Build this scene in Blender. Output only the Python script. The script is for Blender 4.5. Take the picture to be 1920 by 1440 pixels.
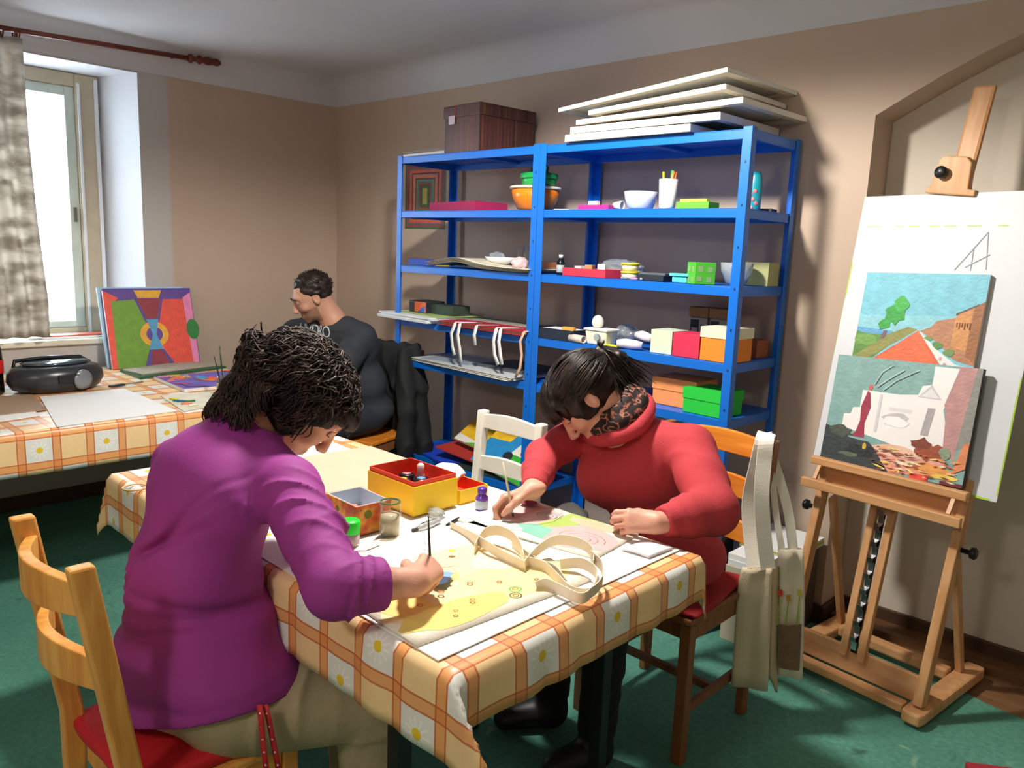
import bpy, bmesh, math, random
import numpy as np
from mathutils import Vector, Matrix, Quaternion
from mathutils.bvhtree import BVHTree

for o in list(bpy.data.objects): bpy.data.objects.remove(o)
SC = bpy.context.scene
COL = SC.collection
random.seed(7)
PI = math.pi

# ------------------------------------------------------------------ camera
CX, CY, CZ = 4.5815, -3.0706, 1.4469
YAW, PITCH, ROLL, FPX = -0.7573, 0.1695, 0.0391, 1472.35
def cam_basis():
    cy, sy = math.cos(YAW), math.sin(YAW); cp, sp = math.cos(PITCH), math.sin(PITCH)
    f = Vector((sy*cp, cy*cp, -sp)); r = Vector((cy, -sy, 0)); u = r.cross(f)
    cr, sr = math.cos(ROLL), math.sin(ROLL)
    return cr*r + sr*u, -sr*r + cr*u, f
CR, CU, CF = cam_basis()
cam_d = bpy.data.cameras.new('camera'); cam = bpy.data.objects.new('camera', cam_d); COL.objects.link(cam)
cam.matrix_world = Matrix(((CR.x, CU.x, -CF.x, CX), (CR.y, CU.y, -CF.y, CY), (CR.z, CU.z, -CF.z, CZ), (0, 0, 0, 1)))
cam_d.sensor_width = 36; cam_d.lens = FPX/1920*36; cam_d.clip_start = 0.02
SC.camera = cam

# ------------------------------------------------------------------ light, world, exposure
W = bpy.data.worlds.new('world'); SC.world = W; W.use_nodes = True
nt = W.node_tree; nt.nodes['Background'].inputs[0].default_value = (0.80, 0.92, 1.0, 1); nt.nodes['Background'].inputs[1].default_value = 5.5
def lamp(name, kind, loc, energy, color, size=.1, look=None):
    d = bpy.data.lights.new(name, kind); o = bpy.data.objects.new(name, d); COL.objects.link(o)
    o.location = loc; d.energy = energy; d.color = color
    if kind == 'POINT': d.shadow_soft_size = size
    if kind == 'AREA': d.shape = 'DISK'; d.size = size
    if look: o.rotation_euler = (Vector(look)-Vector(loc)).to_track_quat('-Z', 'Y').to_euler()
    return o
tl = lamp('ceiling_lamp_light', 'SPOT', (2.88, -1.52, 2.36), 142, (1.0, .94, .86), .09, (2.88, -1.52, 0)); tl.data.shadow_soft_size = .09; tl.data.spot_size = math.radians(168); tl.data.spot_blend = .30
lamp('fill_light', 'POINT', (3.9, -4.1, 2.2), 30, (1.0, .92, .82), .12)  # fill light added out of view behind the camera to lift the room
win_l = lamp('window_daylight', 'AREA', (-.55, -1.95, 1.7), 46, (.78, .88, 1.0), 1.3, (2.5, -1.6, .7))
SC.view_settings.view_transform = 'Standard'; SC.view_settings.look = 'None'
SC.view_settings.exposure = 0.46; SC.view_settings.gamma = 1; SC.view_settings.use_curve_mapping = False

# ------------------------------------------------------------------ helpers
def ray(px, py):
    return (CF + CR*((px-960)/FPX) - CU*((py-720)/FPX))
def at(px, py, axis, val):
    """the point of the place that the photo shows at a pixel, on the plane axis = val"""
    d = ray(px, py); o = Vector((CX, CY, CZ)); return o + d*((val-o[axis])/d[axis])
def atp(px, py, p0, n):
    d = ray(px, py); o = Vector((CX, CY, CZ)); return o + d*((Vector(p0)-o).dot(n)/d.dot(n))
def srgb(c):
    return tuple((x/12.92 if x <= .04045 else ((x+.055)/1.055)**2.4) for x in c)
def hexc(h):
    return srgb(tuple(int(h[i:i+2], 16)/255 for i in (0, 2, 4)))
MATS = {}
def mat(name, col, rough=.6, noise=0, nscale=20, bump=0, bscale=60, metal=0, spec=.5, stretch=(1, 1, 1), trans=0, sheen=0, coat=0, dark=.6):
    """procedural surface: base colour with soft noise between two tones of it, and a fine bump"""
    if name in MATS: return MATS[name]
    if isinstance(col, str): col = hexc(col)
    m = bpy.data.materials.new(name); m.use_nodes = True; t = m.node_tree; b = t.nodes['Principled BSDF']
    b.inputs['Base Color'].default_value = (*col, 1); b.inputs['Roughness'].default_value = rough
    b.inputs['Metallic'].default_value = metal; b.inputs['Specular IOR Level'].default_value = spec
    b.inputs['Transmission Weight'].default_value = trans; b.inputs['Sheen Weight'].default_value = sheen
    b.inputs['Coat Weight'].default_value = coat
    tc = t.nodes.new('ShaderNodeTexCoord'); mp = t.nodes.new('ShaderNodeMapping'); mp.inputs['Scale'].default_value = stretch
    t.links.new(tc.outputs['Object'], mp.inputs[0])
    if noise:
        n = t.nodes.new('ShaderNodeTexNoise'); n.inputs['Scale'].default_value = nscale; n.inputs['Detail'].default_value = 5
        t.links.new(mp.outputs[0], n.inputs['Vector'])
        mx = t.nodes.new('ShaderNodeMix'); mx.data_type = 'RGBA'
        r = t.nodes.new('ShaderNodeMapRange'); r.inputs[1].default_value = .3; r.inputs[2].default_value = .7
        t.links.new(n.outputs['Fac'], r.inputs[0]); t.links.new(r.outputs[0], mx.inputs[0])
        mx.inputs[6].default_value = (*[c*(1-noise*dark) for c in col], 1); mx.inputs[7].default_value = (*[min(1, c*(1+noise*.5)) for c in col], 1)
        t.links.new(mx.outputs[2], b.inputs['Base Color'])
    if bump:
        n2 = t.nodes.new('ShaderNodeTexNoise'); n2.inputs['Scale'].default_value = bscale; n2.inputs['Detail'].default_value = 4
        t.links.new(mp.outputs[0], n2.inputs['Vector'])
        bp = t.nodes.new('ShaderNodeBump'); bp.inputs['Strength'].default_value = bump; bp.inputs['Distance'].default_value = .004
        t.links.new(n2.outputs['Fac'], bp.inputs['Height']); t.links.new(bp.outputs[0], b.inputs['Normal'])
    MATS[name] = m; return m
def wood(name, c1, c2, rough=.45, axis=0, scale=9):
    if name in MATS: return MATS[name]
    c1 = hexc(c1); c2 = hexc(c2)
    m = bpy.data.materials.new(name); m.use_nodes = True; t = m.node_tree; b = t.nodes['Principled BSDF']
    tc = t.nodes.new('ShaderNodeTexCoord'); mp = t.nodes.new('ShaderNodeMapping')
    s = [scale*3]*3; s[axis] = scale*.35; mp.inputs['Scale'].default_value = s
    n = t.nodes.new('ShaderNodeTexNoise'); n.inputs['Scale'].default_value = 1.6; n.inputs['Detail'].default_value = 6; n.inputs['Distortion'].default_value = .6
    r = t.nodes.new('ShaderNodeValToRGB'); r.color_ramp.elements[0].position = .32; r.color_ramp.elements[1].position = .68
    r.color_ramp.elements[0].color = (*c1, 1); r.color_ramp.elements[1].color = (*c2, 1)
    t.links.new(tc.outputs['Object'], mp.inputs[0]); t.links.new(mp.outputs[0], n.inputs['Vector']); t.links.new(n.outputs['Fac'], r.inputs[0])
    t.links.new(r.outputs[0], b.inputs['Base Color']); b.inputs['Roughness'].default_value = rough
    MATS[name] = m; return m

def thin_glass():
    if 'thin_glass' in MATS: return MATS['thin_glass']
    m = bpy.data.materials.new('thin_glass'); m.use_nodes = True; t = m.node_tree; t.nodes.remove(t.nodes['Principled BSDF'])
    a = t.nodes.new('ShaderNodeBsdfTransparent'); a.inputs[0].default_value = (.93,.96,.95,1); g = t.nodes.new('ShaderNodeBsdfGlossy'); g.inputs['Roughness'].default_value = .03
    f = t.nodes.new('ShaderNodeLayerWeight'); f.inputs[0].default_value = .12; x = t.nodes.new('ShaderNodeMixShader')
    t.links.new(f.outputs[1], x.inputs[0]); t.links.new(a.outputs[0], x.inputs[1]); t.links.new(g.outputs[0], x.inputs[2]); t.links.new(x.outputs[0], t.nodes['Material Output'].inputs[0])
    MATS['thin_glass'] = m; return m
class MB:
    """collects shapes for ONE mesh object"""
    def __init__(s): s.v = []; s.f = []; s.m = []; s.uv = {}; s.smooth = []
    def add(s, vs, fs, mi=0, M=None, smooth=False):
        n = len(s.v)
        for p in vs:
            p = Vector(p); s.v.append(M @ p if M is not None else p)
        for f in fs: s.f.append(tuple(n+i for i in f)); s.m.append(mi); s.smooth.append(smooth)
        return n
    def box(s, x0, x1, y0, y1, z0, z1, mi=0, M=None):
        return s.add([(x0,y0,z0),(x1,y0,z0),(x1,y1,z0),(x0,y1,z0),(x0,y0,z1),(x1,y0,z1),(x1,y1,z1),(x0,y1,z1)],
              [(0,3,2,1),(4,5,6,7),(0,1,5,4),(1,2,6,5),(2,3,7,6),(3,0,4,7)], mi, M)
    def bar(s, a, b, w, h, up=(0,0,1), mi=0):
        """rectangular bar from a to b, w across, h along up"""
        a = Vector(a); b = Vector(b); d = (b-a).normalized(); up = Vector(up); x = d.cross(up).normalized(); u = x.cross(d).normalized()
        L = (b-a).length; M = Matrix(((x.x,d.x,u.x,a.x),(x.y,d.y,u.y,a.y),(x.z,d.z,u.z,a.z),(0,0,0,1)))
        return s.box(-w/2, w/2, 0, L, -h/2, h/2, mi, M)
    def tube(s, pts, rad, n=8, mi=0, cap=True, smooth=True, flat=1.0):
        pts = [Vector(p) for p in pts]
        if not hasattr(rad, '__len__'): rad = [rad]*len(pts)
        base = len(s.v); t0 = (pts[1]-pts[0]).normalized(); up = Vector((0,0,1)) if abs(t0.z) < .9 else Vector((1,0,0))
        x = t0.cross(up).normalized(); rings = []
        for i, p in enumerate(pts):
            t = (pts[min(i+1,len(pts)-1)]-pts[max(i-1,0)]).normalized()
            x = (x - t*x.dot(t)).normalized(); y = t.cross(x)
            rings.append([p + x*math.cos(2*PI*k/n)*rad[i] + y*math.sin(2*PI*k/n)*rad[i]*flat for k in range(n)])
        vs = [q for r in rings for q in r]; fs = []
        for i in range(len(pts)-1):
            for k in range(n): fs.append((i*n+k, i*n+(k+1)%n, (i+1)*n+(k+1)%n, (i+1)*n+k))
        if cap: fs.append(tuple(range(n-1,-1,-1))); fs.append(tuple((len(pts)-1)*n+k for k in range(n)))
        s.add(vs, fs, mi, None, smooth)
    def lathe(s, prof, n=24, M=None, mi=0, mis=None, smooth=True):
        """prof: list of (r, z) from bottom to top"""
        vs = []; fs = []; 
        for r, z in prof:
            for k in range(n): vs.append((r*math.cos(2*PI*k/n), r*math.sin(2*PI*k/n), z))
        b = len(s.v)
        for p in vs:
            p = Vector(p); s.v.append(M @ p if M is not None else p)
        for i in range(len(prof)-1):
            for k in range(n):
                s.f.append((b+i*n+k, b+i*n+(k+1)%n, b+(i+1)*n+(k+1)%n, b+(i+1)*n+k)); s.m.append(mis[i] if mis else mi); s.smooth.append(smooth)
        if prof[0][0] > 1e-5: s.f.append(tuple(b+k for k in range(n-1,-1,-1))); s.m.append(mis[0] if mis else mi); s.smooth.append(False)
        if prof[-1][0] > 1e-5: s.f.append(tuple(b+(len(prof)-1)*n+k for k in range(n))); s.m.append(mis[-1] if mis else mi); s.smooth.append(False)
    def prism(s, poly, z0, z1, M=None, mi=0):
        """extrude 2D polygon (x,y) between z0 and z1"""
        n = len(poly); vs = [(x,y,z0) for x,y in poly]+[(x,y,z1) for x,y in poly]
        fs = [tuple(range(n-1,-1,-1)), tuple(range(n,2*n))]+[(i,(i+1)%n,n+(i+1)%n,n+i) for i in range(n)]
        s.add(vs, fs, mi, M)
    def strip(s, pts, width, th=.002, mi=0, up=None, smooth=True):
        """ribbon of real thickness along pts; width given by side vectors"""
        pts = [Vector(p) for p in pts]; vs = []; n = len(pts)
        for i, p in enumerate(pts):
            t = (pts[min(i+1,n-1)]-pts[max(i-1,0)]).normalized()
            w = Vector(up[i] if isinstance(up, list) else (up or (0,0,1)))
            w = (w - t*w.dot(t)).normalized(); nn = t.cross(w)
            for a, b2 in ((-1,-1),(1,-1),(1,1),(-1,1)): vs.append(p + w*a*width/2 + nn*b2*th/2)
        fs = [(3,2,1,0), tuple(4*(n-1)+k for k in range(4))]
        for i in range(n-1):
            for k in range(4): fs.append((4*i+k, 4*i+(k+1)%4, 4*i+4+(k+1)%4, 4*i+4+k))
        s.add(vs, fs, mi, None, smooth)
    def sheet(s, fn, nu, nv, th=.002, mi=0, smooth=True):
        """grid surface fn(u,v) -> point, closed with thickness"""
        P = [[Vector(fn(i/nu, j/nv)) for j in range(nv+1)] for i in range(nu+1)]
        N = [[None]*(nv+1) for _ in range(nu+1)]
        for i in range(nu+1):
            for j in range(nv+1):
                a = P[min(i+1,nu)][j]-P[max(i-1,0)][j]; b = P[i][min(j+1,nv)]-P[i][max(j-1,0)]
                N[i][j] = a.cross(b).normalized() if a.cross(b).length > 1e-12 else Vector((0,0,1))
        id0 = lambda i,j: i*(nv+1)+j; off = (nu+1)*(nv+1)
        vs = [P[i][j]+N[i][j]*th/2 for i in range(nu+1) for j in range(nv+1)]+[P[i][j]-N[i][j]*th/2 for i in range(nu+1) for j in range(nv+1)]
        fs = []
        for i in range(nu):
            for j in range(nv):
                fs.append((id0(i,j),id0(i+1,j),id0(i+1,j+1),id0(i,j+1))); fs.append((off+id0(i,j),off+id0(i,j+1),off+id0(i+1,j+1),off+id0(i+1,j)))
        for i in range(nu):
            fs.append((id0(i,0),off+id0(i,0),off+id0(i+1,0),id0(i+1,0))); fs.append((id0(i,nv),id0(i+1,nv),off+id0(i+1,nv),off+id0(i,nv)))
        for j in range(nv):
            fs.append((id0(0,j),id0(0,j+1),off+id0(0,j+1),off+id0(0,j))); fs.append((id0(nu,j),off+id0(nu,j),off+id0(nu,j+1),id0(nu,j+1)))
        base = s.add(vs, fs, mi, None, smooth)
        for k in range(2):
            for i in range(nu+1):
                for j in range(nv+1): s.uv[base+k*off+id0(i,j)] = (i/nu, j/nv)
    def build(s, name, mats, parent=None, bevel=0, origin=None, seg=2, subsurf=0):
        if not isinstance(mats, (list, tuple)): mats = [mats]
        me = bpy.data.meshes.new(name); o = bpy.data.objects.new(name, me)
        og = Vector(origin) if origin is not None else Vector((0,0,0))
        me.from_pydata([tuple(v-og) for v in s.v], [], s.f)
        for m in mats: me.materials.append(m)
        me.polygons.foreach_set('material_index', s.m); me.polygons.foreach_set('use_smooth', s.smooth)
        if s.uv:
            l = me.uv_layers.new(name='UVMap')
            for lp in me.loops: l.data[lp.index].uv = s.uv.get(lp.vertex_index, (0,0))
        me.validate(); me.update()
        o.location = og; COL.objects.link(o)
        if parent is not None:
            o.parent = parent; o.location = og
        if bevel:
            b = o.modifiers.new('bevel', 'BEVEL'); b.width = bevel; b.segments = seg; b.limit_method = 'ANGLE'
        if subsurf:
            q = o.modifiers.new('sub', 'SUBSURF'); q.levels = subsurf; q.render_levels = subsurf
        return o
def tag(o, label, cat=None, group=None, kind=None):
    if label: o['label'] = label
    if cat: o['category'] = cat
    if group: o['group'] = group
    if kind: o['kind'] = kind
    return o
def empty(name, loc, label=None, cat=None, group=None, rz=0):
    o = bpy.data.objects.new(name, None); COL.objects.link(o); o.location = loc; o.rotation_euler = (0,0,rz); o.empty_display_size = .05
    bpy.context.view_layer.update()
    return tag(o, label, cat, group)
def struct(o): o['kind'] = 'structure'; return o
def TM(loc=(0,0,0), rz=0, rx=0, ry=0):
    return Matrix.Translation(loc) @ Matrix.Rotation(rz,4,'Z') @ Matrix.Rotation(ry,4,'Y') @ Matrix.Rotation(rx,4,'X')
def frame(o, x, y):
    """matrix with origin o, x axis along x, y as close as possible to y, z = x cross y"""
    x = Vector(x).normalized(); z = x.cross(Vector(y)).normalized(); y = z.cross(x)
    return Matrix(((x.x,y.x,z.x,o[0]),(x.y,y.y,z.y,o[1]),(x.z,y.z,z.z,o[2]),(0,0,0,1)))
def copy_tree(o, parent=None):
    c = o.copy(); COL.objects.link(c); c.parent = parent
    for ch in list(o.children): copy_tree(ch, c)
    return c
# ------------------------------------------------------------------ room shell
RX, RY = 5.9, -4.9      # right wall, wall behind the camera
ZC = 2.47
def wall_mat():
    m = bpy.data.materials.new('peach_wall'); m.use_nodes = True; t = m.node_tree; b = t.nodes['Principled BSDF']; b.inputs['Roughness'].default_value = .92
    geo = t.nodes.new('ShaderNodeNewGeometry'); sep = t.nodes.new('ShaderNodeSeparateXYZ'); t.links.new(geo.outputs['Position'], sep.inputs[0])
    n = t.nodes.new('ShaderNodeTexNoise'); n.inputs['Scale'].default_value = 1.7; n.inputs['Detail'].default_value = 7; t.links.new(geo.outputs['Position'], n.inputs['Vector'])
    mx = t.nodes.new('ShaderNodeMix'); mx.data_type = 'RGBA'; t.links.new(n.outputs['Fac'], mx.inputs[0])
    mx.inputs[6].default_value = (*hexc('B8A290'), 1); mx.inputs[7].default_value = (*hexc('C6B3A1'), 1)
    # the paint stops below the cove; a white band runs round the top of the walls
    def step(sock, a, b2):
        r = t.nodes.new('ShaderNodeMapRange'); r.inputs[1].default_value = a; r.inputs[2].default_value = b2; t.links.new(sock, r.inputs[0]); return r.outputs[0]
    top = step(sep.outputs['Z'], 2.315, 2.335)
    # white paint round the window on the left wall: x < .02 and y < -1.12
    yy = step(sep.outputs['Y'], -1.10, -1.12); xx = step(sep.outputs['X'], .03, .02)
    ml = t.nodes.new('ShaderNodeMath'); ml.operation = 'MULTIPLY'; t.links.new(yy, ml.inputs[0]); t.links.new(xx, ml.inputs[1])
    mxm = t.nodes.new('ShaderNodeMath'); mxm.operation = 'MAXIMUM'; t.links.new(top, mxm.inputs[0]); t.links.new(ml.outputs[0], mxm.inputs[1])
    m2 = t.nodes.new('ShaderNodeMix'); m2.data_type = 'RGBA'; t.links.new(mxm.outputs[0], m2.inputs[0]); t.links.new(mx.outputs[2], m2.inputs[6]); m2.inputs[7].default_value = (*hexc('BDB9B5'), 1)
    t.links.new(m2.outputs[2], b.inputs['Base Color'])
    n2 = t.nodes.new('ShaderNodeTexNoise'); n2.inputs['Scale'].default_value = 9; n2.inputs['Detail'].default_value = 8; t.links.new(geo.outputs['Position'], n2.inputs['Vector'])
    bp = t.nodes.new('ShaderNodeBump'); bp.inputs['Strength'].default_value = .25; bp.inputs['Distance'].default_value = .012
    t.links.new(n2.outputs['Fac'], bp.inputs['Height']); t.links.new(bp.outputs[0], b.inputs['Normal'])
    return m
M_WALL = wall_mat()
M_WHITE = mat('white_plaster', 'D8D9DC', .9, .06, 3, .2, 12)
M_CEIL = mat('ceiling_plaster', 'CDCDD2', .95, .05, 2, .15, 8)

# window wall (x = 0) with the splayed window opening
wy0, wy1, wz0, wz1 = -2.62, -1.27, .885, 2.31
XW = -.30                                   # plane of the window in the thick wall
iy0, iy1, iz0, iz1 = -2.52, at(192, 400, 0, XW).y, .872, at(190, 147, 0, XW).z
b = MB()
b.box(-.42, 0, RY, wy0-.0, 0, ZC); b.box(-.42, 0, wy1, .35, 0, ZC); b.box(-.42, 0, wy0, wy1, 0, wz0-.03); b.box(-.42, 0, wy0, wy1, wz1, ZC)
struct(b.build('wall_left', M_WALL))
b = MB()   # smooth white plaster lining of the opening
O = [(0.002, wy0+.001, wz0-.02), (0.002, wy1-.001, wz0-.02), (0.002, wy1-.001, wz1-.001), (0.002, wy0+.001, wz1-.001)]
I = [(XW-.05, iy0, iz0-.02), (XW-.05, iy1, iz0-.02), (XW-.05, iy1, iz1), (XW-.05, iy0, iz1)]
Q = [(XW-.05, wy0+.001, wz0-.02), (XW-.05, wy1-.001, wz0-.02), (XW-.05, wy1-.001, wz1-.001), (XW-.05, wy0+.001, wz1-.001)]
b.add(O+I+Q, [(1,2,6,5), (2,3,7,6), (3,0,4,7), (5,6,10,9), (6,7,11,10), (7,4,8,11), (1,9,10,2), (2,10,11,3), (3,11,8,0), (0,8,4), (1,5,9)])
struct(b.build('trim_1', mat('reveal_white', 'E4E8F0', .8, .04, 4, .1, 20)))
b = MB(); b.box(XW-.04, .03, wy0+.004, wy1-.004, wz0-.03, wz0-.0)
struct(b.build('trim_2', mat('sill_cream', 'DAD6C4', .5, .1, 8), bevel=.006))

# window: outer frame, casements, glass
win = empty('window_1', (XW, (iy0+iy1)/2, wz0)); struct(win)
cream = mat('window_paint', 'B9AC94', .5, .12, 14, .1, 30)
def wbox(mb, x0, x1, y0, y1, z0, z1): mb.box(x0-XW, x1-XW, y0-win.location.y, y1-win.location.y, z0-wz0, z1-wz0)
fr = MB(); fy0, fy1 = iy0, iy1; ft = iz1-.001; fb = wz0
FWd = fy1-at(150, 400, 0, XW).y
for (a0, a1, c0, c1) in ((fy0, fy0+FWd, fb, ft), (fy1-FWd, fy1, fb, ft), (fy0+FWd, fy1-FWd, fb, fb+.03), (fy0+FWd, fy1-FWd, ft-.07, ft)):
    wbox(fr, XW-.05, XW+.02, a0, a1, c0, c1)
fr.build('window_frame', cream, win, bevel=.006)
st = MB(); wbox(st, XW+.021, XW+.033, fy1-.025, fy1-.006, fb, ft-.02); wbox(st, XW+.021, XW+.033, fy1-FWd+.008, fy1-FWd+.02, fb, ft-.05); st.build('window_bead', sash_m0 if False else mat('bead_paint', 'DDE2E6', .5), win)
mid = (fy0+fy1)/2
sash_m = mat('sash_paint', 'C2CCC0', .45, .08, 12)
for (a, bb) in ((fy0+FWd, mid), (mid, fy1-FWd)):
    s_ = MB(); z0, z1 = fb+.031, ft-.071; w = .052
    for (q0, q1, c0, c1) in ((a+.001, a+w, z0, z1), (bb-w, bb-.001, z0, z1), (a+w, bb-w, z0, z0+w*.7), (a+w, bb-w, z1-w, z1)):
        wbox(s_, XW-.03, XW+.006, q0, q1, c0, c1)
    so = s_.build('window_sash', sash_m, win, bevel=.004)
    g = MB(); wbox(g, XW-.014, XW-.010, a+w, bb-w, z0+w*.7, z1-w)
    gm = mat('window_glass', (1, 1, 1), .02, trans=1, spec=.3)
    go = g.build('window_pane', gm, so)
hd = MB(); hd.box(.007, .02, (fy1-FWd-.035)-win.location.y, (fy1-FWd-.02)-win.location.y, .62, .70); hd.build('window_hinge', mat('grey_metal', '70706A', .4, metal=.7), win)

# back wall (y = 0) with the shallow arched recess right of the shelf
nx0 = 3.455
b = MB(); b.box(-.35, nx0, 0, .35, 0, ZC); 
N = 14; arch = []
for i in range(N+1):
    t_ = i/N; x = nx0 + 1.55*t_; arch.append((x, 1.975 + .30*math.sin(PI*min(1, t_*1.0)*.93+.02)))
arch_end = arch[-1][0]
for i in range(N):
    (x0, z0), (x1, z1) = arch[i], arch[i+1]
    b.add([(x0,0,z0),(x1,0,z1),(x1,0,ZC),(x0,0,ZC),(x0,.20,z0),(x1,.20,z1),(x1,.20,ZC),(x0,.20,ZC)], [(0,1,2,3),(0,4,5,1),(4,7,6,5)])
b.box(arch_end, RX+.3, 0, .35, 0, ZC); b.box(nx0-.02, arch_end, .2005, .35, 0, ZC)
struct(b.build('wall_back', M_WALL))
b = MB(); b.box(nx0+.0005, arch_end-.001, .185, .2003, .0, 2.30); struct(b.build('trim_4', mat('recess_paint', 'D2C8BA', .9, .06, 3, .25, 9)))
b = MB(); b.box(RX, RX+.2, RY, .35, 0, ZC); struct(b.build('wall_right', M_WALL))
b = MB(); b.box(-.35, RX+.2, RY-.2, RY, 0, ZC); struct(b.build('wall_front', M_WALL))
# ceiling with a soft plaster cove along the two visible walls
b = MB(); b.box(-.35, RX+.2, RY-.2, .35, ZC, ZC+.2)
def cove(fn, L_, n=24):
    pts = []
    rr = .13
    for k in range(9):
        a = PI/2*k/8; pts.append((rr*(1-math.sin(a)), rr*(1-math.cos(a))))   # distance from wall, drop -> drawn below
    prof = [(rr*(1-math.cos(PI/2*k/8)), -rr*(1-math.sin(PI/2*k/8))) for k in range(9)]
    return prof
prof = [(.15*(1-math.cos(PI/2*k/8)), -.15*(1-math.sin(PI/2*k/8))) for k in range(9)]
def cove_strip(o, d, inw, L_):
    o = Vector(o); d = Vector(d); inw = Vector(inw); vs = []; 
    for t_ in (0, L_):
        for (a, z) in prof: vs.append(o + d*t_ + inw*a + Vector((0,0,z)))
        vs.append(o + d*t_ - inw*.05 + Vector((0,0,.0)))
    n = len(prof)+1; fs = [(i, i+1, n+i+1, n+i) for i in range(n-2)]
    b.add(vs, fs, 0, None, True)
cove_strip((.001,RY,ZC), (0,1,0), (1,0,0), -RY); cove_strip((0,-.001,ZC), (1,0,0), (0,-1,0), RX)
struct(b.build('ceiling', M_CEIL))

# floor: worn green carpet laid over brown boards, boards bare along the back wall
def carpet():
    m = bpy.data.materials.new('green_carpet'); m.use_nodes = True; t = m.node_tree; bs = t.nodes['Principled BSDF']; bs.inputs['Roughness'].default_value = .95; bs.inputs['Sheen Weight'].default_value = .0
    geo = t.nodes.new('ShaderNodeNewGeometry')
    def nz(s, d=6, dist=0):
        n = t.nodes.new('ShaderNodeTexNoise'); n.inputs['Scale'].default_value = s; n.inputs['Detail'].default_value = d; n.inputs['Distortion'].default_value = dist
        t.links.new(geo.outputs['Position'], n.inputs['Vector']); return n.outputs['Fac']
    def rg(sock, a, b2, c=0, d=1):
        r = t.nodes.new('ShaderNodeMapRange'); r.inputs[1].default_value = a; r.inputs[2].default_value = b2; r.inputs[3].default_value = c; r.inputs[4].default_value = d; t.links.new(sock, r.inputs[0]); return r.outputs[0]
    def mix(f, a, b2):
        x = t.nodes.new('ShaderNodeMix'); x.data_type = 'RGBA'
        t.links.new(f, x.inputs[0])
        for i, q in ((6, a), (7, b2)):
            if isinstance(q, tuple): x.inputs[i].default_value = (*q, 1)
            else: t.links.new(q, x.inputs[i])
        return x.outputs[2]
    c = mix(rg(nz(1.4), .35, .65), hexc('47826F'), hexc('60A08C'))
    c = mix(rg(nz(60, 3), .35, .65, 0, .35), c, hexc('2C5C50'))
    c = mix(rg(nz(5.5, 2, .8), .69, .78, 0, .8), c, hexc('24443E'))
    c = mix(rg(nz(7.3, 2, 1.2), .71, .78, 0, .6), c, hexc('9DB79B'))
    c = mix(rg(nz(4.1, 2, .5), .71, .78, 0, .6), c, hexc('8C7A55'))
    t.links.new(c, bs.inputs['Base Color'])
    bp = t.nodes.new('ShaderNodeBump'); bp.inputs['Strength'].default_value = .5; bp.inputs['Distance'].default_value = .004; t.links.new(nz(220, 2), bp.inputs['Height']); t.links.new(bp.outputs[0], bs.inputs['Normal'])
    return m
b = MB(); b.box(-.35, RX+.2, RY-.2, .35, -.2, -.006); struct(b.build('floor', wood('floor_boards', '6B4A2E', '8A6540', .6, 0, 4)))
b = MB()
edge = [(RX, -.20), (4.6, -.20), (4.3, -.19), (4.10, -.17), (3.95, -.12), (3.6, -.06), (3.44, -.03), (3.2, -.003), (.001, -.003)]
poly = [(.001, RY), (RX, RY)] + edge
b.prism(poly, -.006, .0)
tag(b.build('carpet', carpet()), 'worn mottled green carpet covering the whole floor', 'carpet')
# baseboards
brown = mat('brown_baseboard', '4A3322', .5, .3, 10)
b = MB(); b.box(0, .018, RY, -.0, 0, .075); struct(b.build('baseboard_left', brown, bevel=.003))
b = MB(); b.box(.018, nx0, -.018, 0, 0, .075); b.box(nx0+.001, RX, .167, .184, -.006, .07); b.box(nx0+.0, nx0+.018, -.018, .167, -.006, .07); struct(b.build('baseboard_back', brown, bevel=.003))
b = MB(); b.box(nx0+.02, RX, .06, .166, -.006, .022); struct(b.build('trim_3', wood('trim_wood', '5A3D24', '7A5434', .5)))

# curtain rod and curtain
rod = empty('curtain_rod', (.09, -2.2, 2.40), 'reddish-brown turned wooden curtain rod above the window', 'curtain rod')
rw = mat('rod_wood', '6E2F22', .35, .3, 20)
pa = at(-60, 42, 0, .09); pb = at(372, 112, 0, .09)
rb = MB(); rb.tube([pa-rod.location, pb-rod.location], .013, 12); rb.build('rod_pole', rw, rod)
fin = MB(); d = (pb-pa).normalized(); Mf = frame(pb-rod.location, Vector((0,0,1)).cross(d), (0,0,1))
q = Matrix.Translation(pb-rod.location) @ d.to_track_quat('Z','Y').to_matrix().to_4x4()
fin.lathe([(.013,-.06),(.022,-.055),(.024,-.04),(.014,-.03),(.014,-.01),(.024,0),(.024,.012),(.013,.02),(.02,.04),(.022,.06),(.016,.085),(.020,.10),(.019,.115),(.008,.13),(0,.132)], 14, q)
fin.build('rod_finial', rw, rod)
br = MB(); pm = at(330, 105, 0, .09); br.tube([pm-rod.location, Vector((0, pm.y, pm.z-.0))-rod.location+Vector((.001,0,0))], .009, 8); br.build('rod_bracket', rw, rod)
for k, px in enumerate((3, 26, 34)):
    rp = at(px, 55+px*.155, 0, .09); ring = MB()
    ring.tube([rp-rod.location+Vector((.024*math.cos(a), 0.002*math.sin(a), .024*math.sin(a)-.008)) for a in [2*PI*i/14 for i in range(15)]], .004, 6, cap=False)
    ring.build('curtain_ring', rw, rod)
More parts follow.
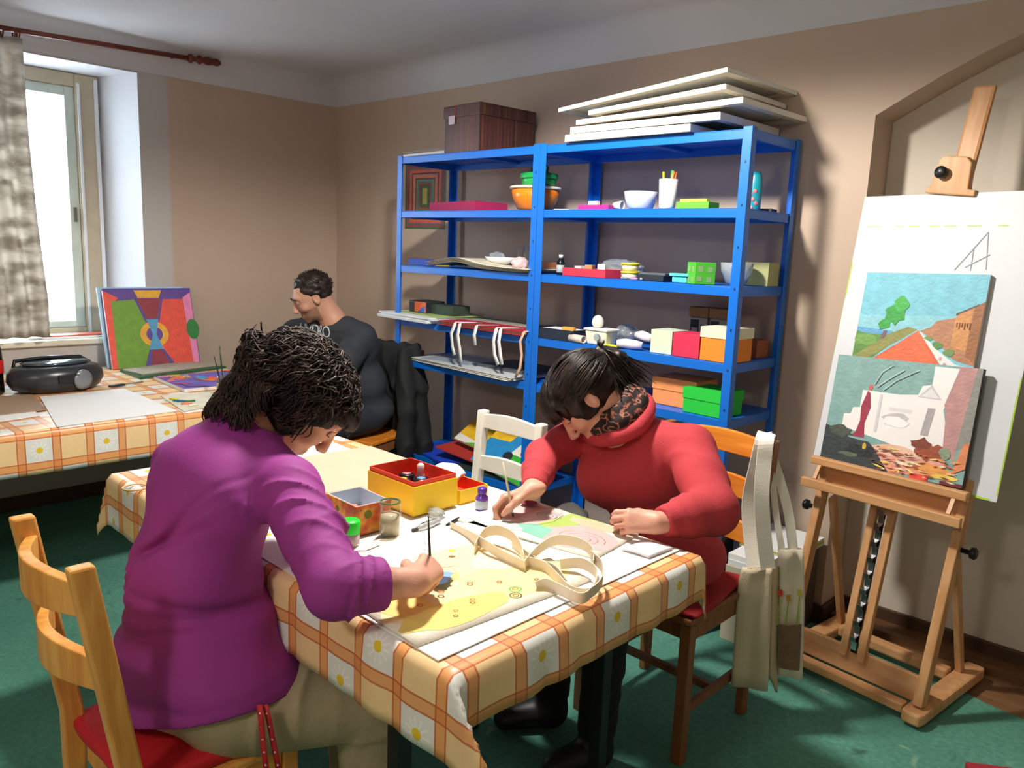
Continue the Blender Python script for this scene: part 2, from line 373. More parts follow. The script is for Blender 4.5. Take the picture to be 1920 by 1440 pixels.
def curtain_mat():
    m = bpy.data.materials.new('curtain_fabric'); m.use_nodes = True; t = m.node_tree; bs = t.nodes['Principled BSDF']; bs.inputs['Roughness'].default_value = .9
    tc = t.nodes.new('ShaderNodeTexCoord'); mp = t.nodes.new('ShaderNodeMapping'); mp.inputs['Scale'].default_value = (6, 5, 14); t.links.new(tc.outputs['Object'], mp.inputs[0])
    n = t.nodes.new('ShaderNodeTexNoise'); n.inputs['Scale'].default_value = 1.3; n.inputs['Detail'].default_value = 4; t.links.new(mp.outputs[0], n.inputs['Vector'])
    r = t.nodes.new('ShaderNodeValToRGB'); r.color_ramp.elements[0].position = .38; r.color_ramp.elements[1].position = .6
    r.color_ramp.elements[0].color = (*hexc('A8A094'), 1); r.color_ramp.elements[1].color = (*hexc('D6D0C6'), 1)
    t.links.new(n.outputs['Fac'], r.inputs[0]); t.links.new(r.outputs[0], bs.inputs['Base Color'])
    tr = t.nodes.new('ShaderNodeBsdfTranslucent'); t.links.new(r.outputs[0], tr.inputs[0]); ms = t.nodes.new('ShaderNodeMixShader'); ms.inputs[0].default_value = .5
    t.links.new(bs.outputs[0], ms.inputs[1]); t.links.new(tr.outputs[0], ms.inputs[2]); t.links.new(ms.outputs[0], t.nodes['Material Output'].inputs[0])
    return m
c_edge = [(2.352, at(42, 80, 0, .09).y), (1.9, at(55, 260, 0, .09).y), (1.5, at(72, 420, 0, .09).y), (1.1, at(92, 560, 0, .09).y), (.915, at(98, 655, 0, .10).y)]
def cedge(z):
    for (z0, y0), (z1, y1) in zip(c_edge, c_edge[1:]):
        if z >= z1: t_ = (z0-z)/(z0-z1); return y0+(y1-y0)*t_
    return c_edge[-1][1]
def cfn(u, v):
    z = 2.352-(2.352-.915)*v; e = cedge(z); s = .62-.06*v
    y = e - s*(1-u)
    return (.096+.02*math.sin(u*PI*13+.6+v*.8)*(.6+.4*v)+.01*math.sin(u*41), y, z)
b = MB(); b.sheet(cfn, 90, 24, .002); tag(b.build('curtain', curtain_mat()), 'mottled beige curtain hanging from the rod beside the window', 'curtain')
# ------------------------------------------------------------------ blue shelving
SX0, SX1, SX2 = 1.20, 2.20, 3.20
SYF, SYB = -.432, -.033
LV = [1.9006, 1.626, 1.344, 1.0594, .8455, .335]   # top faces of the shelves
blue = mat('blue_enamel', '046AD0', .4, .04, 6)
def post_mat():
    m = mat('blue_enamel_post', '046AD0', .4); t = m.node_tree; bs = t.nodes['Principled BSDF']
    tc = t.nodes.new('ShaderNodeTexCoord'); sp = t.nodes.new('ShaderNodeSeparateXYZ'); t.links.new(tc.outputs['Object'], sp.inputs[0])
    def M(op, a, b2=0):
        n = t.nodes.new('ShaderNodeMath'); n.operation = op
        for i, q in enumerate((a, b2)):
            if isinstance(q, (int, float)): n.inputs[i].default_value = q
            else: t.links.new(q, n.inputs[i])
        return n.outputs[0]
    # stamped slots: short vertical marks every 15 cm, only at the middle of the flange
    zz = M('LESS_THAN', M('MODULO', M('ADD', sp.outputs['Z'], .02), .15), .010)
    fr_ = M('LESS_THAN', M('ABSOLUTE', M('SUBTRACT', M('FRACT', M('MULTIPLY', sp.outputs['X'], 1.0)), .482)), .0035)
    sd = M('LESS_THAN', M('ABSOLUTE', M('SUBTRACT', M('ABSOLUTE', sp.outputs['Y']), .178)), .003)
    k = M('MULTIPLY', zz, M('MAXIMUM', fr_, sd))
    mx = t.nodes.new('ShaderNodeMix'); mx.data_type = 'RGBA'; t.links.new(k, mx.inputs[0]); mx.inputs[6].default_value = bs.inputs['Base Color'].default_value; mx.inputs[7].default_value = (*hexc('0A2A5A'), 1)
    t.links.new(mx.outputs[2], bs.inputs['Base Color']); return m
post_m = post_mat()
def shelf_unit(x0, x1, label, last):
    r = empty('shelving_unit', ((x0+x1)/2, (SYF+SYB)/2, 0), label, 'shelving', 'blue metal shelving units')
    ox, oy = r.location.x, r.location.y
    for (px, py, sx, sy) in ((x0, SYF, 1, 1), (x1, SYF, -1, 1), (x0, SYB, 1, -1), (x1, SYB, -1, -1)):
        p = MB(); px += sx*.0015; w = .036; t = .003
        # angle-iron post: one flange in front, one along the side
        x_a, x_b = sorted((px, px+sx*w)); y_a, y_b = sorted((py, py+sy*t))
        p.box(x_a-ox, x_b-ox, y_a-oy, y_b-oy, 0, LV[0]+.006)
        x_a, x_b = sorted((px, px+sx*t)); y_a, y_b = sorted((py+sy*t, py+sy*w))
        p.box(x_a-ox, x_b-ox, y_a-oy, y_b-oy, 0, LV[0]+.006)
        p.build('post', post_m, r, bevel=.001)
    for i, z in enumerate((LV if last is False else LV[:-1])+[.10]):
        s = MB(); a, b_ = x0+.006-ox, x1-.006-ox; f, k = SYF+.004-oy, SYB-.004-oy; h = .036
        s.box(a, b_, f, k, z-.004, z-.001)
        s.box(a, b_, f, f+.012, z-h, z-.004); s.box(a, b_, k-.012, k, z-h, z-.004)
        s.box(a, a+.010, f+.012, k-.012, z-h, z-.004); s.box(b_-.010, b_, f+.012, k-.012, z-h, z-.004)
        s.box((a+b_)/2-.02, (a+b_)/2+.02, f+.012, k-.012, z-.02, z-.004)
        s.build('shelf_board', blue, r, bevel=.0012)
    return r
shelf_unit(SX0, SX1, 'blue metal shelving unit on the left, nearer the corner of the room', False)
shelf_unit(SX1, SX2, 'blue metal shelving unit on the right, nearer the easel', True)

# ------------------------------------------------------------------ generic small things
def put(name, mb, mats, label, cat, loc=(0,0,0), rz=0, bevel=.001, group=None):
    o = mb.build(name, mats, None, bevel=bevel); o.location = loc; o.rotation_euler = (0,0,rz); return tag(o, label, cat, group)
def carton(name, label, cat, loc, sx, sy, sz, col, rz=0, lid=0, lidcol=None, open_=False, incol=None, group=None, parts_lid=True, m=None):
    """card box with its own lid part, or open with real walls"""
    m = m or mat('card_'+str(col), col, .7, .05, 12)
    r = empty(name, loc, label, cat, group, rz)
    b = MB(); t = .003; bz = sz-(lid if lid else 0)*0
    if open_:
        b.box(-sx/2, sx/2, -sy/2, sy/2, 0, t)
        b.box(-sx/2, sx/2, -sy/2, -sy/2+t, t, sz); b.box(-sx/2, sx/2, sy/2-t, sy/2, t, sz)
        b.box(-sx/2, -sx/2+t, -sy/2+t, sy/2-t, t, sz); b.box(sx/2-t, sx/2, -sy/2+t, sy/2-t, t, sz)
        mi = [m]
        if incol is not None:
            e = .0006; n = MB(); q = t+e
            n.box(-sx/2+q-e, sx/2-q+e, -sy/2+q-e, sy/2-q+e, t, t+e)
            n.box(-sx/2+t, sx/2-t, -sy/2+t, -sy/2+q, t+e, sz-.001); n.box(-sx/2+t, sx/2-t, sy/2-q, sy/2-t, t+e, sz-.001)
            n.box(-sx/2+t, -sx/2+q, -sy/2+q, sy/2-q, t+e, sz-.001); n.box(sx/2-q, sx/2-t, -sy/2+q, sy/2-q, t+e, sz-.001)
            n.build('box_lining', mat('card_'+incol, incol, .7), r)
        b.build('box_body', m, r, bevel=.0008)
    else:
        b.box(-sx/2, sx/2, -sy/2, sy/2, 0, sz-.004 if lid else sz); b.build('box_body', m, r, bevel=.0015)
    if lid:
        l = MB(); e = .003
        l.box(-sx/2-e, sx/2+e, -sy/2-e, sy/2+e, sz-.003, sz)
        l.box(-sx/2-e, sx/2+e, -sy/2-e, -sy/2-.0003, sz-lid, sz-.003); l.box(-sx/2-e, sx/2+e, sy/2+.0003, sy/2+e, sz-lid, sz-.003)
        l.box(-sx/2-e, -sx/2-.0003, -sy/2, sy/2, sz-lid, sz-.003); l.box(sx/2+.0003, sx/2+e, -sy/2, sy/2, sz-lid, sz-.003)
        l.build('box_lid', mat('card_'+(lidcol or str(col)), lidcol or col, .7) if (lidcol or m is None) else m, r, bevel=.0008)
    return r
def stretcher(name, label, M, w, h, d, group, mats=None, face=True):
    """artist's canvas seen flat: wooden stretcher frame with primed cloth; M places its centre"""
    r = empty(name, M.translation, label, 'canvas', group); r.rotation_euler = M.to_euler()
    white = mat('canvas_white', 'E9E7E0', .8, .04, 20)
    b = MB(); b.box(-w/2, w/2, -h/2, h/2, d/2-.002, d/2)
    for s in (-1, 1):
        b.box(s*(w/2)-.001, s*(w/2)+.001, -h/2, h/2, -d/2, d/2-.002); b.box(-w/2+.001, w/2-.001, s*h/2-.001, s*h/2+.001, -d/2, d/2-.002)
    b.build('canvas_cloth', white, r)
    f = MB(); k = .035
    for s in (-1, 1):
        x0, x1 = sorted((s*(w/2-.0015), s*(w/2-k))); f.box(x0, x1, -h/2+.002, h/2-.002, -d/2+.001, d/2-.003)
        y0, y1 = sorted((s*(h/2-.0015), s*(h/2-k))); f.box(-w/2+k, w/2-k, y0, y1, -d/2+.001, d/2-.003)
    f.build('stretcher_bar', mat('stretcher_wood', 'D9CDB4', .7, .1, 20), r)
    return r
paper_w = mat('paper_white', 'F0F0EE', .75, .02, 10)
def sheet_paper(name, label, pts, z, col=paper_w, th=.0006, group=None, cat='paper'):
    b = MB(); b.prism([(p[0], p[1]) for p in pts], 0, th); o = b.build(name, col, None); o.location = (0,0,z); return tag(o, label, cat, group)

# ---- top of the shelves
ZT = LV[0]
# striped dark storage box, corner towards the room
box_m = bpy.data.materials.new('striped_box'); box_m.use_nodes = True
t = box_m.node_tree; bs = t.nodes['Principled BSDF']; bs.inputs['Roughness'].default_value = .5
tc = t.nodes.new('ShaderNodeTexCoord'); mp = t.nodes.new('ShaderNodeMapping'); mp.inputs['Scale'].default_value = (60, 60, .3); t.links.new(tc.outputs['Object'], mp.inputs[0])
n = t.nodes.new('ShaderNodeTexNoise'); n.inputs['Scale'].default_value = 1; n.inputs['Detail'].default_value = 3; t.links.new(mp.outputs[0], n.inputs['Vector'])
r = t.nodes.new('ShaderNodeValToRGB'); t.links.new(n.outputs['Fac'], r.inputs[0]); t.links.new(r.outputs[0], bs.inputs['Base Color'])
r.color_ramp.interpolation = 'CONSTANT'
els = r.color_ramp.elements; els[0].position = 0; els[0].color = (*hexc('3A221C'), 1); els[1].position = .42; els[1].color = (*hexc('5A3428'), 1)
for p_, c_ in ((.5, '4A2A2A'), (.55, '6E3C3A'), (.58, '3E2620'), (.63, '8A6A2C'), (.65, '54302A'), (.7, '7A3A4A')):
    e = els.new(p_); e.color = (*hexc(c_), 1)
A = at(838, 282, 2, ZT+.006); B = at(908, 276, 2, ZT+.006); C = at(1010, 272, 2, ZT+.006)
bx = (B-A); ln = .265; h = .225
A = Vector((1.535, -.395, 0)); dirx = Vector((.96, -.02, 0)).normalized(); diry = Vector((.12, .99, 0)).normalized()
th_ = math.atan2(dirx.y, dirx.x)
sb = empty('storage_box', (1.68, -.235, ZT+.0005), 'dark brown vertically striped lidded storage box on top of the left shelving', 'box', None, 0)
b = MB(); b.box(-.135, .135, -.175, .175, 0, h-.012); b.build('box_body', box_m, sb, bevel=.002)
b = MB(); e = .006
b.box(-.135-e, .135+e, -.175-e, .175+e, h-.010, h-.004); b.box(-.135-e, .135+e, -.175-e, -.1755, h-.06, h-.010); b.box(-.135-e, .135+e, .1755, .175+e, h-.06, h-.010)
b.box(-.135-e, -.1355, -.175, .175, h-.06, h-.010); b.box(.1355, .135+e, -.175, .175, h-.06, h-.010)
b.build('box_lid', box_m, sb, bevel=.002)
b = MB(); b.box(-.095, -.05, -.183, -.1815, .135, .175); b.build('box_label', mat('label_lilac', 'D8C8DC', .5), sb)
b = MB(); b.box(-.045, -.040, -.1828, -.1812, .17, h-.004); b.build('ribbon', mat('ribbon_red', 'B02838', .5), sb)
sb.rotation_euler.z = math.radians(-4)
# thin boards on the left of it
for k in range(3):
    pts_ = [(1.13-.01*k, -.33), (1.50, -.36+.01*k), (1.52, -.12), (1.16, -.08)]
    b = MB(); b.prism(pts_, 0, .012)
    tag(b.build('thin_board', mat('board_%d' % k, ('C9C5BC', 'E2E2DE', '8D7A72')[k], .6), None, bevel=.001), ('greyish thin board, lowest of three left of the striped box', 'white thin board, middle one of three left of the striped box', 'brownish thin board, topmost of three left of the striped box')[k], 'board', 'thin boards on the left shelving').location = (0, 0, ZT+.0005+k*.0145)
# stack of canvases on the right unit
G = 'white canvases stacked on the right shelving'
def cv(cx, cy, z, w, h, d, rz, ry=0, rx=0, lab=''):
    M = TM((cx, cy, z), math.radians(rz), math.radians(rx), math.radians(ry)); return stretcher('stretched_canvas', lab, M, w, h, d, G)
cv(2.66, -.235, ZT+.015, .60, .44, .028, 0, lab='white canvas at the bottom of the stack on the right shelving')
cv(2.74, -.235, ZT+.0445, .70, .45, .026, -1, lab='white canvas second from the bottom of the stack on the right shelving')
cv(2.81, -.225, ZT+.079, .76, .50, .020, -2, -1.0, lab='wide white canvas third from the bottom of the stack on the right shelving')
cv(2.80, -.24, ZT+.123, .62, .46, .018, -1, -3.2, lab='short tilted white canvas fourth in the stack on the right shelving')
cv(2.74, -.24, ZT+.158, .80, .50, .016, -3, -4.2, lab='long tilted white canvas on the very top of the stack')
# ------------------------------------------------------------------ things on the shelves
def XZ(px, py, y): p = at(px, py, 1, y); return p.x, p.z
def span(pl, pr, py, y):
    a = at(pl, py, 1, y).x; c = at(pr, py, 1, y).x; return (a+c)/2, c-a
def htop(px, py, y, zb): return at(px, py, 1, y).z-zb
# L2
z2 = LV[1]+.0005
x, w = span(803, 905, 393, -.36)
o = carton('flat_box', 'dark crimson flat box on the top left shelf in front of the striped picture', 'box', (x, -.27, z2), w, .20, .045, 'A01C50', rz=math.radians(-8))
# the picture of nested rectangles on the wall behind the shelf
pc = at(758, 308, 1, -.012); pd = at(832, 430, 1, -.012)
def flat_art(name, M, w, h, polys, label, cat='picture', edge='E8E4DA', th=.014, painted_edge=None, base=None, group=None, rough=.55, parts=False, bump=.4):
    """a painted canvas or board: box of real thickness; the picture is thin paint fields on its front. local x right, y up, z towards the viewer"""
    b = MB(); mats = [mat('edge_'+edge, edge, .7)]; idx = {}
    def mi(c):
        if c not in idx:
            idx[c] = len(mats); L_ = sum(hexc(c))/3; mats.append(mat('paint_'+c, c, rough, .22 if L_ < .6 else .03, 26, bump if L_ < .6 else .05, 90))
        return idx[c]
    b.box(-w/2, w/2, -h/2, h/2, -th, -.0004)
    k = mi(base or edge); b.add([(-w/2,-h/2,0),(w/2,-h/2,0),(w/2,h/2,0),(-w/2,h/2,0)], [(0,1,2,3)], k)
    for i, (c, poly) in enumerate(polys):
        z = .00012*(i+1); q = [((u-.5)*w, (v-.5)*h, z) for u, v in poly]
        n = len(q); area = sum(q[j][0]*q[(j+1)%n][1]-q[(j+1)%n][0]*q[j][1] for j in range(n))
        if area < 0: q = q[::-1]
        me_f = tuple(range(n))
        if n > 4:
            # triangulate (fields may be concave)
            from mathutils.geometry import tessellate_polygon
            tris = tessellate_polygon([[Vector(p) for p in q]])
            base_i = len(b.v); fs = []
            for tr_ in tris:
                a_, b_, c_ = tr_
                nz = (Vector(q[b_])-Vector(q[a_])).cross(Vector(q[c_])-Vector(q[a_])).z
                fs.append(tuple(tr_) if nz > 0 else (a_, c_, b_))
            b.add(q, fs, mi(c))
        else: b.add(q, [me_f], mi(c))
    o = b.build(name, mats, None); o.matrix_world = M; return tag(o, label, cat, group)
def R_(u0, v0, u1, v1): return [(u0,v0),(u1,v0),(u1,v1),(u0,v1)]
def EL(cu, cv_, ru, rv, n=16, a0=0, a1=2*PI): return [(cu+ru*math.cos(a0+(a1-a0)*k/n), cv_+rv*math.sin(a0+(a1-a0)*k/n)) for k in range(n if abs(a1-a0-2*PI) < 1e-6 else n+1)]
cols = ['4F6A4A', 'A23A50', '4A6B52', 'C0506A', 'D8702E', '6A4A48', 'C77A8A', 'E08A3A', '6B4440', '7A8A86', '3F8A6A', 'B0483A', '5A5A4A', '3E7A3C', 'C8C060']
polys = []
for i, c_ in enumerate(cols):
    m_ = .012+i*.031; polys.append((c_, R_(m_, m_*.85, 1-m_, 1-m_*.85-.0)))
M = Matrix.Translation(((pc.x+pd.x)/2, -.001, (pc.z+pd.z)/2)) @ Matrix.Rotation(PI/2, 4, 'X')
flat_art('wall_picture', M, pd.x-pc.x, pc.z-pd.z, polys, 'colourful picture of nested rectangles on the wall behind the left shelving', 'picture', base='4F7A4A', th=.004 - .0042 + .0006)
# orange bowl, lid and green box on it
x, w = span(959, 1051, 370, -.27); rb_ = w/2*.76
bo = empty('mixing_bowl', (x, -.27, z2), 'orange plastic bowl with a white rim on the left shelving', 'bowl')
org = mat('orange_plastic', 'F0861C', .3, .04, 5)
b = MB(); b.lathe([(rb_*.55,0),(rb_*.72,.012),(rb_*.90,.06),(rb_*.97,.10),(rb_*.955,.10),(rb_*.88,.062),(rb_*.7,.016),(0.0001,.010)], 32); b.build('bowl_body', org, bo)
b = MB(); b.lathe([(rb_*.94,.1005),(rb_*1.02,.1005),(rb_*1.03,.107),(rb_*1.0,.112),(.0001,.113)], 32); b.build('bowl_lid', mat('milky_plastic', 'EDE6D0', .4), bo)
gb = empty('lunch_box', (x+.02, -.27, z2+.1135), 'green plastic lunch box with handle standing on the orange bowl', 'container')
gm_ = mat('green_plastic', '1E9A4A', .35, .05, 8)
b = MB(); b.lathe([(.06,0),(.078,.005),(.082,.03),(.080,.034),(.0001,.034)], 24); b.build('box_body', gm_, gb)
b = MB(); b.lathe([(.088,.0345),(.090,.040),(.088,.056),(.06,.062),(.0001,.062)], 24); b.build('box_lid', gm_, gb)
b = MB(); b.tube([(-.045,0,.063),(-.05,0,.085),(-.03,0,.098),(.03,0,.098),(.05,0,.085),(.045,0,.063)], .006, 8); b.build('handle', mat('dark_green_plastic', '14603A', .35), gb)
# right unit, top shelf
def lathe_thing(name, label, cat, loc, prof, col, group=None, rough=.4, n=28, parts=None, m=None):
    b = MB(); b.lathe(prof, n); o = b.build(name, m or mat('c_'+name+col, col, rough, .04, 10), None); o.location = loc; return tag(o, label, cat, group)
def bowl_prof(r, h, t=.003, base=.55): return [(r*base,0),(r*(base+.2),h*.12),(r*.93,h*.6),(r,h),(r-t,h),(r*.93-t,h*.6),(r*(base+.2)-t,h*.15),(.0001,t)]
def cup_prof(r0, r1, h, t=.0025): return [(r0,0),(r1,h),(r1-t,h),(r0-t,t),(.0001,t)]
x, w = span(1085, 1140, 393, -.38); carton('flat_box', 'magenta pink patterned small flat box under a white eraser', 'box', (x, -.35, z2), w, .07, .020, 'C02080', rz=.05)
x, w = span(1102, 1120, 380, -.36); carton('eraser', 'small white eraser lying on the magenta box', 'eraser', (x, -.35, z2+.0208), w, .02, .016, 'ECE4DC')
b = MB(); b.prism([(-.035,-.03),(.04,-.03),(.035,.05),(-.04,.045)], 0, .002); x, _ = span(1040, 1070, 393, -.38)
put('paper_scrap', b, paper_w, 'small white paper scrap at the left end of the top right shelf', 'paper', (x, -.37, z2), .2, 0)
x, w = span(1147, 1167, 380, -.34); b = MB(); b.lathe(cup_prof(.014, .019, .042), 20, Matrix.Rotation(PI/2, 4, 'Y')); o = b.build('paper_cup', mat('c_cup', 'E8E4E0', .5), None); o.location = (x-.02, -.33, z2+.0195); tag(o, 'small white cup lying on its side left of the milky bowl', 'cup')
x, w = span(1169, 1235, 375, -.33); lathe_thing('bowl', 'milky white bowl with a pinkish base beside the white tumbler', 'bowl', (x, -.33, z2), bowl_prof(w/2*.80, .072), 'DCE0EA', rough=.25)
x, w = span(1233, 1272, 360, -.36); tb = (x, -.36, z2); hh = .115; w *= .78
lathe_thing('tumbler', 'white tall tumbler holding felt pens on the right shelving', 'tumbler', tb, [(w*.36,0),(w*.42,.01),(w/2,hh),(w/2-.003,hh),(w*.38,.012),(.0001,.006)], 'F2ECE8', rough=.3)
pens = [((-.012,0,.006),(-.026,.0,.145),'A8A820','yellow-green felt pen in the white tumbler'),((.004,.006,.006),(.008,.01,.150),'1E9A60','green felt pen in the white tumbler'),((.002,-.008,.006),(.022,-.002,.145),'D87A30','orange felt pen in the white tumbler'),((.010,.0,.006),(.030,.006,.142),'8A4A20','brown felt pen in the white tumbler')]
for a_, b_, c_, l_ in pens:
    b = MB(); A_, B_ = Vector(a_), Vector(b_); b.tube([A_, A_.lerp(B_,.72), A_.lerp(B_,.73), B_], [.0045,.0045,.0055,.0055], 10)
    r = b.build('felt_pen', mat('pen_'+c_, c_, .4), None); r.location = tb; tag(r, l_, 'pen', 'felt pens in the tumbler')
x, w = span(1273, 1333, 392, -.36); carton('small_box', 'bright green small flat box right of the white tumbler', 'box', (x, -.34, z2), w, .08, .027, '66C02C')
x, w = span(1275, 1325, 380, -.36); b = MB(); b.box(-w/2, w/2, -.012, .012, 0, .012); put('paint_tube', b, mat('yellow_tube', 'E8D860', .4), 'yellow narrow packet lying on the green flat box', 'packet', (x, -.35, z2+.0273), 0, .003)
x, w = span(1404, 1426, 360, -.20); w *= 1.1; wb = empty('water_bottle', (x, -.20, z2), 'turquoise bottle with pink flowers behind the right shelf post', 'bottle')
bm_ = mat('turquoise_plastic', '1E9AA8', .3)
b = MB(); b.lathe([(w*.42,0),(w*.5,.01),(w*.5,.10),(w*.42,.135),(w*.30,.148),(.0001,.150)], 24); b.build('bottle_body', bm_, wb)
fl = MB()
for k, (a_, z_) in enumerate([(-1.9,.03),(-1.3,.045),(-1.6,.065),(-1.05,.075),(-1.45,.015),(-.8,.03),(-2.3,.05)]):
    rr = w*.5+.0006; c_ = Vector((rr*math.cos(a_), rr*math.sin(a_), z_)); nrm = Vector((math.cos(a_), math.sin(a_), 0)); fl.lathe([(.008,0),(.007,.0006),(.0001,.0008)], 8, Matrix.Translation(c_) @ nrm.to_track_quat('Z','Y').to_matrix().to_4x4())
fl.build('flower_print', mat('pink_print', 'D87A80', .5), wb)
x, w = span(1426, 1452, 394, -.12); carton('small_box', 'small dark box on the shelf behind the right post', 'box', (x, -.12, z2), w, .05, .014, '2A2A2E')
# L3 --------------------------------------------------------------
z3 = LV[2]+.0005
x, w = span(773, 806, 495, -.25); carton('small_box', 'blue small box at the left end of the second shelf', 'box', (x, -.25, z3), w, .06, .032, '3A5AB8')
x, w = span(808, 820, 495, -.25); carton('small_box', 'purple small box beside the blue one on the second shelf', 'box', (x, -.25, z3), .05, .05, .030, '5A4AA0')
x, w = span(816, 830, 495, -.25); carton('small_box', 'yellow small box behind the wavy papers on the second shelf', 'box', (x+.03, -.25, z3), .06, .05, .030, 'C8B82A')
# wavy stack of sheets
for k in range(4):
    def wf(u, v, k=k):
        x_ = 1.46+u*.70+.006*k; zz = z3+.004+.030*math.exp(-((u-.30)/.22)**2)+.0016*k*1.6 - .0*u
        return (x_, -.445-.006*k+v*(.30), zz + .004*k*(1-abs(u-.4)))
    b = MB(); b.sheet(wf, 24, 6, .0012); tag(b.build('paper_sheet', mat('sheet_%d' % k, ('E0DACA','CFC8B4','EAE6DA','D8D0BC')[k], .8)), ('curled cream sheet at the bottom of the wavy stack','darker curled sheet second in the wavy stack','pale curled sheet third in the wavy stack','beige curled sheet topmost of the wavy stack')[k], 'paper', 'wavy sheets on the second shelf')
x, w = span(898, 962, 492, -.33); dz = z3+.020
dh = empty('oval_dish', (x, -.30, z3+.032), 'white oval dish full of clear plastic wrappers on the wavy paper', 'dish')
b = MB(); b.lathe([(.05,0),(.075,.012),(.095,.032),(.092,.032),(.07,.014),(.0001,.006)], 28, Matrix.Diagonal((1,.6,1,1))); b.build('dish_body', mat('dish_white', 'ECEEF0', .25), dh)
def crumple(name, label, cat, loc, rx, ry, rz_, m, seed=1, amp=.25, n=3, parent=None, smooth=True):
    bm = bmesh.new(); bmesh.ops.create_icosphere(bm, subdivisions=n, radius=1); rnd = random.Random(seed)
    for v in bm.verts:
        k = 1+amp*(rnd.random()-.5)*2; v.co = Vector((v.co.x*rx*k, v.co.y*ry*k, v.co.z*rz_*k))
    for v in bm.verts:
        if v.co.z < -rz_*.8: v.co.z = -rz_*.8
    zmin = min(v.co.z for v in bm.verts)
    for v in bm.verts: v.co.z -= zmin
    me = bpy.data.meshes.new(name); bm.to_mesh(me); bm.free(); me.materials.append(m); o = bpy.data.objects.new(name, me); COL.objects.link(o); o.location = loc
    if smooth: sb_ = o.modifiers.new('s', 'SUBSURF'); sb_.levels = sb_.render_levels = 1; me.polygons.foreach_set('use_smooth', [True]*len(me.polygons))
    if parent is not None: o.parent = parent
    elif label: tag(o, label, cat)
    return o
clr = mat('clear_plastic', 'DDE6EA', .12, trans=.75)
crumple('wrapper', 'crumpled clear plastic wrapper lying in the white oval dish', 'wrapper', (x-.02, -.30, z3+.048), .045, .03, .022, clr, 3)
x, w = span(958, 990, 492, -.38); crumple('tissue_ball', 'pale pink crumpled ball at the right end of the second left shelf', 'tissue', (x-.005, -.37, z3+.014), .042, .04, .032, mat('pink_tissue', 'D8B8BE', .8), 5, .18)
for k, (px, hh_) in enumerate(((972, .07), (984, .085))):
    x = at(px, 480, 1, -.28).x; lathe_thing('glass_tube', ('clear glass tube standing behind the pink ball','taller clear glass tube beside the middle post')[k], 'glass', (x, -.27, z3+.02), cup_prof(.013, .013, hh_+.02), 'F0F4F6', rough=.08, m=thin_glass())
x, w = span(1012, 1040, 505, -.2); carton('small_box', 'orange-brown box at the left end of the second right shelf', 'box', (x, -.20, z3), w, .08, .05, 'A8704A')
def bottle(name, label, loc, r, h, col, capcol, labcol, lab=(.25,.6), glass=0, rough=.25):
    o = empty(name, loc, label, 'bottle'); b = MB(); b.lathe([(r*.92,0),(r,.003),(r,h*.60),(r*.8,h*.70),(r*.45,h*.76),(r*.45,h*.84),(.0001,h*.84)], 24); b.build('bottle_body', mat('bt_'+col, col, rough, trans=glass), o)
    b = MB(); b.lathe([(r*.55,h*.841),(r*.55,h),(.0001,h)], 20); b.build('bottle_cap', mat('cap_'+capcol, capcol, .4), o)
    b = MB(); b.lathe([(r+.0004,h*lab[0]),(r+.0008,h*lab[0]+.0005),(r+.0008,h*lab[1]),(r+.0004,h*lab[1]+.0005)], 24); b.build('bottle_label', mat('lab_'+labcol, labcol, .6), o); return o
x, w = span(1041, 1055, 505, -.38); bottle('ink_bottle', 'small dark ink bottle with white cap and pale label', (x, -.37, z3), .0175, .088, '12181C', 'E8E8E8', 'A8B8B8', (.12,.48))
x = at(1057, 505, 1, -.30).x; bottle('ink_bottle', 'all-dark ink bottle just behind the white capped one', (x+.004, -.32, z3), .014, .08, '12181C', '14181A', '2A3434', (.12,.48))
x, w = span(1060, 1144, 520, -.39); carton('flat_box', 'red flat box lid holding odds and ends on the second right shelf', 'box', (x, -.35, z3), w, .13, .034, 'D0304A', rz=math.radians(-3), open_=True, incol='B8283C')
for k, (px, c_, lab_) in enumerate(((1085, 'E8E0D8', 'white little packet in the red box lid'), (1103, 'B88A5A', 'tan little box in the red box lid'), (1125, 'D8C8D0', 'pale pink little packet in the red box lid'))):
    x = at(px, 508, 1, -.36).x; b = MB(); b.box(-.017, .017, -.02, .02, 0, .040+.006*k); put('packet', b, mat('pk'+c_, c_, .6), lab_, 'packet', (x, -.35, z3+.0035), .3*k, .002)
x, w = span(1110, 1180, 495, -.30); crumple('plastic_bag', 'clear crumpled plastic bag lying behind the yellow tubs', 'bag', (x, -.22, z3), w*.55, .07, .045, clr, 8, .2)
for k, (zz, lab_) in enumerate(((0, 'pale yellow tub with yellow lid, lower of two'), (.034, 'pale yellow tub with yellow lid, upper of two'))):
    x, w = span(1155, 1192, 510, -.39); w *= .8; o = empty('tub', (x, -.36, z3+zz), lab_, 'tub', 'pale yellow tubs')
    b = MB(); b.lathe([(w*.40,0),(w*.46,.024),(.0001,.024)], 24); b.build('tub_body', mat('tub_cream', 'EDE4B8', .4), o)
    b = MB(); b.lathe([(w*.47,.0243),(w*.5,.025),(w*.5,.031),(w*.46,.033),(.0001,.033)], 24); b.build('tub_lid', mat('tub_yellow', 'D8D040', .4), o)
x, w = span(1200, 1250, 520, -.38); carton('flat_box', 'black flat box on the second right shelf', 'box', (x, -.36, z3), w, .09, .022, '1C2430'); carton('flat_box', 'grey thin box stacked on the black flat box', 'box', (x+.005, -.35, z3+.023), w*.9, .08, .009, '5A5E68')
x = at(1207, 515, 1, -.40).x; b = MB(); b.tube([(0,0,.006),(.0,-.012,.006)], .006, 10); put('tube_cap', b, mat('silver', 'C8CCD4', .3, metal=.8), 'small silver cap lying before the black flat box', 'cap', (x, -.408, z3), 0, 0)
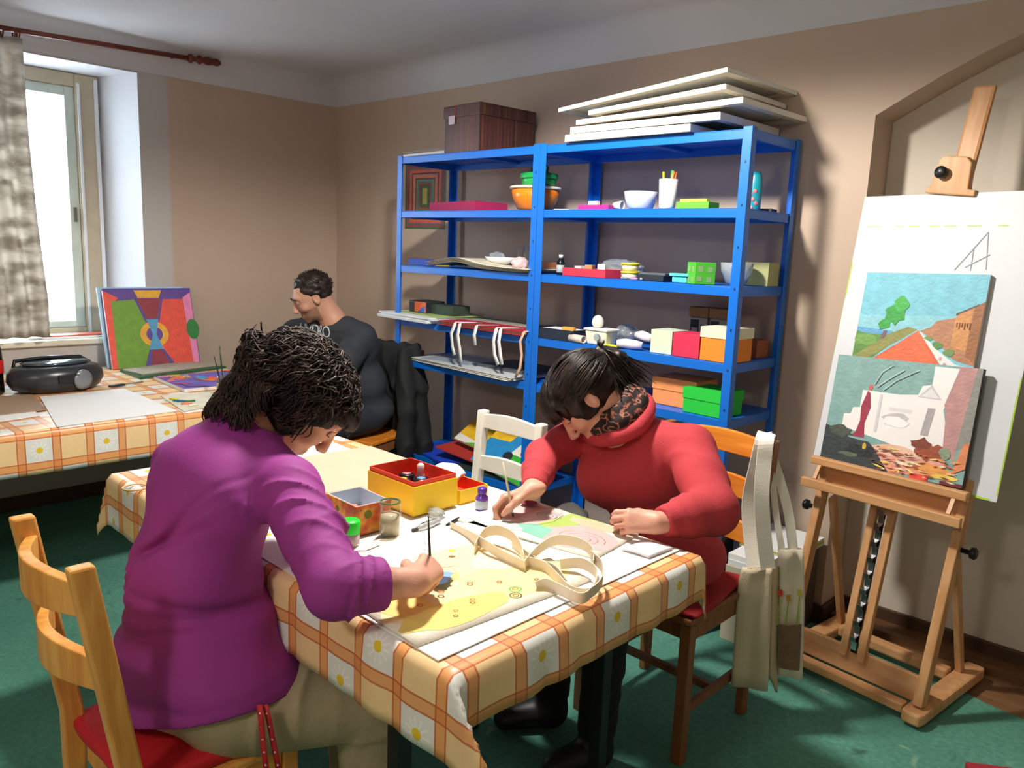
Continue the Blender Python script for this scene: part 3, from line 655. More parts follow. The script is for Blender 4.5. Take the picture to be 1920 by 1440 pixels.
for k, (px, c_, lab_) in enumerate(((1172, '8A90A8', 'grey paint tube lying before the yellow tubs'), (1190, 'B88AC8', 'lilac paint tube lying before the yellow tubs'))):
    x = at(px, 524, 1, -.41).x; b = MB(); b.tube([(-.014,0,.0055),(.008,0,.0055),(.016,0,.0055)], [.0055,.0055,.003], 10); put('paint_tube', b, mat('pt'+c_, c_, .4), lab_, 'paint tube', (x, -.415, z3), .3, 0)
x, w = span(1256, 1292, 520, -.39); o = empty('tub', (x, -.37, z3), 'small turquoise tub with a wide lid', 'tub')
b = MB(); b.box(-w*.38, w*.38, -.022, .022, 0, .024); b.build('tub_body', mat('aqua', '5AD0C8', .4), o, bevel=.004); b = MB(); b.box(-w*.5, w*.5, -.028, .028, .0245, .036); b.build('tub_lid', mat('aqua', '5AD0C8', .4), o, bevel=.003)
x, w = span(1289, 1322, 520, -.40); gsz = .082
o = carton('gift_box', 'green cube box with pale squares on the second right shelf', 'box', (at(1312, 530, 1, -.38).x, -.375, z3), gsz, gsz, gsz, '4CB82C', rz=math.radians(-38))
b = MB()
for fx in (-1, 1):
    for (u, v) in ((.22,.25),(.70,.22),(.28,.70),(.74,.68)):
        s_ = .010; q = (u-.5)*gsz; zz = v*gsz
        b.box(q-s_, q+s_, -gsz/2-.0008, -gsz/2-.0001, zz-s_, zz+s_); b.box(gsz/2+.0001, gsz/2+.0008, q-s_, q+s_, zz-s_, zz+s_)
b.build('printed_squares', mat('pale_green_print', 'B8E0A0', .6), o)
x, w = span(1346, 1398, 510, -.30); lathe_thing('glass_bowl', 'translucent grey bowl behind the right shelf post', 'bowl', (x+.01, -.28, z3), bowl_prof(.062, .085, .003, .45), 'B8C4CC', rough=.15, m=mat('frosted_glass', 'C8D4DC', .15, trans=.55))
x, w = span(1400, 1447, 515, -.16); carton('small_box', 'olive and cream box behind the right shelf post', 'box', (x-.005, -.15, z3), .12, .09, .09, 'A8AA78')
# L4 --------------------------------------------------------------
z4 = LV[3]+.0005
rg = random.Random(4)
def pile(n, cx, cy, w, d, z, cols, jit, name, labs, group, th=.004, rz0=0, cat='paper'):
    for k in range(n):
        b = MB(); b.box(-w/2, w/2, -d/2, d/2, 0, th-.0004); o = b.build(name, mat('pp'+cols[k % len(cols)], cols[k % len(cols)], .75, .04, 8), None)
        o.location = (cx+rg.uniform(-jit, jit), cy+rg.uniform(-jit, jit), z+k*th); o.rotation_euler.z = rz0+rg.uniform(-jit, jit)*2; tag(o, labs[k], cat, group)
    return z+n*th
zz = pile(4, 1.33, -.27, .46, .40, z4, ['DCE4EA', 'E8ECEE', 'CFD8E0', 'E2E6E8'], .012, 'paper_pad', ['white paper pad, lowest of the pile on the third left shelf','white paper pad, second of the pile on the third left shelf','bluish paper pad, third of the pile on the third left shelf','white paper pad, topmost of the pile on the third left shelf'], 'paper pads jutting over the left shelf end', .007, -.08)
b = MB(); b.box(-.19, .19, -.15, .15, 0, .004); put('green_folder', b, mat('lime_card', 'A8C070', .7, .1, 9), 'lime green card folder on top of the white paper pads', 'folder', (1.38, -.26, zz+.0005), -.15, .001)
zf = zz+.005
x, w = span(772, 808, 580, -.33); o = carton('paint_set_box', 'black box with a red and blue picture on its front', 'box', (x, -.29, zf), w, .12, .062, '1E2428', rz=-.08)
b = MB(); b.box(-w*.18, w*.46, -.0612, -.0602, .004, .058); lb = b.build('printed_panel', mat('panel_red', 'E0683A', .5), o)
b = MB(); b.prism([(.0, .004), (w*.40, .004), (w*.42, .04), (w*.2, .022)], -.0618, -.0613, Matrix(((1,0,0,0),(0,0,1,0),(0,1,0,0),(0,0,0,1)))); b.build('printed_shape', mat('panel_blue', '3A6AC0', .5), lb)
x, w = span(809, 856, 585, -.31); carton('paint_set_box', 'dark green box lying right of the picture box', 'box', (x, -.27, zf), w, .12, .050, '34443A', rz=-.06)
x, w = span(850, 905, 590, -.2); b = MB(); b.box(-.10, .10, -.07, .07, 0, .02); put('magazine_stack', b, mat('mag', '8A9A78', .6, .8, 25), 'mottled magazines lying behind the green box', 'magazines', (1.62, -.22, z4), .2, .002)
# portfolio of red card with ribbons
pf = empty('portfolio', (1.87, -.27, z4), 'red card portfolio with white ribbon ties on the third left shelf', 'portfolio')
redc = mat('red_card', 'B82034', .6, .06, 9)
b = MB(); b.box(-.30, .29, -.185, .14, 0, .004); b.build('back_cover', redc, pf, bevel=.001)
b = MB(); b.box(-.28, .28, -.17, .13, .0045, .017); b.build('sheets', mat('sheets_tan', 'C0A888', .8, .1, 8), pf)
b = MB(); b.box(-.29, .28, -.186, -.02, .0175, .021, 0); b.build('front_cover', redc, pf, bevel=.001)
b = MB(); b.box(-.29, .29, -.015, .145, .0175, .022); b.build('front_cover', mat('cover_grey', 'A8A296', .7, .05, 9), pf, bevel=.001)
wr = mat('white_ribbon', 'F4F4F6', .6)
def ribbon(pts, w, m=wr, parent=pf, name='ribbon_tie'):
    b = MB(); b.strip([Vector(p)-parent.location for p in pts], w, .0012, 0, (1,.1,0)); return b.build(name, m, parent)
def rib_px(pl, w, yy=-.462): 
    q = [at(px, py, 1, yy) for px, py in pl]; return q
for pl, back in (((( 853, 606), (846, 625), (848, 650), (852, 666)), (875, 598)), (((862, 604), (858, 628), (862, 655), (864, 679)), (884, 597)), (((893, 613), (889, 628), (891, 647)), (896, 608)), (((930, 620), (925, 640), (927, 665), (934, 684)), (945, 611)), (((938, 620), (935, 640), (938, 665), (941, 684)), (957, 610))):
    q = rib_px(pl, .018); s0 = Vector((q[0].x, -.455, z4+.0235)); e0 = Vector((q[0].x+.05, -.36, z4+.0235)); ribbon([e0, s0, Vector((q[0].x, -.461, z4+.014))]+q[1:], .019)
q = rib_px([(985, 618), (975, 640), (978, 665), (975, 690), (966, 708)], .015)
ribbon([Vector((q[0].x-.01, -.40, z4+.024)), Vector((q[0].x-.01, -.457, z4+.022))]+q[1:], .014, mat('peach_ribbon', 'E0B49A', .6))
b = MB(); b.box(-.11, .11, -.14, .14, 0, .004); put('brown_sheet', b, mat('kraft', 'B89A78', .7), 'kraft brown sheet partly under the red portfolio', 'paper', (1.49, -.28, z4+.0335), .1, .001) if False else None
# right of the middle post
x, w = span(1012, 1084, 628, -.38); ox_ = x
o = carton('document_box', 'navy blue open box with papers on the third right shelf', 'box', (x+.0, -.35, z4), w, .15, .048, '1A2438', open_=True, rz=.02)
b = MB(); b.box(-w*.42, w*.42, -.062, .062, 0, .003); put('paper_stack', b, paper_w, 'white papers lying in the navy open box', 'paper', (x, -.35, z4+.0400), .02, .0005)
sup = MB(); sup.box(-w*.40, w*.40, -.06, .06, 0, .0360); put('notebook', sup, mat('nb', 'A0A0A4', .8), 'grey notebook block under the papers in the navy box', 'notebook', (x, -.35, z4+.0035), .02, .001)
b = MB(); b.box(-.03, .03, -.012, .012, 0, .014); put('sponge', b, mat('spng', 'E0983A', .8), 'orange strip lying on the papers in the navy box', 'strip', (x+.05, -.37, z4+.0435), .3, .003)
x, w = span(1064, 1092, 632, -.42); b = MB(); L_ = .085
b.lathe([(.014,0),(.017,0),(.017,L_),(.014,L_),(.014,0)], 20, Matrix.Rotation(PI/2, 4, 'Y')); o = b.build('paper_roll', mat('roll_paper', 'D8CCC0', .7)); o.location = (x-.03, -.412, z4+.0175); o.rotation_euler.z = -.15; tag(o, 'whitish paper roll lying before the navy box', 'roll')
x, w = span(1090, 1144, 640, -.40)
tbx = empty('margarine_tub', (x+.01, -.375, z4), 'white and yellow plastic margarine tub on the third right shelf', 'tub')
b = MB(); Mx = None
def frus(b, a0, b0, a1, b1, z0, z1, mi=0): b.add([(-a0,-b0,z0),(a0,-b0,z0),(a0,b0,z0),(-a0,b0,z0),(-a1,-b1,z1),(a1,-b1,z1),(a1,b1,z1),(-a1,b1,z1)], [(0,3,2,1),(4,5,6,7),(0,1,5,4),(1,2,6,5),(2,3,7,6),(3,0,4,7)], mi)
frus(b, .050, .034, .058, .042, 0, .060); b.build('tub_body', mat('tub_white', 'F0EEDC', .4, .05, 8), tbx, bevel=.006)
b = MB(); b.box(-.063, .063, -.047, .047, .0605, .070); b.build('tub_lid', mat('tub_lidw', 'F4F4F0', .4), tbx, bevel=.004)
b = MB(); b.prism(EL(0, 0, .019, .015, 20), 0, .0008, Matrix.Translation((.010, -.0404, .034)) @ Matrix.Rotation(PI/2+.13, 4, 'X')); lg = b.build('label_oval', mat('lab_grey', 'A8B4B4', .5), tbx)
b = MB(); b.tube([(-.004+.014*math.cos(a)+.014, -.0425-.0012*math.sin(a), .034+.013*math.sin(a)) for a in [(-1.2+2.4*i/8) for i in range(9)]], .0012, 6); b.build('label_arc', mat('lab_dark', '3A4448', .5), tbx)
# white lump on the tub
crumple('egg', 'white rounded plaster lump on the lid of the margarine tub', 'lump', (tbx.location.x-.022, -.375, z4+.0708), .026, .026, .030, mat('plaster_lump', 'E8E2D4', .7), 9, .03)
x, w = span(1120, 1168, 645, -.42); b = MB(); b.box(-.055, .055, -.03, .03, 0, .004); put('packet', b, mat('pk_dark', '2A2E30', .5), 'dark flat packet before the tub at the shelf edge', 'packet', (x, -.40, z4), -.12, .001); b = MB(); b.box(-.042, .042, -.02, .02, 0, .003); put('packet', b, mat('pk_yellow', 'D8DC28', .5), 'acid yellow packet lying on the dark flat packet', 'packet', (x, -.40, z4+.0045), -.12, .001)
cloth_w = mat('white_cloth', 'E8E0E4', .85, .04, 12, .2, 60)
for k, (px, yy, a_, lab_) in enumerate(((1180, -.40, .3, 'white rolled cloth lying lowest of the bundle by the pale green box'), (1195, -.36, -.4, 'white rolled cloth leaning across the bundle by the pale green box'))):
    x = at(px, 645, 1, yy).x; b = MB(); b.tube([(-.052,0,.018),(-.02,.004,.021),(.02,-.003,.020),(.055,0,.018)], [.016,.020,.019,.015], 14); o = b.build('cloth_roll', cloth_w); o.location = (x+.03*k, yy, z4+.0*k+.034*k+.002); o.rotation_euler.z = a_; tag(o, lab_, 'cloth', 'white cloth rolls')
crumple('plastic_bag', 'clear crumpled bag lying behind the white cloth rolls', 'bag', (at(1165, 630, 1, -.25).x, -.22, z4), .06, .05, .045, clr, 12, .25)
def fbox(pl, pr, pyb, yf, d, h, **k): 
    x, w = span(pl, pr, pyb, yf); return x, w
x, w = span(1218, 1258, 665, -.40); carton('card_box', 'pale green box left of the red box', 'box', (x, -.40+.06, z4), w, .12, .093, 'D0DCC0', group=None)
x, w = span(1259, 1310, 668, -.41); carton('card_box', 'crimson red box between the pale green and the orange box', 'box', (x, -.41+.06, z4), w-.002, .12, .092, 'D22C50')
x, w = span(1311, 1362, 672, -.415); carton('card_box', 'orange box with a pale cream lid on the third right shelf', 'box', (x+.012, -.415+.075, z4), w+.022, .15, .128, 'F08A24', lid=.040, lidcol='E4E2C4')
x, w = span(1414, 1446, 655, -.17); carton('card_box', 'small brown box behind the orange lidded box', 'box', (3.12, -.13, z4), .09, .10, .07, 'A05A38')
for k, px in enumerate((1312, 1350)):
    x = at(px, 610, 1, -.10).x-.0; o = empty('spice_jar', (x, -.085, z4), ('brown lidded glass jar with photo label, left of the pair at the back','brown lidded glass jar with photo label, right of the pair at the back')[k], 'jar', 'jars at the back of the third right shelf')
    b = MB(); b.box(-.042, .042, -.03, .03, 0, .135); b.build('jar_glass', mat('jar_grey', 'A8A29C', .2, trans=.3), o, bevel=.006)
    b = MB(); b.box(-.046, .046, -.034, .034, .1355, .178); b.build('jar_lid', mat('jar_lid_brown', '8A6236', .5, .1, 8), o, bevel=.003)
    b = MB(); b.box(-.036, .004, -.0312, -.0302, .02, .125); lb = b.build('jar_label', mat('jar_black', '181A1C', .5), o)
    b = MB(); b.box(-.030, -.002, -.0318, -.0313, .06, .09); b.build('label_photo', mat('jar_photo', 'A89888', .5, .6, 60), lb)
# L5 --------------------------------------------------------------
z5 = LV[4]+.0005
zz = pile(5, 1.74, -.27, .78, .36, z5, ['E4E2D8', 'F0EEE4', 'D8D4C8', 'ECE8DA', 'C8CCCE'], .010, 'drawing_sheet', ['cream sheet, lowest of the wide pile on the fourth left shelf','cream sheet, second of the wide pile on the fourth left shelf','greyish sheet, third of the wide pile on the fourth left shelf','cream sheet, fourth of the wide pile on the fourth left shelf','pale grey sheet, topmost of the wide pile on the fourth left shelf'], 'drawing sheets on the fourth left shelf', .0035, -.06)
b = MB(); b.box(-.16, .16, -.14, .14, 0, .003); put('plastic_sleeve', b, mat('sleeve_blue', 'B0C0CC', .2), 'bluish plastic sleeve lying on the wide pile of sheets', 'sleeve', (1.56, -.28, zz+.0005), .12, .0005)
b = MB(); b.box(-.20, .20, -.15, .15, 0, .006); put('grey_portfolio', b, mat('marbled_grey', '5A6268', .6, .7, 14), 'marbled grey portfolio lying on the wide pile of sheets', 'portfolio', (1.93, -.21, zz+.0005), -.05, .001)
zz = pile(2, 2.45, -.28, .30, .30, z5, ['D8D8CC', 'E8E4D0'], .015, 'paper_sheet', ['grey-cream sheet, lower one on the fourth right shelf','cream sheet, upper one on the fourth right shelf'], 'loose sheets on the fourth right shelf', .004, .1)
x, w = span(1243, 1305, 765, -.36); carton('card_box', 'light orange lidded box left of the bright green box', 'box', (2.93-.02, -.27, z5), .20, .16, .112, 'F0985A', lid=.05)
x, w = span(1283, 1340, 775, -.40); carton('card_box', 'bright green lidded box on the fourth right shelf', 'box', (3.075, -.33, z5), .17, .15, .098, '1EC83C', rz=math.radians(-4), lid=.042)
# L6 and the floor under it -----------------------------------------
z6 = LV[5]+.0005
for k, (x0, w, d, h, c_, lab_) in enumerate(((1.48, .36, .30, .025, '2448C8', 'blue folder on the bottom left shelf'), (1.62, .34, .30, .022, 'B03038', 'red folder lying half over the blue one'))):
    pass
b = MB(); b.box(-.21, .21, -.16, .16, 0, .012); put('folder', b, mat('folder_blue', '1C48D0', .5), 'bright blue folder lying on the low left shelf', 'folder', (1.50, -.26, z6+.003), -.25, .001)
b = MB(); b.box(-.20, .20, -.15, .15, 0, .010); o = put('folder', b, mat('folder_red', 'B83A30', .5), 'red folder lying across the blue folder', 'folder', (1.72, -.25, z6+.0445), .12, .001); o.rotation_euler.y = .12
b = MB(); b.box(-.19, .19, -.15, .15, 0, .012); put('folder', b, mat('folder_dark', '2A3A34', .5), 'dark green folder under the red one', 'folder', (1.84, -.27, z6+.0), .05, .001)
pl = [('1E8AC8', [(0,0),(.35,0),(.5,1),(0,1)]), ('2CA82C', [(.35,0),(1,0),(1,.55),(.45,.5)]), ('D84A2C', [(.55,.55),(1,.6),(1,1),(.5,1)]), ('E8B820', [(0,.6),(.3,.7),(.35,1),(0,1)]), ('16202C', EL(.42,.42,.07,.1))]
M = frame((2.03, -.33, z6+.115), (1,0,-.18), (0,.75,.62)); flat_art('canvas_picture', M, .40, .26, pl, 'bright blue, green and red painting seen through the white chair', 'painting', th=.016)
pl = [('E8B820', [(0,.2),(.6,.1),(.7,1),(0,1)]), ('3A8AB8', [(.6,.1),(1,.2),(1,1),(.7,1)]), ('5AB82C', [(.2,0),(1,0),(1,.3),(.5,.2)])]
M = frame((1.78, -.22, z6+.155), (1,0,-.1), (0,.75,.45)); flat_art('canvas_picture', M, .40, .24, pl, 'yellow and light blue painting lying behind the folders', 'painting', th=.014)
crumple('fabric_bag', 'dark brown crumpled fabric heap on the bottom right shelf behind the chair slats', 'fabric', (3.03, -.24, .1005), .13, .13, .27, mat('dark_fabric', '3A322C', .9, .4, 8), 21, .12)
crumple('fabric_bag', 'grey-beige crumpled fabric on the bottom right shelf behind the white chair', 'fabric', (2.33, -.25, .1005), .10, .10, .09, mat('grey_fabric', '77736C', .9, .2, 8), 22, .12)
# ------------------------------------------------------------------ oilcloth pattern (orange plaid with daisies), from the cloth's own UV in metres
def oilcloth():
    m = bpy.data.materials.new('plaid_daisy_oilcloth'); m.use_nodes = True; t = m.node_tree; bs = t.nodes['Principled BSDF']; bs.inputs['Roughness'].default_value = .38
    uv = t.nodes.new('ShaderNodeUVMap'); sp = t.nodes.new('ShaderNodeSeparateXYZ'); t.links.new(uv.outputs[0], sp.inputs[0])
    def M(op, a, b2=0, c=0):
        n = t.nodes.new('ShaderNodeMath'); n.operation = op
        for i, q in enumerate((a, b2, c)):
            if isinstance(q, (int, float)): n.inputs[i].default_value = q
            else: t.links.new(q, n.inputs[i])
        return n.outputs[0]
    def mix(f, a, b2):
        x = t.nodes.new('ShaderNodeMix'); x.data_type = 'RGBA'
        if isinstance(f, (int, float)): x.inputs[0].default_value = f
        else: t.links.new(f, x.inputs[0])
        for i, q in ((6, a), (7, b2)):
            if isinstance(q, str): x.inputs[i].default_value = (*hexc(q), 1)
            else: t.links.new(q, x.inputs[i])
        return x.outputs[2]
    P = .116
    u = M('DIVIDE', sp.outputs['X'], P); v = M('DIVIDE', sp.outputs['Y'], P)
    fu = M('FRACT', M('ADD', u, 100)); fv = M('FRACT', M('ADD', v, 100)); iu = M('FLOOR', M('ADD', u, 100)); iv = M('FLOOR', M('ADD', v, 100))
    odd = M('LESS_THAN', M('MODULO', M('ADD', iu, iv), 2), .5)
    band = lambda f, w: M('LESS_THAN', f, w)
    bu, bv = band(fu, .26), band(fv, .26)
    line = lambda f: M('MAXIMUM', M('LESS_THAN', M('ABSOLUTE', M('SUBTRACT', f, .02)), .016), M('LESS_THAN', M('ABSOLUTE', M('SUBTRACT', f, .24)), .016))
    lu, lv = line(fu), line(fv)
    n = t.nodes.new('ShaderNodeTexNoise'); n.inputs['Scale'].default_value = 60; n.inputs['Detail'].default_value = 4; t.links.new(uv.outputs[0], n.inputs['Vector'])
    base = mix(n.outputs['Fac'], 'F2CC92', 'F6D9A6')
    # daisy cell: white ground with scalloped edge, petals in faint grey, yellow heart
    cx = M('SUBTRACT', fu, .63); cy = M('SUBTRACT', fv, .63); r = M('SQRT', M('ADD', M('MULTIPLY', cx, cx), M('MULTIPLY', cy, cy)))
    ang = M('ARCTAN2', cy, cx); pet = M('MULTIPLY', M('COSINE', M('MULTIPLY', ang, 11)), .5)
    incell = M('MULTIPLY', odd, M('MULTIPLY', M('SUBTRACT', 1, bu), M('SUBTRACT', 1, bv)))
    white = mix(M('MULTIPLY', M('GREATER_THAN', pet, .25), M('LESS_THAN', r, .27)), 'E8E9E2', 'F4F4F0')
    c = mix(incell, base, white)
    c = mix(M('MULTIPLY', incell, M('LESS_THAN', r, M('ADD', .085, M('MULTIPLY', n.outputs['Fac'], .02)))), c, 'E8C830')
    c = mix(M('MULTIPLY', bu, .75), c, 'E8964A'); c = mix(M('MULTIPLY', bv, .62), c, 'E08844')
    c = mix(M('MULTIPLY', lu, .75), c, 'C0583A'); c = mix(M('MULTIPLY', lv, .75), c, 'C0583A')
    t.links.new(c, bs.inputs['Base Color']); return m
M_CLOTH = oilcloth()

def cloth_mesh(x0, x1, y0, y1, z, drops, name, label, cat, step=.02, uvo=(0,0), wav=.006, seed=0, sag=None, ridge=(12, 42, 12, 6)):
    """oilcloth lying on a rectangle and hanging over its sides; drops = (x-, x+, y-, y+)"""
    dxm, dxp, dym, dyp = drops; rr = .012
    def axis(a0, a1, dm, dp):
        L_ = a1-a0; vals = list(np.linspace(-dm, 0, max(1, int(dm/step))+1)) if dm else [0.0]
        vals += list(np.linspace(0, L_, max(2, int(L_/step))+1))[1:]
        if dp: vals += list(np.linspace(L_, L_+dp, max(1, int(dp/step))+1))[1:]
        return vals
    U = axis(x0, x1, dxm, dxp); V = axis(y0, y1, dym, dyp); Lx, Ly = x1-x0, y1-y0
    rnd = random.Random(seed); ph = [rnd.uniform(0, 6) for _ in range(8)]
    def roll(e):     # overhang distance -> (outward, down) with rounded edge
        if e <= 0: return 0, 0
        a = e/rr
        if a < PI/2: return rr*math.sin(a), rr*(1-math.cos(a))
        return rr, rr+(e-rr*PI/2)
    def P(u, v):
        eu = -u if u < 0 else (u-Lx if u > Lx else 0); su = -1 if u < 0 else 1
        ev = -v if v < 0 else (v-Ly if v > Ly else 0); sv = -1 if v < 0 else 1
        cu = min(max(u, 0), Lx); cv_ = min(max(v, 0), Ly); x, y, zz = x0+cu, y0+cv_, z
        if eu > 0 and ev > 0:
            r = math.hypot(eu, ev); k = math.atan2(ev, eu)/(PI/2)
            # the spare corner cloth folds into a double flap standing out along the diagonal
            q = 1-abs(2*k-1); rg_ = ridge[(1 if su > 0 else 0)+(2 if sv > 0 else 0)]; a = math.radians(rg_)*q; o, d = roll(r)
            hx, hy = (.95, .30) if (su > 0 and sv < 0) else (.707, .707)
            x += su*(o*math.cos(k*PI/2)+hx*math.sin(a)*d); y += sv*(o*math.sin(k*PI/2)+hy*math.sin(a)*d)
            zz -= o*.0+d*math.cos(a)
        elif eu > 0:
            o, d = roll(eu); w = wav*(math.sin(v*23+ph[0])+.6*math.sin(v*41+ph[1]))*min(1, eu/.08); x += su*(o+abs(w)); zz -= d
        elif ev > 0:
            o, d = roll(ev); w = wav*(math.sin(u*19+ph[2])+.6*math.sin(u*37+ph[3]))*min(1, ev/.08); y += sv*(o+abs(w)); zz -= d
        else:
            zz += .0
        return (x, y, zz)
    b = MB(); nu, nv = len(U)-1, len(V)-1
    vs = [P(u, v) for u in U for v in V]; idf = lambda i, j: i*(nv+1)+j
    # offset copy for thickness
    P0 = [[Vector(vs[idf(i, j)]) for j in range(nv+1)] for i in range(nu+1)]
    th_ = .0012; off = len(vs); vs2 = []
    for i in range(nu+1):
        for j in range(nv+1):
            a = P0[min(i+1,nu)][j]-P0[max(i-1,0)][j]; b2 = P0[i][min(j+1,nv)]-P0[i][max(j-1,0)]; nn = a.cross(b2)
            nn = nn.normalized() if nn.length > 1e-9 else Vector((0,0,1)); vs2.append(P0[i][j]-nn*th_)
    fs = []
    for i in range(nu):
        for j in range(nv):
            fs.append((idf(i,j), idf(i+1,j), idf(i+1,j+1), idf(i,j+1))); fs.append((off+idf(i,j), off+idf(i,j+1), off+idf(i+1,j+1), off+idf(i+1,j)))
    for i in range(nu):
        fs.append((idf(i,0), off+idf(i,0), off+idf(i+1,0), idf(i+1,0))); fs.append((idf(i,nv), idf(i+1,nv), off+idf(i+1,nv), off+idf(i,nv)))
    for j in range(nv):
        fs.append((idf(0,j), idf(0,j+1), off+idf(0,j+1), off+idf(0,j))); fs.append((idf(nu,j), off+idf(nu,j), off+idf(nu,j+1), idf(nu,j+1)))
    b.add(vs+vs2, fs, 0, None, True)
    for i, u in enumerate(U):
        for j, v in enumerate(V): b.uv[idf(i,j)] = (u+uvo[0], v+uvo[1]); b.uv[off+idf(i,j)] = (u+uvo[0], v+uvo[1])
    return tag(b.build(name, M_CLOTH), label, cat)
def table(label, x0, x1, y0, y1, ztop, legm, group=None, inset=.03, ix1=None):
    r = empty('work_table', ((x0+x1)/2, (y0+y1)/2, 0), label, 'table', group); ox, oy = r.location.x, r.location.y
    b = MB(); b.box(x0-ox, x1-ox, y0-oy, y1-oy, ztop-.022, ztop); b.build('tabletop', wood('tabletop_wood', 'A88A62', 'C0A47C', .5), r, bevel=.003)
    b = MB(); i = inset
    b.box(x0-ox+i+.035, x1-ox-i-.035, y0-oy+i, y0-oy+i+.02, ztop-.08, ztop-.022); b.box(x0-ox+i+.035, x1-ox-i-.035, y1-oy-i-.02, y1-oy-i, ztop-.08, ztop-.022)
    b.box(x0-ox+i, x0-ox+i+.02, y0-oy+i+.035, y1-oy-i-.035, ztop-.08, ztop-.022); b.box(x1-ox-i-.02, x1-ox-i, y0-oy+i+.035, y1-oy-i-.035, ztop-.08, ztop-.022)
    b.build('apron', legm, r, bevel=.002)
    for sx in (0, 1):
        for sy in (0, 1):
            lx = x0-ox+i if sx == 0 else x1-ox-(ix1 or i)-.035; ly = y0-oy+i if sy == 0 else y1-oy-i-.035
            b = MB(); b.box(lx, lx+.035, ly, ly+.035, 0, ztop-.022); b.build('leg', legm, r, bevel=.003)
    return r
green_leg = mat('green_enamel', '1E7A48', .4, .06, 10); black_leg = mat('black_enamel', '101314', .45)
TX0, TX1, TY0, TY1, TZ = 2.205, 3.700, -2.250, -1.475, .748
table('green-legged work table, left half of the pair in the middle of the room', TX0, 2.950, TY0, TY1, TZ, green_leg, 'work tables pushed together in the middle', inset=.05)
table('black-legged work table, right half of the pair in the middle of the room', 2.954, TX1, TY0, TY1, TZ, black_leg, 'work tables pushed together in the middle', inset=.04, ix1=.195)
cloth_mesh(TX0-.004, TX1+.004, TY0-.004, TY1+.004, TZ+.0025, (.12, .110, .162, .13), 'tablecloth', 'orange plaid oilcloth with daisies draped over the middle work table', 'tablecloth', uvo=(.035, -.018), seed=3, ridge=(14, 62, 10, 5))
# long table at the window
T2Z = .728; T2X1, T2Y1 = 1.405, -1.03
table('table under the window with the radio, oilcloth hanging low', .73, T2X1, -2.95, T2Y1, T2Z, green_leg, 'tables pushed together at the window', inset=.06)
table('second table against the window wall under the leaning painting', .04, .715, -2.95, T2Y1, T2Z, black_leg, 'tables pushed together at the window', inset=.04)
cloth_mesh(.045, T2X1+.004, -2.96, T2Y1+.004, T2Z+.0025, (0, .17, 0, .12), 'tablecloth', 'orange plaid oilcloth covering the long table at the window', 'tablecloth', uvo=(.02, .04), seed=8, wav=.003)

# ------------------------------------------------------------------ things on the middle table
Z = TZ+.0045
def pts_on(z, *px): return [at(a, b_, 2, z) for a, b_ in px]
# white paper sheets (large board at the front)
P_ = pts_on(Z, (828, 1247), (1272, 1031), (1130, 975), (1000, 935))
wsheet = [(3.655, TY0+.004), (3.655, -1.482), (2.98, -1.480), (2.90, -1.62), (2.96, TY0+.006)]
sheet_paper('drawing_paper', 'large white paper sheet under the two painted cotton bags', wsheet, Z, th=.002)
Zp = Z+.0022
gp = [at(590, 835, 2, Z), at(660, 825, 2, Z)]
b = MB(); b.prism([(2.24, -2.10), (2.60, -2.12), (2.60, -1.56), (2.24, -1.54)], 0, .0012); tag(b.build('drawing_paper', paper_w), 'white drawing paper at the far left end of the middle table', 'paper').location = (0, 0, Z)
# beige board
q = [at(637, 842, 2, Z+.006), at(745, 866, 2, Z+.006), at(862, 905, 2, Z+.006), at(615, 920, 2, Z+.006)]
b = MB(); b.prism([(2.385, -1.99), (2.86, -2.0), (2.90, -1.49), (2.42, -1.485)], 0, .005); tag(b.build('board', mat('beige_board', 'C9BBA0', .75, .05, 6)), 'beige cardboard sheet lying at the far side of the middle table', 'board').location = (0, 0, Z+.0015)
Zb = Z+.0068
# yellow box with red lining rim
yb = [at(853, 968, 2, Z), at(697, 925, 2, Z), at(925, 927, 2, Z)]
yn, yl, yr = yb
e1 = Vector((yr.x-yn.x, yr.y-yn.y, 0)); e2 = Vector((yl.x-yn.x, yl.y-yn.y, 0))
yc = Vector(((3.122+3.05)/2-.0, -1.62, 0))
YA = math.atan2(.245, -.02)   # direction of the right side
def open_box(name, label, corner, ang, sx, sy, h, colm, linem, rimcol=None, rim=.014, group=None, zbase=0, t=.003):
    """corner = near corner; x axis at ang, y axis ang+90"""
    r = empty(name, (corner[0], corner[1], zbase), label, 'box', group, ang)
    b = MB(); hb = h-(rim if rimcol else 0)
    def walls(b, a0, a1, c0, c1, z0, z1, t):
        b.box(a0, a1, c0, c0+t, z0, z1); b.box(a0, a1, c1-t, c1, z0, z1); b.box(a0, a0+t, c0+t, c1-t, z0, z1); b.box(a1-t, a1, c0+t, c1-t, z0, z1)
    b.box(0, sx, 0, sy, 0, t); walls(b, 0, sx, 0, sy, t, hb, t); b.build('box_body', colm, r, bevel=.0008)
    b = MB(); b.box(t+.0004, sx-t-.0004, t+.0004, sy-t-.0004, t, t+.001); walls(b, t+.0004, sx-t-.0004, t+.0004, sy-t-.0004, t+.001, h, .002); b.build('box_lining', linem, r)
    return r
ycm = mat('yellow_card', 'F6CC06', .55, .04, 6); rcm = mat('red_card_lining', 'E8482C', .6, .04, 6)
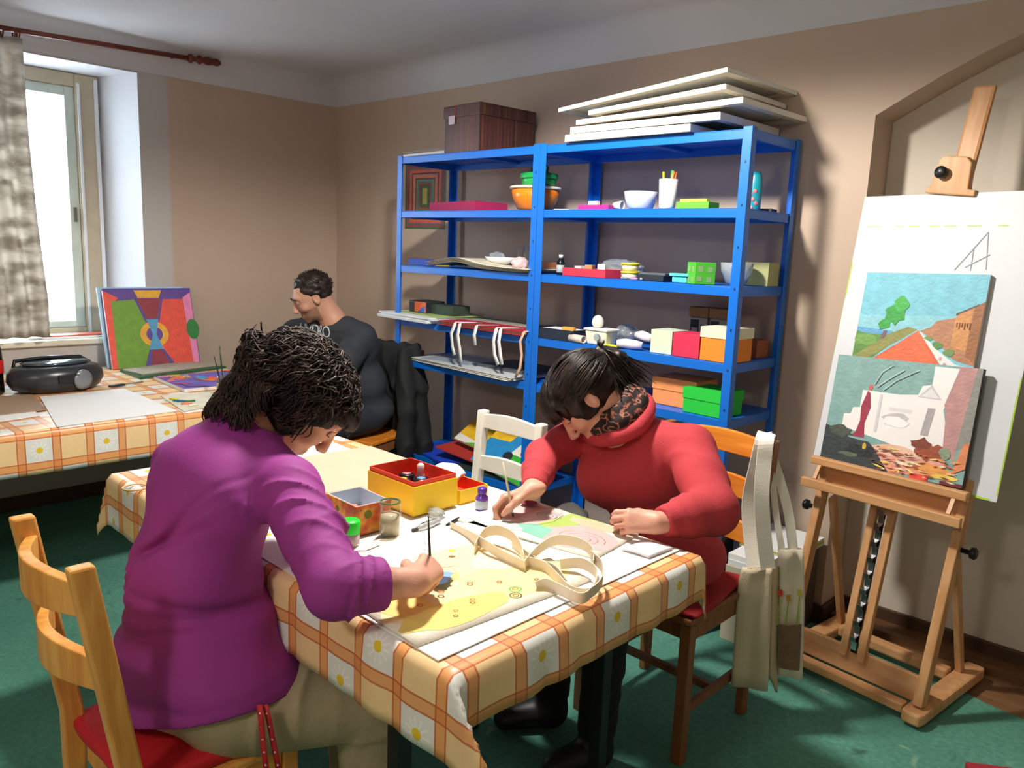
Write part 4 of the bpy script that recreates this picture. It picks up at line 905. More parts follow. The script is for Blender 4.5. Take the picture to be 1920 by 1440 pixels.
# near corner (3.122,-1.726); right corner (3.05,-1.511); left corner (2.83,-1.779)
ax = math.atan2(-1.508+1.726, 3.062-3.122); sxl = .225
y_n, y_r, y_l = at(775, 969, 2, Zb), at(857, 947, 2, Zb), at(698, 931, 2, Zb)
ax = math.atan2(y_r.y-y_n.y, y_r.x-y_n.x); sxl = (y_r-y_n).length; ysl = (y_l-y_n).length; yh = .078
ybx = open_box('yellow_box', 'bright yellow square box with red inside and rim, holding paint pots', (y_n.x, y_n.y), ax, sxl, ysl, yh, ycm, rcm, zbase=Zb)
ybx2 = MB()
def loc(bx, x, y, z=0): return bx.matrix_world @ Vector((x, y, z))
bpy.context.view_layer.update()
mw = Matrix.Translation(ybx.location) @ Matrix.Rotation(ax, 4, 'Z')
def inbox(x, y, z): return mw @ Vector((x, y, z))
rm_ = MB()
for (a0,a1,c0,c1) in ((.0034,sxl-.0034,.0034,.006),(.0034,sxl-.0034,ysl-.006,ysl-.0034),(.0034,.006,.006,ysl-.006),(sxl-.006,sxl-.0034,.006,ysl-.006)): rm_.box(a0, a1, c0, c1, yh+.0002, yh+.012)
rm_.build('box_rim', rcm, ybx)
blk = mat('black_lid', '14161A', .3)
for k, (x, y, tc_, lab_) in enumerate(((sxl*.62, ysl*.42, '6A9AC8', 'paint pot with black lid and blue spot in the yellow box'), (sxl*.60, ysl*.72, 'D87A88', 'paint pot with black lid and pink spot in the yellow box'), (sxl*.33, ysl*.55, 'E0D020', 'paint pot with yellow spot on its lid in the yellow box'))):
    p = inbox(x, y, .0045); o = empty('paint_pot', p, lab_, 'paint pot', 'paint pots in the yellow box')
    b = MB(); b.lathe([(.019,0),(.021,.003),(.021,.045),(.0001,.045)], 24); b.build('pot_body', mat('pot_glass', '5A4A58', .2), o)
    b = MB(); b.lathe([(.0215,.0452),(.0225,.048),(.0225,.059),(.020,.062),(.0001,.062)], 24); lid = b.build('pot_lid', blk, o)
    b = MB(); b.lathe([(.012,.0622),(.012,.0630),(.0001,.0632)], 20); b.build('lid_spot', mat('spot_'+tc_, tc_, .4), lid)
for k, (x, y, z, lab_) in enumerate(((sxl*.18, ysl*.28, .0045, 'white pot lid nearest the front of the yellow box'), (sxl*.30, ysl*.82, .0045, 'pale pink pot at the left inside the yellow box'))):
    p = inbox(x, y, z); lathe_thing('paint_pot', lab_, 'paint pot', p, [(.017,0),(.019,.003),(.019,.048),(.016,.054),(.0001,.055)], ('F4ECE8', 'F0D0D0')[k])
p = inbox(sxl*.82, ysl*.62, .0045); o = lathe_thing('paint_bottle', 'pinkish white bottle standing upright in the yellow box', 'bottle', p, [(.011,0),(.012,.003),(.012,.055),(.009,.064),(.010,.068),(.010,.084),(.006,.089),(.0001,.090)], 'F0D8D8')
# second yellow lid box with towel
bx2 = open_box('yellow_box', 'shallow yellow box with red inside, holding a white cloth', (at(859, 949, 2, Z).x+.002, at(859, 949, 2, Z).y+.004), ax, .105, .15, .040, ycm, rcm, zbase=Z+.0022)
b2c = at(859, 949, 2, Z)
bpy.context.view_layer.update()
b = MB()
def tw(u, v): return (-.004+.085*u, .16-.125*v*(1-.25*u), .050+.022*math.sin(PI*(.15+.8*v))*(.6+.4*u)+.003*math.sin(9*u+7*v))
b.sheet(tw, 16, 16, .014); o = b.build('cleaning_cloth', mat('white_towel', 'F6F2F0', .9, .03, 20, .5, 250)); tag(o, 'white thick cloth draped over the shallow yellow box', 'cloth')
o.matrix_world = Matrix.Translation((b2c.x, b2c.y, Z+.004)) @ Matrix.Rotation(ax, 4, 'Z')
# orange patterned box
obm = bpy.data.materials.new('orange_floral_card'); obm.use_nodes = True; t = obm.node_tree; bs = t.nodes['Principled BSDF']; bs.inputs['Roughness'].default_value = .5
tc = t.nodes.new('ShaderNodeTexCoord'); n = t.nodes.new('ShaderNodeTexNoise'); n.inputs['Scale'].default_value = 22; t.links.new(tc.outputs['Object'], n.inputs['Vector'])
r = t.nodes.new('ShaderNodeValToRGB'); t.links.new(n.outputs['Fac'], r.inputs[0]); r.color_ramp.elements[0].position = .38; r.color_ramp.elements[0].color = (*hexc('C8501C'), 1); r.color_ramp.elements[1].position = .62; r.color_ramp.elements[1].color = (*hexc('F0B048'), 1)
e = r.color_ramp.elements.new(.5); e.color = (*hexc('E07A34'), 1)
v = t.nodes.new('ShaderNodeTexVoronoi'); v.inputs['Scale'].default_value = 18; t.links.new(tc.outputs['Object'], v.inputs['Vector'])
lt = t.nodes.new('ShaderNodeMath'); lt.operation = 'LESS_THAN'; lt.inputs[1].default_value = .22; t.links.new(v.outputs['Distance'], lt.inputs[0])
mx = t.nodes.new('ShaderNodeMix'); mx.data_type = 'RGBA'; t.links.new(lt.outputs[0], mx.inputs[0]); t.links.new(r.outputs[0], mx.inputs[6]); mx.inputs[7].default_value = (*hexc('6E7A1E'), 1); t.links.new(mx.outputs[2], bs.inputs['Base Color'])
# near corner px (668,1008), right corner (738,985) bottom
ob_n = at(672, 1010, 2, Zb); ob_r = at(733, 978, 2, Zb); ax2 = math.atan2(ob_r.y-ob_n.y, ob_r.x-ob_n.x)
ob_n, ob_r, ob_l = at(667, 1006, 2, Zb), at(733, 989, 2, Zb), at(613, 926, 2, Zb+.070); oa = math.atan2(ob_r.y-ob_n.y, ob_r.x-ob_n.x)
ob = open_box('patterned_box', 'orange box patterned with flowers and green dots, open, pale inside', (ob_n.x, ob_n.y), oa, (ob_r-ob_n).length, min(.2, (ob_l-Vector((0,0,.07))-ob_n).length), .072, obm, mat('pale_lining', 'CED6E2', .6), zbase=Zb)
b = MB(); b.box(-.0012, .1562, -.0012, .1662, .028, .0295); b.build('box_seam', mat('seam', '9A4A1E', .6), ob) if False else None
bpy.context.view_layer.update(); mo = Matrix.Translation(ob.location) @ Matrix.Rotation(oa, 4, 'Z')
crumple('tissue_ball', 'white crumpled tissue inside the orange patterned box', 'tissue', mo @ Vector((.035, .05, .005)), .022, .022, .022, mat('tissue_white', 'F4F4F4', .8), 14, .2)
# drinking glass with water
jp = at(731, 1004, 2, Z+.0022); j = empty('water_glass', (jp.x, jp.y, Zp), 'glass of cloudy rinsing water between the patterned box and the yellow box', 'glass')
jr = .026; jh = .088
b = MB(); b.lathe([(jr*.92,0),(jr,.004),(jr,jh*.92),(jr*.93,jh*.93),(jr*.93,jh),(jr*.90,jh)], 32); b.build('glass_body', thin_glass(), j)
b = MB(); b.lathe([(jr*.885,.0065),(jr*.885,jh*.62),(.0001,jh*.62)], 28); b.build('rinsing_water', mat('cloudy_water', 'CDBEA4', .15), j)
b = MB(); b.tube([(jr*.9*math.cos(a), jr*.9*math.sin(a), jh*.97) for a in [2*PI*i/20 for i in range(21)]], .0022, 6, cap=False); b.build('green_rim', mat('rim_green', '5A7A2A', .3), j)
# green-lidded container by her elbow
gp_ = at(664, 1026, 2, Zp); gj = empty('paint_jar', (gp_.x-.01, gp_.y-.004, Zp), 'small jar with a bright green screw lid beside the patterned box', 'jar')
b = MB(); b.lathe([(.020,0),(.022,.003),(.022,.034),(.0001,.034)], 24); b.build('jar_body', mat('lilac_jar', 'C8B4BC', .2), gj)
b = MB(); b.lathe([(.023,.0345),(.0235,.036),(.0235,.060),(.021,.064),(.0001,.064)], 24); b.build('jar_lid', mat('bright_green', '10E030', .4), gj)
# thin brush lying
a1, a2 = at(678, 1042, 2, Zp+.003), at(712, 1003, 2, Zp+.003); b = MB(); b.tube([a1, a1.lerp(a2,.75), a1.lerp(a2,.76), a2], [.0015,.0024,.0018,.0008], 8); tag(b.build('paint_brush', mat('grey_brush', '8C8C90', .3)), 'thin grey paint brush lying beside the glass', 'brush')
# paint tube foil and marker
a1, a2 = at(782, 992, 2, Zp+.008), at(826, 975, 2, Zp+.008); tb_ = empty('paint_tube', a1, 'silver paint tube with black lettering lying before the yellow box', 'paint tube')
b = MB(); d = a2-a1; n_ = 6; b.tube([(0,0,0), d*.2, d*.55, d*.9, d*1.0], [.0055,.0095,.0092,.006,.0045], 14, flat=1, mi=0); b.build('tube_body', mat('silver_foil', 'D4D8DE', .25, metal=.5), tb_)
b = MB(); b.tube([-d*.18, -d*.01], .0052, 12); b.build('tube_cap', mat('cap_dark', '3A3C40', .35), tb_)
b = MB(); b.strip([d*.15+Vector((0,0,.0105)), d*.5+Vector((0,0,.0105)), d*.85+Vector((0,0,.009))], .0022, .0006, 0, (d.y,-d.x,0)); b.build('label_line', mat('ink_black', '16181A', .5), tb_)
b = MB(); a1_, a2_ = at(838, 985, 2, Zp+.005), at(860, 971, 2, Zp+.005); b.tube([a1_, a1_.lerp(a2_,.85), a1_.lerp(a2_,.87), a2_], [.004,.004,.0028,.0028], 10); tag(b.build('felt_pen', mat('pen_black', '1C1E22', .3)), 'short black pen lying right of the silver tube', 'pen')
crumple('wrapper', 'crumpled clear wrapper lying on the silver tube', 'wrapper', at(818, 968, 2, Zp)+Vector((0,0,.001)), .026, .018, .012, clr, 31, .2)
# purple paint bottle
pp = at(903, 955, 2, Zp); pbt = empty('paint_bottle', (pp.x, pp.y, Zp), 'small purple capped fabric paint bottle beside the hand of the red-sweater woman', 'bottle')
b = MB(); b.lathe([(.0155,0),(.017,.003),(.017,.030),(.0165,.036),(.010,.042),(.010,.044),(.0001,.044)], 28); b.build('bottle_body', mat('violet_paint', '6A3CB0', .2), pbt)
b = MB(); b.lathe([(.0115,.0442),(.0125,.047),(.0125,.058),(.011,.061),(.0001,.061)], 24); b.build('bottle_cap', mat('violet_cap', '5A34A8', .3), pbt)
b = MB(); b.lathe([(.0172,.004),(.0176,.0045),(.0176,.027),(.0172,.0275)], 28); b.build('bottle_label', mat('label_blue', 'B4C4D4', .5), pbt)
# ---- the two cotton bags being painted
canvas_c = mat('cotton_canvas', 'F1E9D6', .85, .03, 14, .25, 260)
cot2 = mat('cotton_strap', 'EFE3CC', .85, .04, 20, .25, 260)
def bag_flat(name, label, quad, z, th, base, polys, parent_parts=()):
    """cotton bag lying flat: quad = 4 corners (x,y); picture drawn in bilinear uv of the quad"""
    Q = [Vector((q[0], q[1], 0)) for q in quad]
    def bil(u, v): return Q[0]*(1-u)*(1-v)+Q[1]*u*(1-v)+Q[2]*u*v+Q[3]*(1-u)*v
    ctr = bil(.5, .5); r = empty(name, (ctr.x, ctr.y, z), label, 'bag')
    b = MB()
    def f(u, v):
        p = bil(u, v)-ctr; p.z = th*.5+.0025*math.sin(5*u+3*v)*math.sin(4*v+1)*(1 if 0 < u < 1 and 0 < v < 1 else 0)*0; return p
    b.sheet(f, 12, 12, th); b.build('bag_body', base, r)
    mats = []; pb = MB()
    for i, (m_, poly) in enumerate(polys):
        from mathutils.geometry import tessellate_polygon
        if m_ not in mats: mats.append(m_)
        q = [bil(u, v)-ctr+Vector((0,0,th+.00025+.00006*i)) for u, v in poly]
        tris = tessellate_polygon([q]); fs = []
        for (a_, b_, c_) in tris:
            nz = (q[b_]-q[a_]).cross(q[c_]-q[a_]).z; fs.append((a_,b_,c_) if nz > 0 else (a_,c_,b_))
        pb.add(q, fs, mats.index(m_))
    pb.build('painted_picture', mats, r); return r, bil, ctr
def pm_(c, rough=.7, noise=.15): return mat('wash_'+c, c, rough, noise, 18)
def ring(cu, cv_, r1, r2, asp=1, n=18):
    o_ = EL(cu, cv_, r1, r1*asp, n); i_ = EL(cu, cv_, r2, r2*asp, n); out = []
    return [[o_[k], o_[(k+1)%n], i_[(k+1)%n], i_[k]] for k in range(n)]
def blob(cu, cv_, ru, rv, n=18, k=.15, seed=1):
    rr_ = random.Random(seed); return [(cu+ru*(1+k*(rr_.random()-.5)*2)*math.cos(2*PI*i/n), cv_+rv*(1+k*(rr_.random()-.5)*2)*math.sin(2*PI*i/n)) for i in range(n)]
def line_poly(pts, w):
    out = []; 
    for i in range(len(pts)-1):
        a = Vector(pts[i]); b2 = Vector(pts[i+1]); d = (b2-a); 
        if d.length < 1e-6: continue
        n_ = Vector((-d.y, d.x)).normalized()*w/2; out.append([tuple(a+n_), tuple(b2+n_), tuple(b2-n_), tuple(a-n_)])
    return out
# yellow picture bag (nearest)
polys = []
for k, (cu, cv_, ru, rv, c_) in enumerate(((.35,.30,.34,.28,'F8E8B0'),(.72,.25,.27,.22,'F6E2A0'),(.45,.55,.30,.16,'F6E0B0'),(.68,.60,.22,.12,'F5DCAE'),(.25,.66,.2,.14,'FAEFE0'),(.80,.45,.16,.12,'F8E8C4'),(.3,.12,.27,.10,'F4DC78'),(.15,.35,.12,.2,'F2D880'))):
    polys.append((pm_(c_), blob(cu, cv_, ru, rv, 20, .12, k+1)))
polys.append((pm_('E8D080'), blob(.42,.43,.10,.06,14,.3,30)))
dot = pm_('C86A3A'); grn = pm_('6AB83A'); org_ = pm_('E08A3A')
for (cu, cv_, r1) in ((.78,.16,.012),(.62,.24,.012),(.50,.30,.014),(.80,.34,.011),(.40,.15,.013),(.90,.28,.011),(.33,.28,.016),(.27,.10,.012),(.18,.22,.014)):
    for q in ring(cu, cv_, r1, r1*.55): polys.append((dot, q))
for q in ring(.60,.10,.030,.022): polys.append((grn, q))
for q in ring(.60,.10,.016,.009): polys.append((org_, q))
polys.append((pm_('F0E020'), EL(.80,.60,.024,.024))); polys.append((pm_('F0D820'), EL(.62,.62,.016,.016)))
for q in line_poly([(.43,.50),(.45,.49),(.455,.47),(.47,.475),(.49,.455),(.51,.46),(.53,.44)], .004): polys.append((pm_('C04A5A'), q))
for q in line_poly([(.55,.80),(.57,.78),(.56,.76),(.60,.75),(.63,.73),(.64,.70)], .003): polys.append((pm_('6A4A6A'), q))
for q in line_poly([(.30,.92),(.34,.90),(.42,.93)], .012): polys.append((pm_('E8C4C8'), q))
polys.append((pm_('8AB0D8'), blob(.42,.40,.06,.035,14,.3,8))); polys.append((pm_('34466A'), blob(.38,.36,.055,.035,14,.35,9)))
yq = [(3.600, -2.254), (3.640, -1.775), (3.190, -1.700), (3.135, -2.235)]
ybag, ybil, yctr = bag_flat('cotton_bag', 'cotton tote bag painted yellow and cream lying nearest on the table', [(3.598,-2.246),(3.628,-1.792),(3.205,-1.722),(3.105,-2.215)], Zp+.0004, .0045, canvas_c, polys)
# pastel bag of the red woman
pk = pm_('DDB9B6'); polys = []
polys += [(pk, blob(.28,.62,.26,.32,22,.06,2)), (pm_('D8B0AE'), blob(.74,.42,.27,.36,22,.06,3)), (pm_('A8BE5C'), [(.44,1),(.72,1),(.62,.72),(.48,.40),(.40,.30),(.43,.62)]), (pm_('C0BA9A'), blob(.70,.86,.22,.12,16,.1,5)), (pm_('82C2AA'), [(.36,.18),(.60,.10),(.56,.42),(.42,.44),(.32,.32)]), (pm_('C8CEC8'), blob(.22,.18,.2,.13,16,.1,6)), (pm_('B8DCCC'), blob(.58,.03,.16,.05,14,.05,7))]
ink = pm_('8AA0A0')
for k in range(60):
    pass
def spiral(cu, cv_, r0, turns, asp, n=60): return [(cu+r0*(1-i/n)*math.cos(2*PI*turns*i/n), cv_+asp*r0*(1-i/n)*math.sin(2*PI*turns*i/n)) for i in range(n)]
for q in line_poly(spiral(.36,.74,.10,3.2,1.3), .006): polys.append((ink, q))
for q in line_poly(spiral(.76,.40,.17,3.4,1.3), .004): polys.append((pm_('C0A4A4'), q))
for q in line_poly([(.10,.45),(.25,.36),(.42,.40),(.46,.62),(.42,.88),(.32,.98)], .005): polys.append((pm_('A08A90'), q))
polys.append((pm_('8A3A50'), blob(.12,.86,.07,.09,14,.2,12)))
pq = [(3.235,-1.765),(3.520,-1.725),(3.510,-1.490),(3.150,-1.545)]
pbag, pbil, pctr = bag_flat('cotton_bag', 'cotton tote bag painted with pink spirals and green leaves before the red-sweater woman', [(3.160,-1.760),(3.560,-1.690),(3.535,-1.482),(3.165,-1.500)], Zp+.0004, .0045, canvas_c, polys)
# handles: strips standing in loops
def strap(pxs, parent, name='bag_handle', w=.026):
    """pxs: list of (px, py, height above table)"""
    pts = []
    for (a, b_, h_) in pxs: pts.append(at(a, b_, 2, Zp+.006+h_))
    # smooth
    out = []
    for i in range(len(pts)-1):
        p0 = pts[max(i-1,0)]; p1 = pts[i]; p2 = pts[i+1]; p3 = pts[min(i+2,len(pts)-1)]
        for k in range(9):
            t_ = k/9; out.append(.5*((2*p1)+(-p0+p2)*t_+(2*p0-5*p1+4*p2-p3)*t_*t_+(-p0+3*p1-3*p2+p3)*t_**3))
    out.append(pts[-1])
    b = MB(); b.strip([p-parent.location for p in out], w, .0018, 0, [Vector((.15,-.15,1)) for _ in out], smooth=False); return b.build(name, cot2, parent)
strap([(845, 988, .002), (872, 1000, .006), (905, 1018, .02), (940, 1040, .012), (985, 1062, .010)], pbag)
strap([(890, 1030, .010), (905, 1003, .022), (930, 994, .034), (958, 1004, .034), (975, 1025, .022), (982, 1050, .012)], pbag)
strap([(983, 1060, .010), (1010, 1030, .024), (1045, 1012, .040), (1085, 1018, .045), (1110, 1035, .038), (1112, 1060, .028)], ybag)
strap([(985, 1052, .012), (1020, 1062, .010), (1045, 1085, .012), (1070, 1108, .012), (1105, 1112, .016), (1128, 1090, .026), (1128, 1062, .034), (1108, 1042, .036)], ybag)
strap([(1005, 1100, .004), (1025, 1095, .010), (1055, 1108, .010), (1090, 1122, .012), (1112, 1105, .018), (1118, 1075, .024), (1090, 1056, .022), (1050, 1058, .014)], ybag)
strap([(960, 1020, .006), (1000, 1052, .008), (1040, 1070, .010), (1062, 1098, .008)], pbag)
# folded white cloth at the right end of the table
b = MB(); q = pts_on(Zp, (1150, 1068), (1210, 1078), (1225, 1045), (1180, 1030)); 
def fc(u, v):
    p = Vector((3.565,-1.600,0)).lerp(Vector((3.640,-1.592,0)), u).lerp(Vector((3.575,-1.505,0)).lerp(Vector((3.645,-1.500,0)), u), v); p.z = .003+.007*math.sin(PI*u)*(.4+.6*math.sin(PI*v)); return p
b.sheet(fc, 12, 10, .004); o = b.build('folded_cloth', cloth_w); o.location = (0, 0, Zp+.001); tag(o, 'small folded white cloth near the corner of the table by the red sleeve', 'cloth')
# ring of string by the far left corner
rp = at(252, 914, 2, Z+.003); b = MB(); b.tube([(rp.x+.030*math.cos(a), rp.y+.030*math.sin(a), Z+.0035) for a in [2*PI*i/24 for i in range(25)]], .0028, 6, cap=False); tag(b.build('wooden_ring', mat('ring_wood', 'D8B88A', .5)), 'pale wooden ring lying at the far left end of the middle table', 'ring')

# ------------------------------------------------------------------ things on the window table
Z2 = T2Z+.0045
M = frame((.150, -1.300, Z2+.208), (.08, 1, 0), (-.30, 0, .95))
mulcol = [('5A3A8A', R_(.0,.86,1,1)), ('E0503A', [(0,.86),(.12,.86),(.16,.90),(.0,1.0)]), ('DFA820', [(.34,1),(.66,1),(.62,.90),(.38,.90)]), ('6A9A1E', [(.06,0),(.42,0),(.50,.36),(.34,.88),(.08,.86)]),
  ('E8503A', [(0,.0),(.05,0),(.07,.86),(0,.98)]), ('E04A34', [(.58,.36),(.70,0),(.93,0),(.90,.88),(.66,.88)]), ('8A2430', [(.36,.89),(.63,.89),(.58,.62),(.44,.62)]), ('4A3A8A', [(.33,.90),(.36,.90),(.46,.58),(.43,.58)]), ('6A3A7A', [(.63,.90),(.67,.90),(.59,.58),(.56,.58)]),
  ('E0A428', EL(.515,.42,.165,.165)), ('6A9A1E', [(.34,.5),(.35,.3),(.36,.3)]), ('5A3A90', EL(.515,.42,.095,.095)), ('4A9AC8', [(.44,.62),(.58,.62),(.535,.42),(.60,.22),(.43,.22),(.495,.42)]), ('5A3A8A', [(.43,.22),(.60,.22),(.72,0),(.36,0)]), ('8A2430', [(.47,.22),(.57,.22),(.66,0),(.43,0)]),
  ('DF80B0', [(.90,.9),(1,.97),(1,0),(.93,0)]), ('1E7A2A', EL(.975,.47,.075,.14)), ('2A2438', EL(.66,.02,.03,.03))]
flat_art('canvas_painting', M, .46, .43, mulcol, 'colourful geometric painting leaning at the window wall, foremost of the stack', 'painting', th=.018, edge='D8C0D8', base='E8503A', group='leaning paintings at the window')
M = frame((.122, -1.285, Z2+.213), (.03, 1, 0), (-.27, 0, .95)); flat_art('canvas_painting', M, .47, .435, [], 'violet edged painting behind the geometric one at the window', 'painting', th=.016, edge='4A3A9A', group='leaning paintings at the window')
M = frame((.092, -1.310, Z2+.215), (.03, 1, 0), (-.27, 0, .95)); flat_art('canvas_painting', M, .46, .44, [], 'blue and white edged painting rearmost of the leaning stack', 'painting', th=.014, edge='A8C8DC', group='leaning paintings at the window')
# papers on the sill
sheet_paper('paper_sheet', 'white papers lying on the window sill', [(-.20,-1.85), (-.02,-1.86), (-.01,-1.50), (-.18,-1.46)], wz0+.001, th=.010)
b = MB(); b.prism([(-.13,-1.80),(-.03,-1.80),(-.02,-1.46),(-.12,-1.45)], 0, .006); tag(b.build('magazine', mat('red_magazine', 'C85030', .5, .9, 22)), 'red and orange printed leaflet on the window sill', 'leaflet').location = (0, 0, wz0+.0116)
b = MB(); b.box(-.02,.02,-.06,.06,0,.02); put('cable_plug', b, mat('black_plastic', '15171A', .4), 'black plug-like object at the edge of the window sill', 'plug', (.005, -1.74, wz0+.0125), .3, .006) if False else None
# radio
rc = Vector((.62, -1.93, Z2)); rd = empty('portable_radio', rc, 'dark grey oval portable cd radio on the window table', 'radio', None, math.radians(6))
# long axis along y (left-right in the photo)
dg = mat('radio_grey', '3A3D42', .3, .05, 6, metal=.3); db = mat('radio_black', '121417', .25)
b = MB(); prof = [(.150,0),(.185,.015),(.205,.05),(.200,.085),(.180,.108),(.150,.118),(.0001,.120)]; b.lathe(prof, 40, Matrix.Diagonal((.66,1.0,1,1))); b.build('radio_body', dg, rd)
b = MB(); b.lathe([(.128,.1195),(.140,.128),(.120,.134),(.0001,.136)], 36, Matrix.Diagonal((.64,1.05,1,1))); lid = b.build('cd_lid', mat('radio_lid', '5A6672', .12, metal=.6), rd)
b = MB(); b.tube([(-.04,-.16,.105),(-.055,-.15,.135),(-.06,-.02,.142),(-.055,.13,.135),(-.04,.17,.108)], .009, 10); b.build('carry_handle', db, rd)
for s_ in (1,):
    b = MB(); b.lathe([(.046,0),(.044,.006),(.030,.010),(.0001,.011)], 28, Matrix.Translation((.126, s_*.062, .055)) @ Matrix.Rotation(s_*.22, 4, 'Z') @ Matrix.Rotation(PI/2, 4, 'Y')); sp_ = b.build('speaker', mat('speaker_grey', '8A8E92', .35, metal=.4), rd)
b = MB(); b.box(.128, .140, -.045, .045, .045, .085); b.build('display', db, rd, bevel=.004)
# cola bottle at the left edge of the frame
cb = at(2, 738, 2, Z2); c_o = empty('soda_bottle', (cb.x, cb.y-.03, Z2), 'dark plastic cola bottle with red label at the left edge', 'bottle')
b = MB(); b.lathe([(.036,0),(.044,.008),(.045,.02),(.043,.08),(.045,.15),(.042,.20),(.025,.26),(.014,.285),(.0001,.285)], 28); b.build('bottle_body', mat('cola_dark', '120A08', .12), c_o)
b = MB(); b.lathe([(.0455,.095),(.0462,.096),(.0468,.150),(.0455,.152)], 28); b.build('bottle_label', mat('label_red', 'C8201C', .4), c_o)
b = MB(); b.lathe([(.015,.2852),(.016,.287),(.016,.305),(.0001,.305)], 20); b.build('bottle_cap', mat('cap_black', '1A1A1C', .4), c_o)
# papers
q = [at(75, 745, 2, Z2), at(232, 729, 2, Z2), at(333, 771, 2, Z2), at(107, 801, 2, Z2)]
sheet_paper('drawing_paper', 'large white drawing paper before the radio on the window table', [(p.x, p.y) for p in q], Z2, th=.0025, cat='paper')
q = [at(-40, 748, 2, Z2), at(60, 742, 2, Z2), at(88, 770, 2, Z2), at(-40, 785, 2, Z2)]
b = MB(); b.prism([(p.x, p.y) for p in q], 0, .004); tag(b.build('board', mat('brown_board', 'A08468', .7, .06, 8)), 'brown board lying at the left edge of the window table', 'board').location = (0, 0, Z2+.003)
q = [at(-40, 780, 2, Z2), at(66, 772, 2, Z2), at(75, 780, 2, Z2), at(-40, 797, 2, Z2)]
sheet_paper('drawing_paper', 'strip of white paper showing under the brown board at the left edge', [(p.x, p.y) for p in q], Z2, th=.0025)
# small cutter between paper and radio
a1, a2 = at(206, 724, 2, Z2+.006), at(268, 716, 2, Z2+.003); ct = empty('craft_brush', a1, 'flat black-headed brush lying between the paper and the folder', 'brush')
b = MB(); b.strip([Vector((0,0,0)), (a2-a1)*.42], .022, .008, 0, (a2-a1).cross(Vector((0,0,1)))); b.build('brush_head', mat('navy_black', '1A2236', .35), ct); b = MB(); b.tube([(a2-a1)*.43, (a2-a1)], .003, 8); b.build('handle', mat('grey_handle', '7A7A72', .4), ct)
# folder with green back
q = [at(225, 697, 2, Z2), at(352, 680, 2, Z2), at(424, 690, 2, Z2), at(262, 711, 2, Z2)]
b = MB(); b.prism([(p.x, p.y) for p in q], 0, .010); tag(b.build('folder', mat('folder_green', '2A5A3A', .5)), 'folder with dark green edge lying before the leaning paintings', 'folder').location = (0, 0, Z2)
q = [at(230, 694, 2, Z2+.011), at(350, 678, 2, Z2+.011), at(412, 685, 2, Z2+.011), at(266, 703, 2, Z2+.011)]
sheet_paper('drawing_sheets', 'grey-brown drawing sheets on top of the green folder', [(p.x, p.y) for p in q], Z2+.0105, mat('sheet_greybrown', 'B0A898', .7, .1, 10), th=.006)
# mosaic picture lying flat
q = [at(298, 713, 2, Z2), at(418, 700, 2, Z2), at(480, 716, 2, Z2), at(368, 742, 2, Z2)]
qc = (q[0]+q[1]+q[2]+q[3])/4; X_ = (q[3]-q[0]).normalized(); Y_ = (q[1]-q[0])
w_ = ((q[3]-q[0]).length+(q[2]-q[1]).length)/2; h_ = ((q[1]-q[0]).length+(q[2]-q[3]).length)/2
rg2 = random.Random(11); cs = ['E8503A', '5A6ABF', 'E8B428', 'DF80A0', '3A9AC8', '6A4A9A', 'E8703A', 'C83A5A']
polys = []
for k in range(26):
    u, v = rg2.random(), rg2.random(); a = rg2.uniform(0, PI); l = rg2.uniform(.15, .5); w2 = rg2.uniform(.04, .12)
    dx, dy = math.cos(a)*l/2, math.sin(a)*l/2; nx_, ny_ = -math.sin(a)*w2, math.cos(a)*w2
    P4 = [(u-dx, v-dy), (u+nx_, v+ny_), (u+dx, v+dy), (u-nx_, v-ny_)]; polys.append((cs[k % 8], [(min(max(a_,0),1), min(max(b_,0),1)) for a_, b_ in P4]))
M = frame((qc.x, qc.y, Z2+.0165), X_, Y_); flat_art('canvas_painting', M, w_, h_, polys, 'painting of jagged red, blue and yellow shapes lying flat on the window table', 'painting', th=.016, base='6A5AB0', edge='E8E0D8')
# chalks and palette paper
q = [at(300, 742, 2, Z2), at(395, 735, 2, Z2), at(440, 755, 2, Z2), at(345, 772, 2, Z2)]
sheet_paper('palette_paper', 'cream stained palette paper under the coloured chalks', [(p.x, p.y) for p in q], Z2, mat('palette_cream', 'DCD8C0', .7, .2, 14), th=.002)
for k, (px, py, c_, lab_) in enumerate(((326, 748, 'E0D020', 'yellow chalk'), (334, 751, '2A8A8A', 'teal chalk'), (342, 752, '2A6AA0', 'blue chalk'), (350, 756, 'E88A70', 'salmon chalk'), (356, 752, '3A7A4A', 'dark green chalk'), (362, 759, 'E8E4C8', 'cream chalk'))):
    p = at(px, py, 2, Z2+.007); b = MB(); a = .5+.25*k; d = Vector((math.cos(a), math.sin(a), 0))*.022
    b.tube([p-d, p+d], .0045, 8); tag(b.build('chalk', mat('chalk_'+c_, c_, .7)), lab_+' lying on the palette paper', 'chalk', 'coloured chalks on the window table')
jp = at(423, 737, 2, Z2+.016); jo = empty('brush_jar', (jp.x-.02, jp.y-.005, Z2+.017), 'small glass jar of brown water with two brushes standing in it', 'jar')
b = MB(); b.lathe([(.024,0),(.027,.004),(.027,.060),(.022,.068),(.022,.076),(.0195,.076),(.0195,.068),(.024,.058),(.024,.006),(.0001,.005)], 28); b.build('jar_glass', thin_glass(), jo)
b = MB(); b.lathe([(.0238,.0062),(.0238,.045),(.0001,.045)], 24); b.build('brown_water', mat('brown_water', 'B07A48', .2), jo)
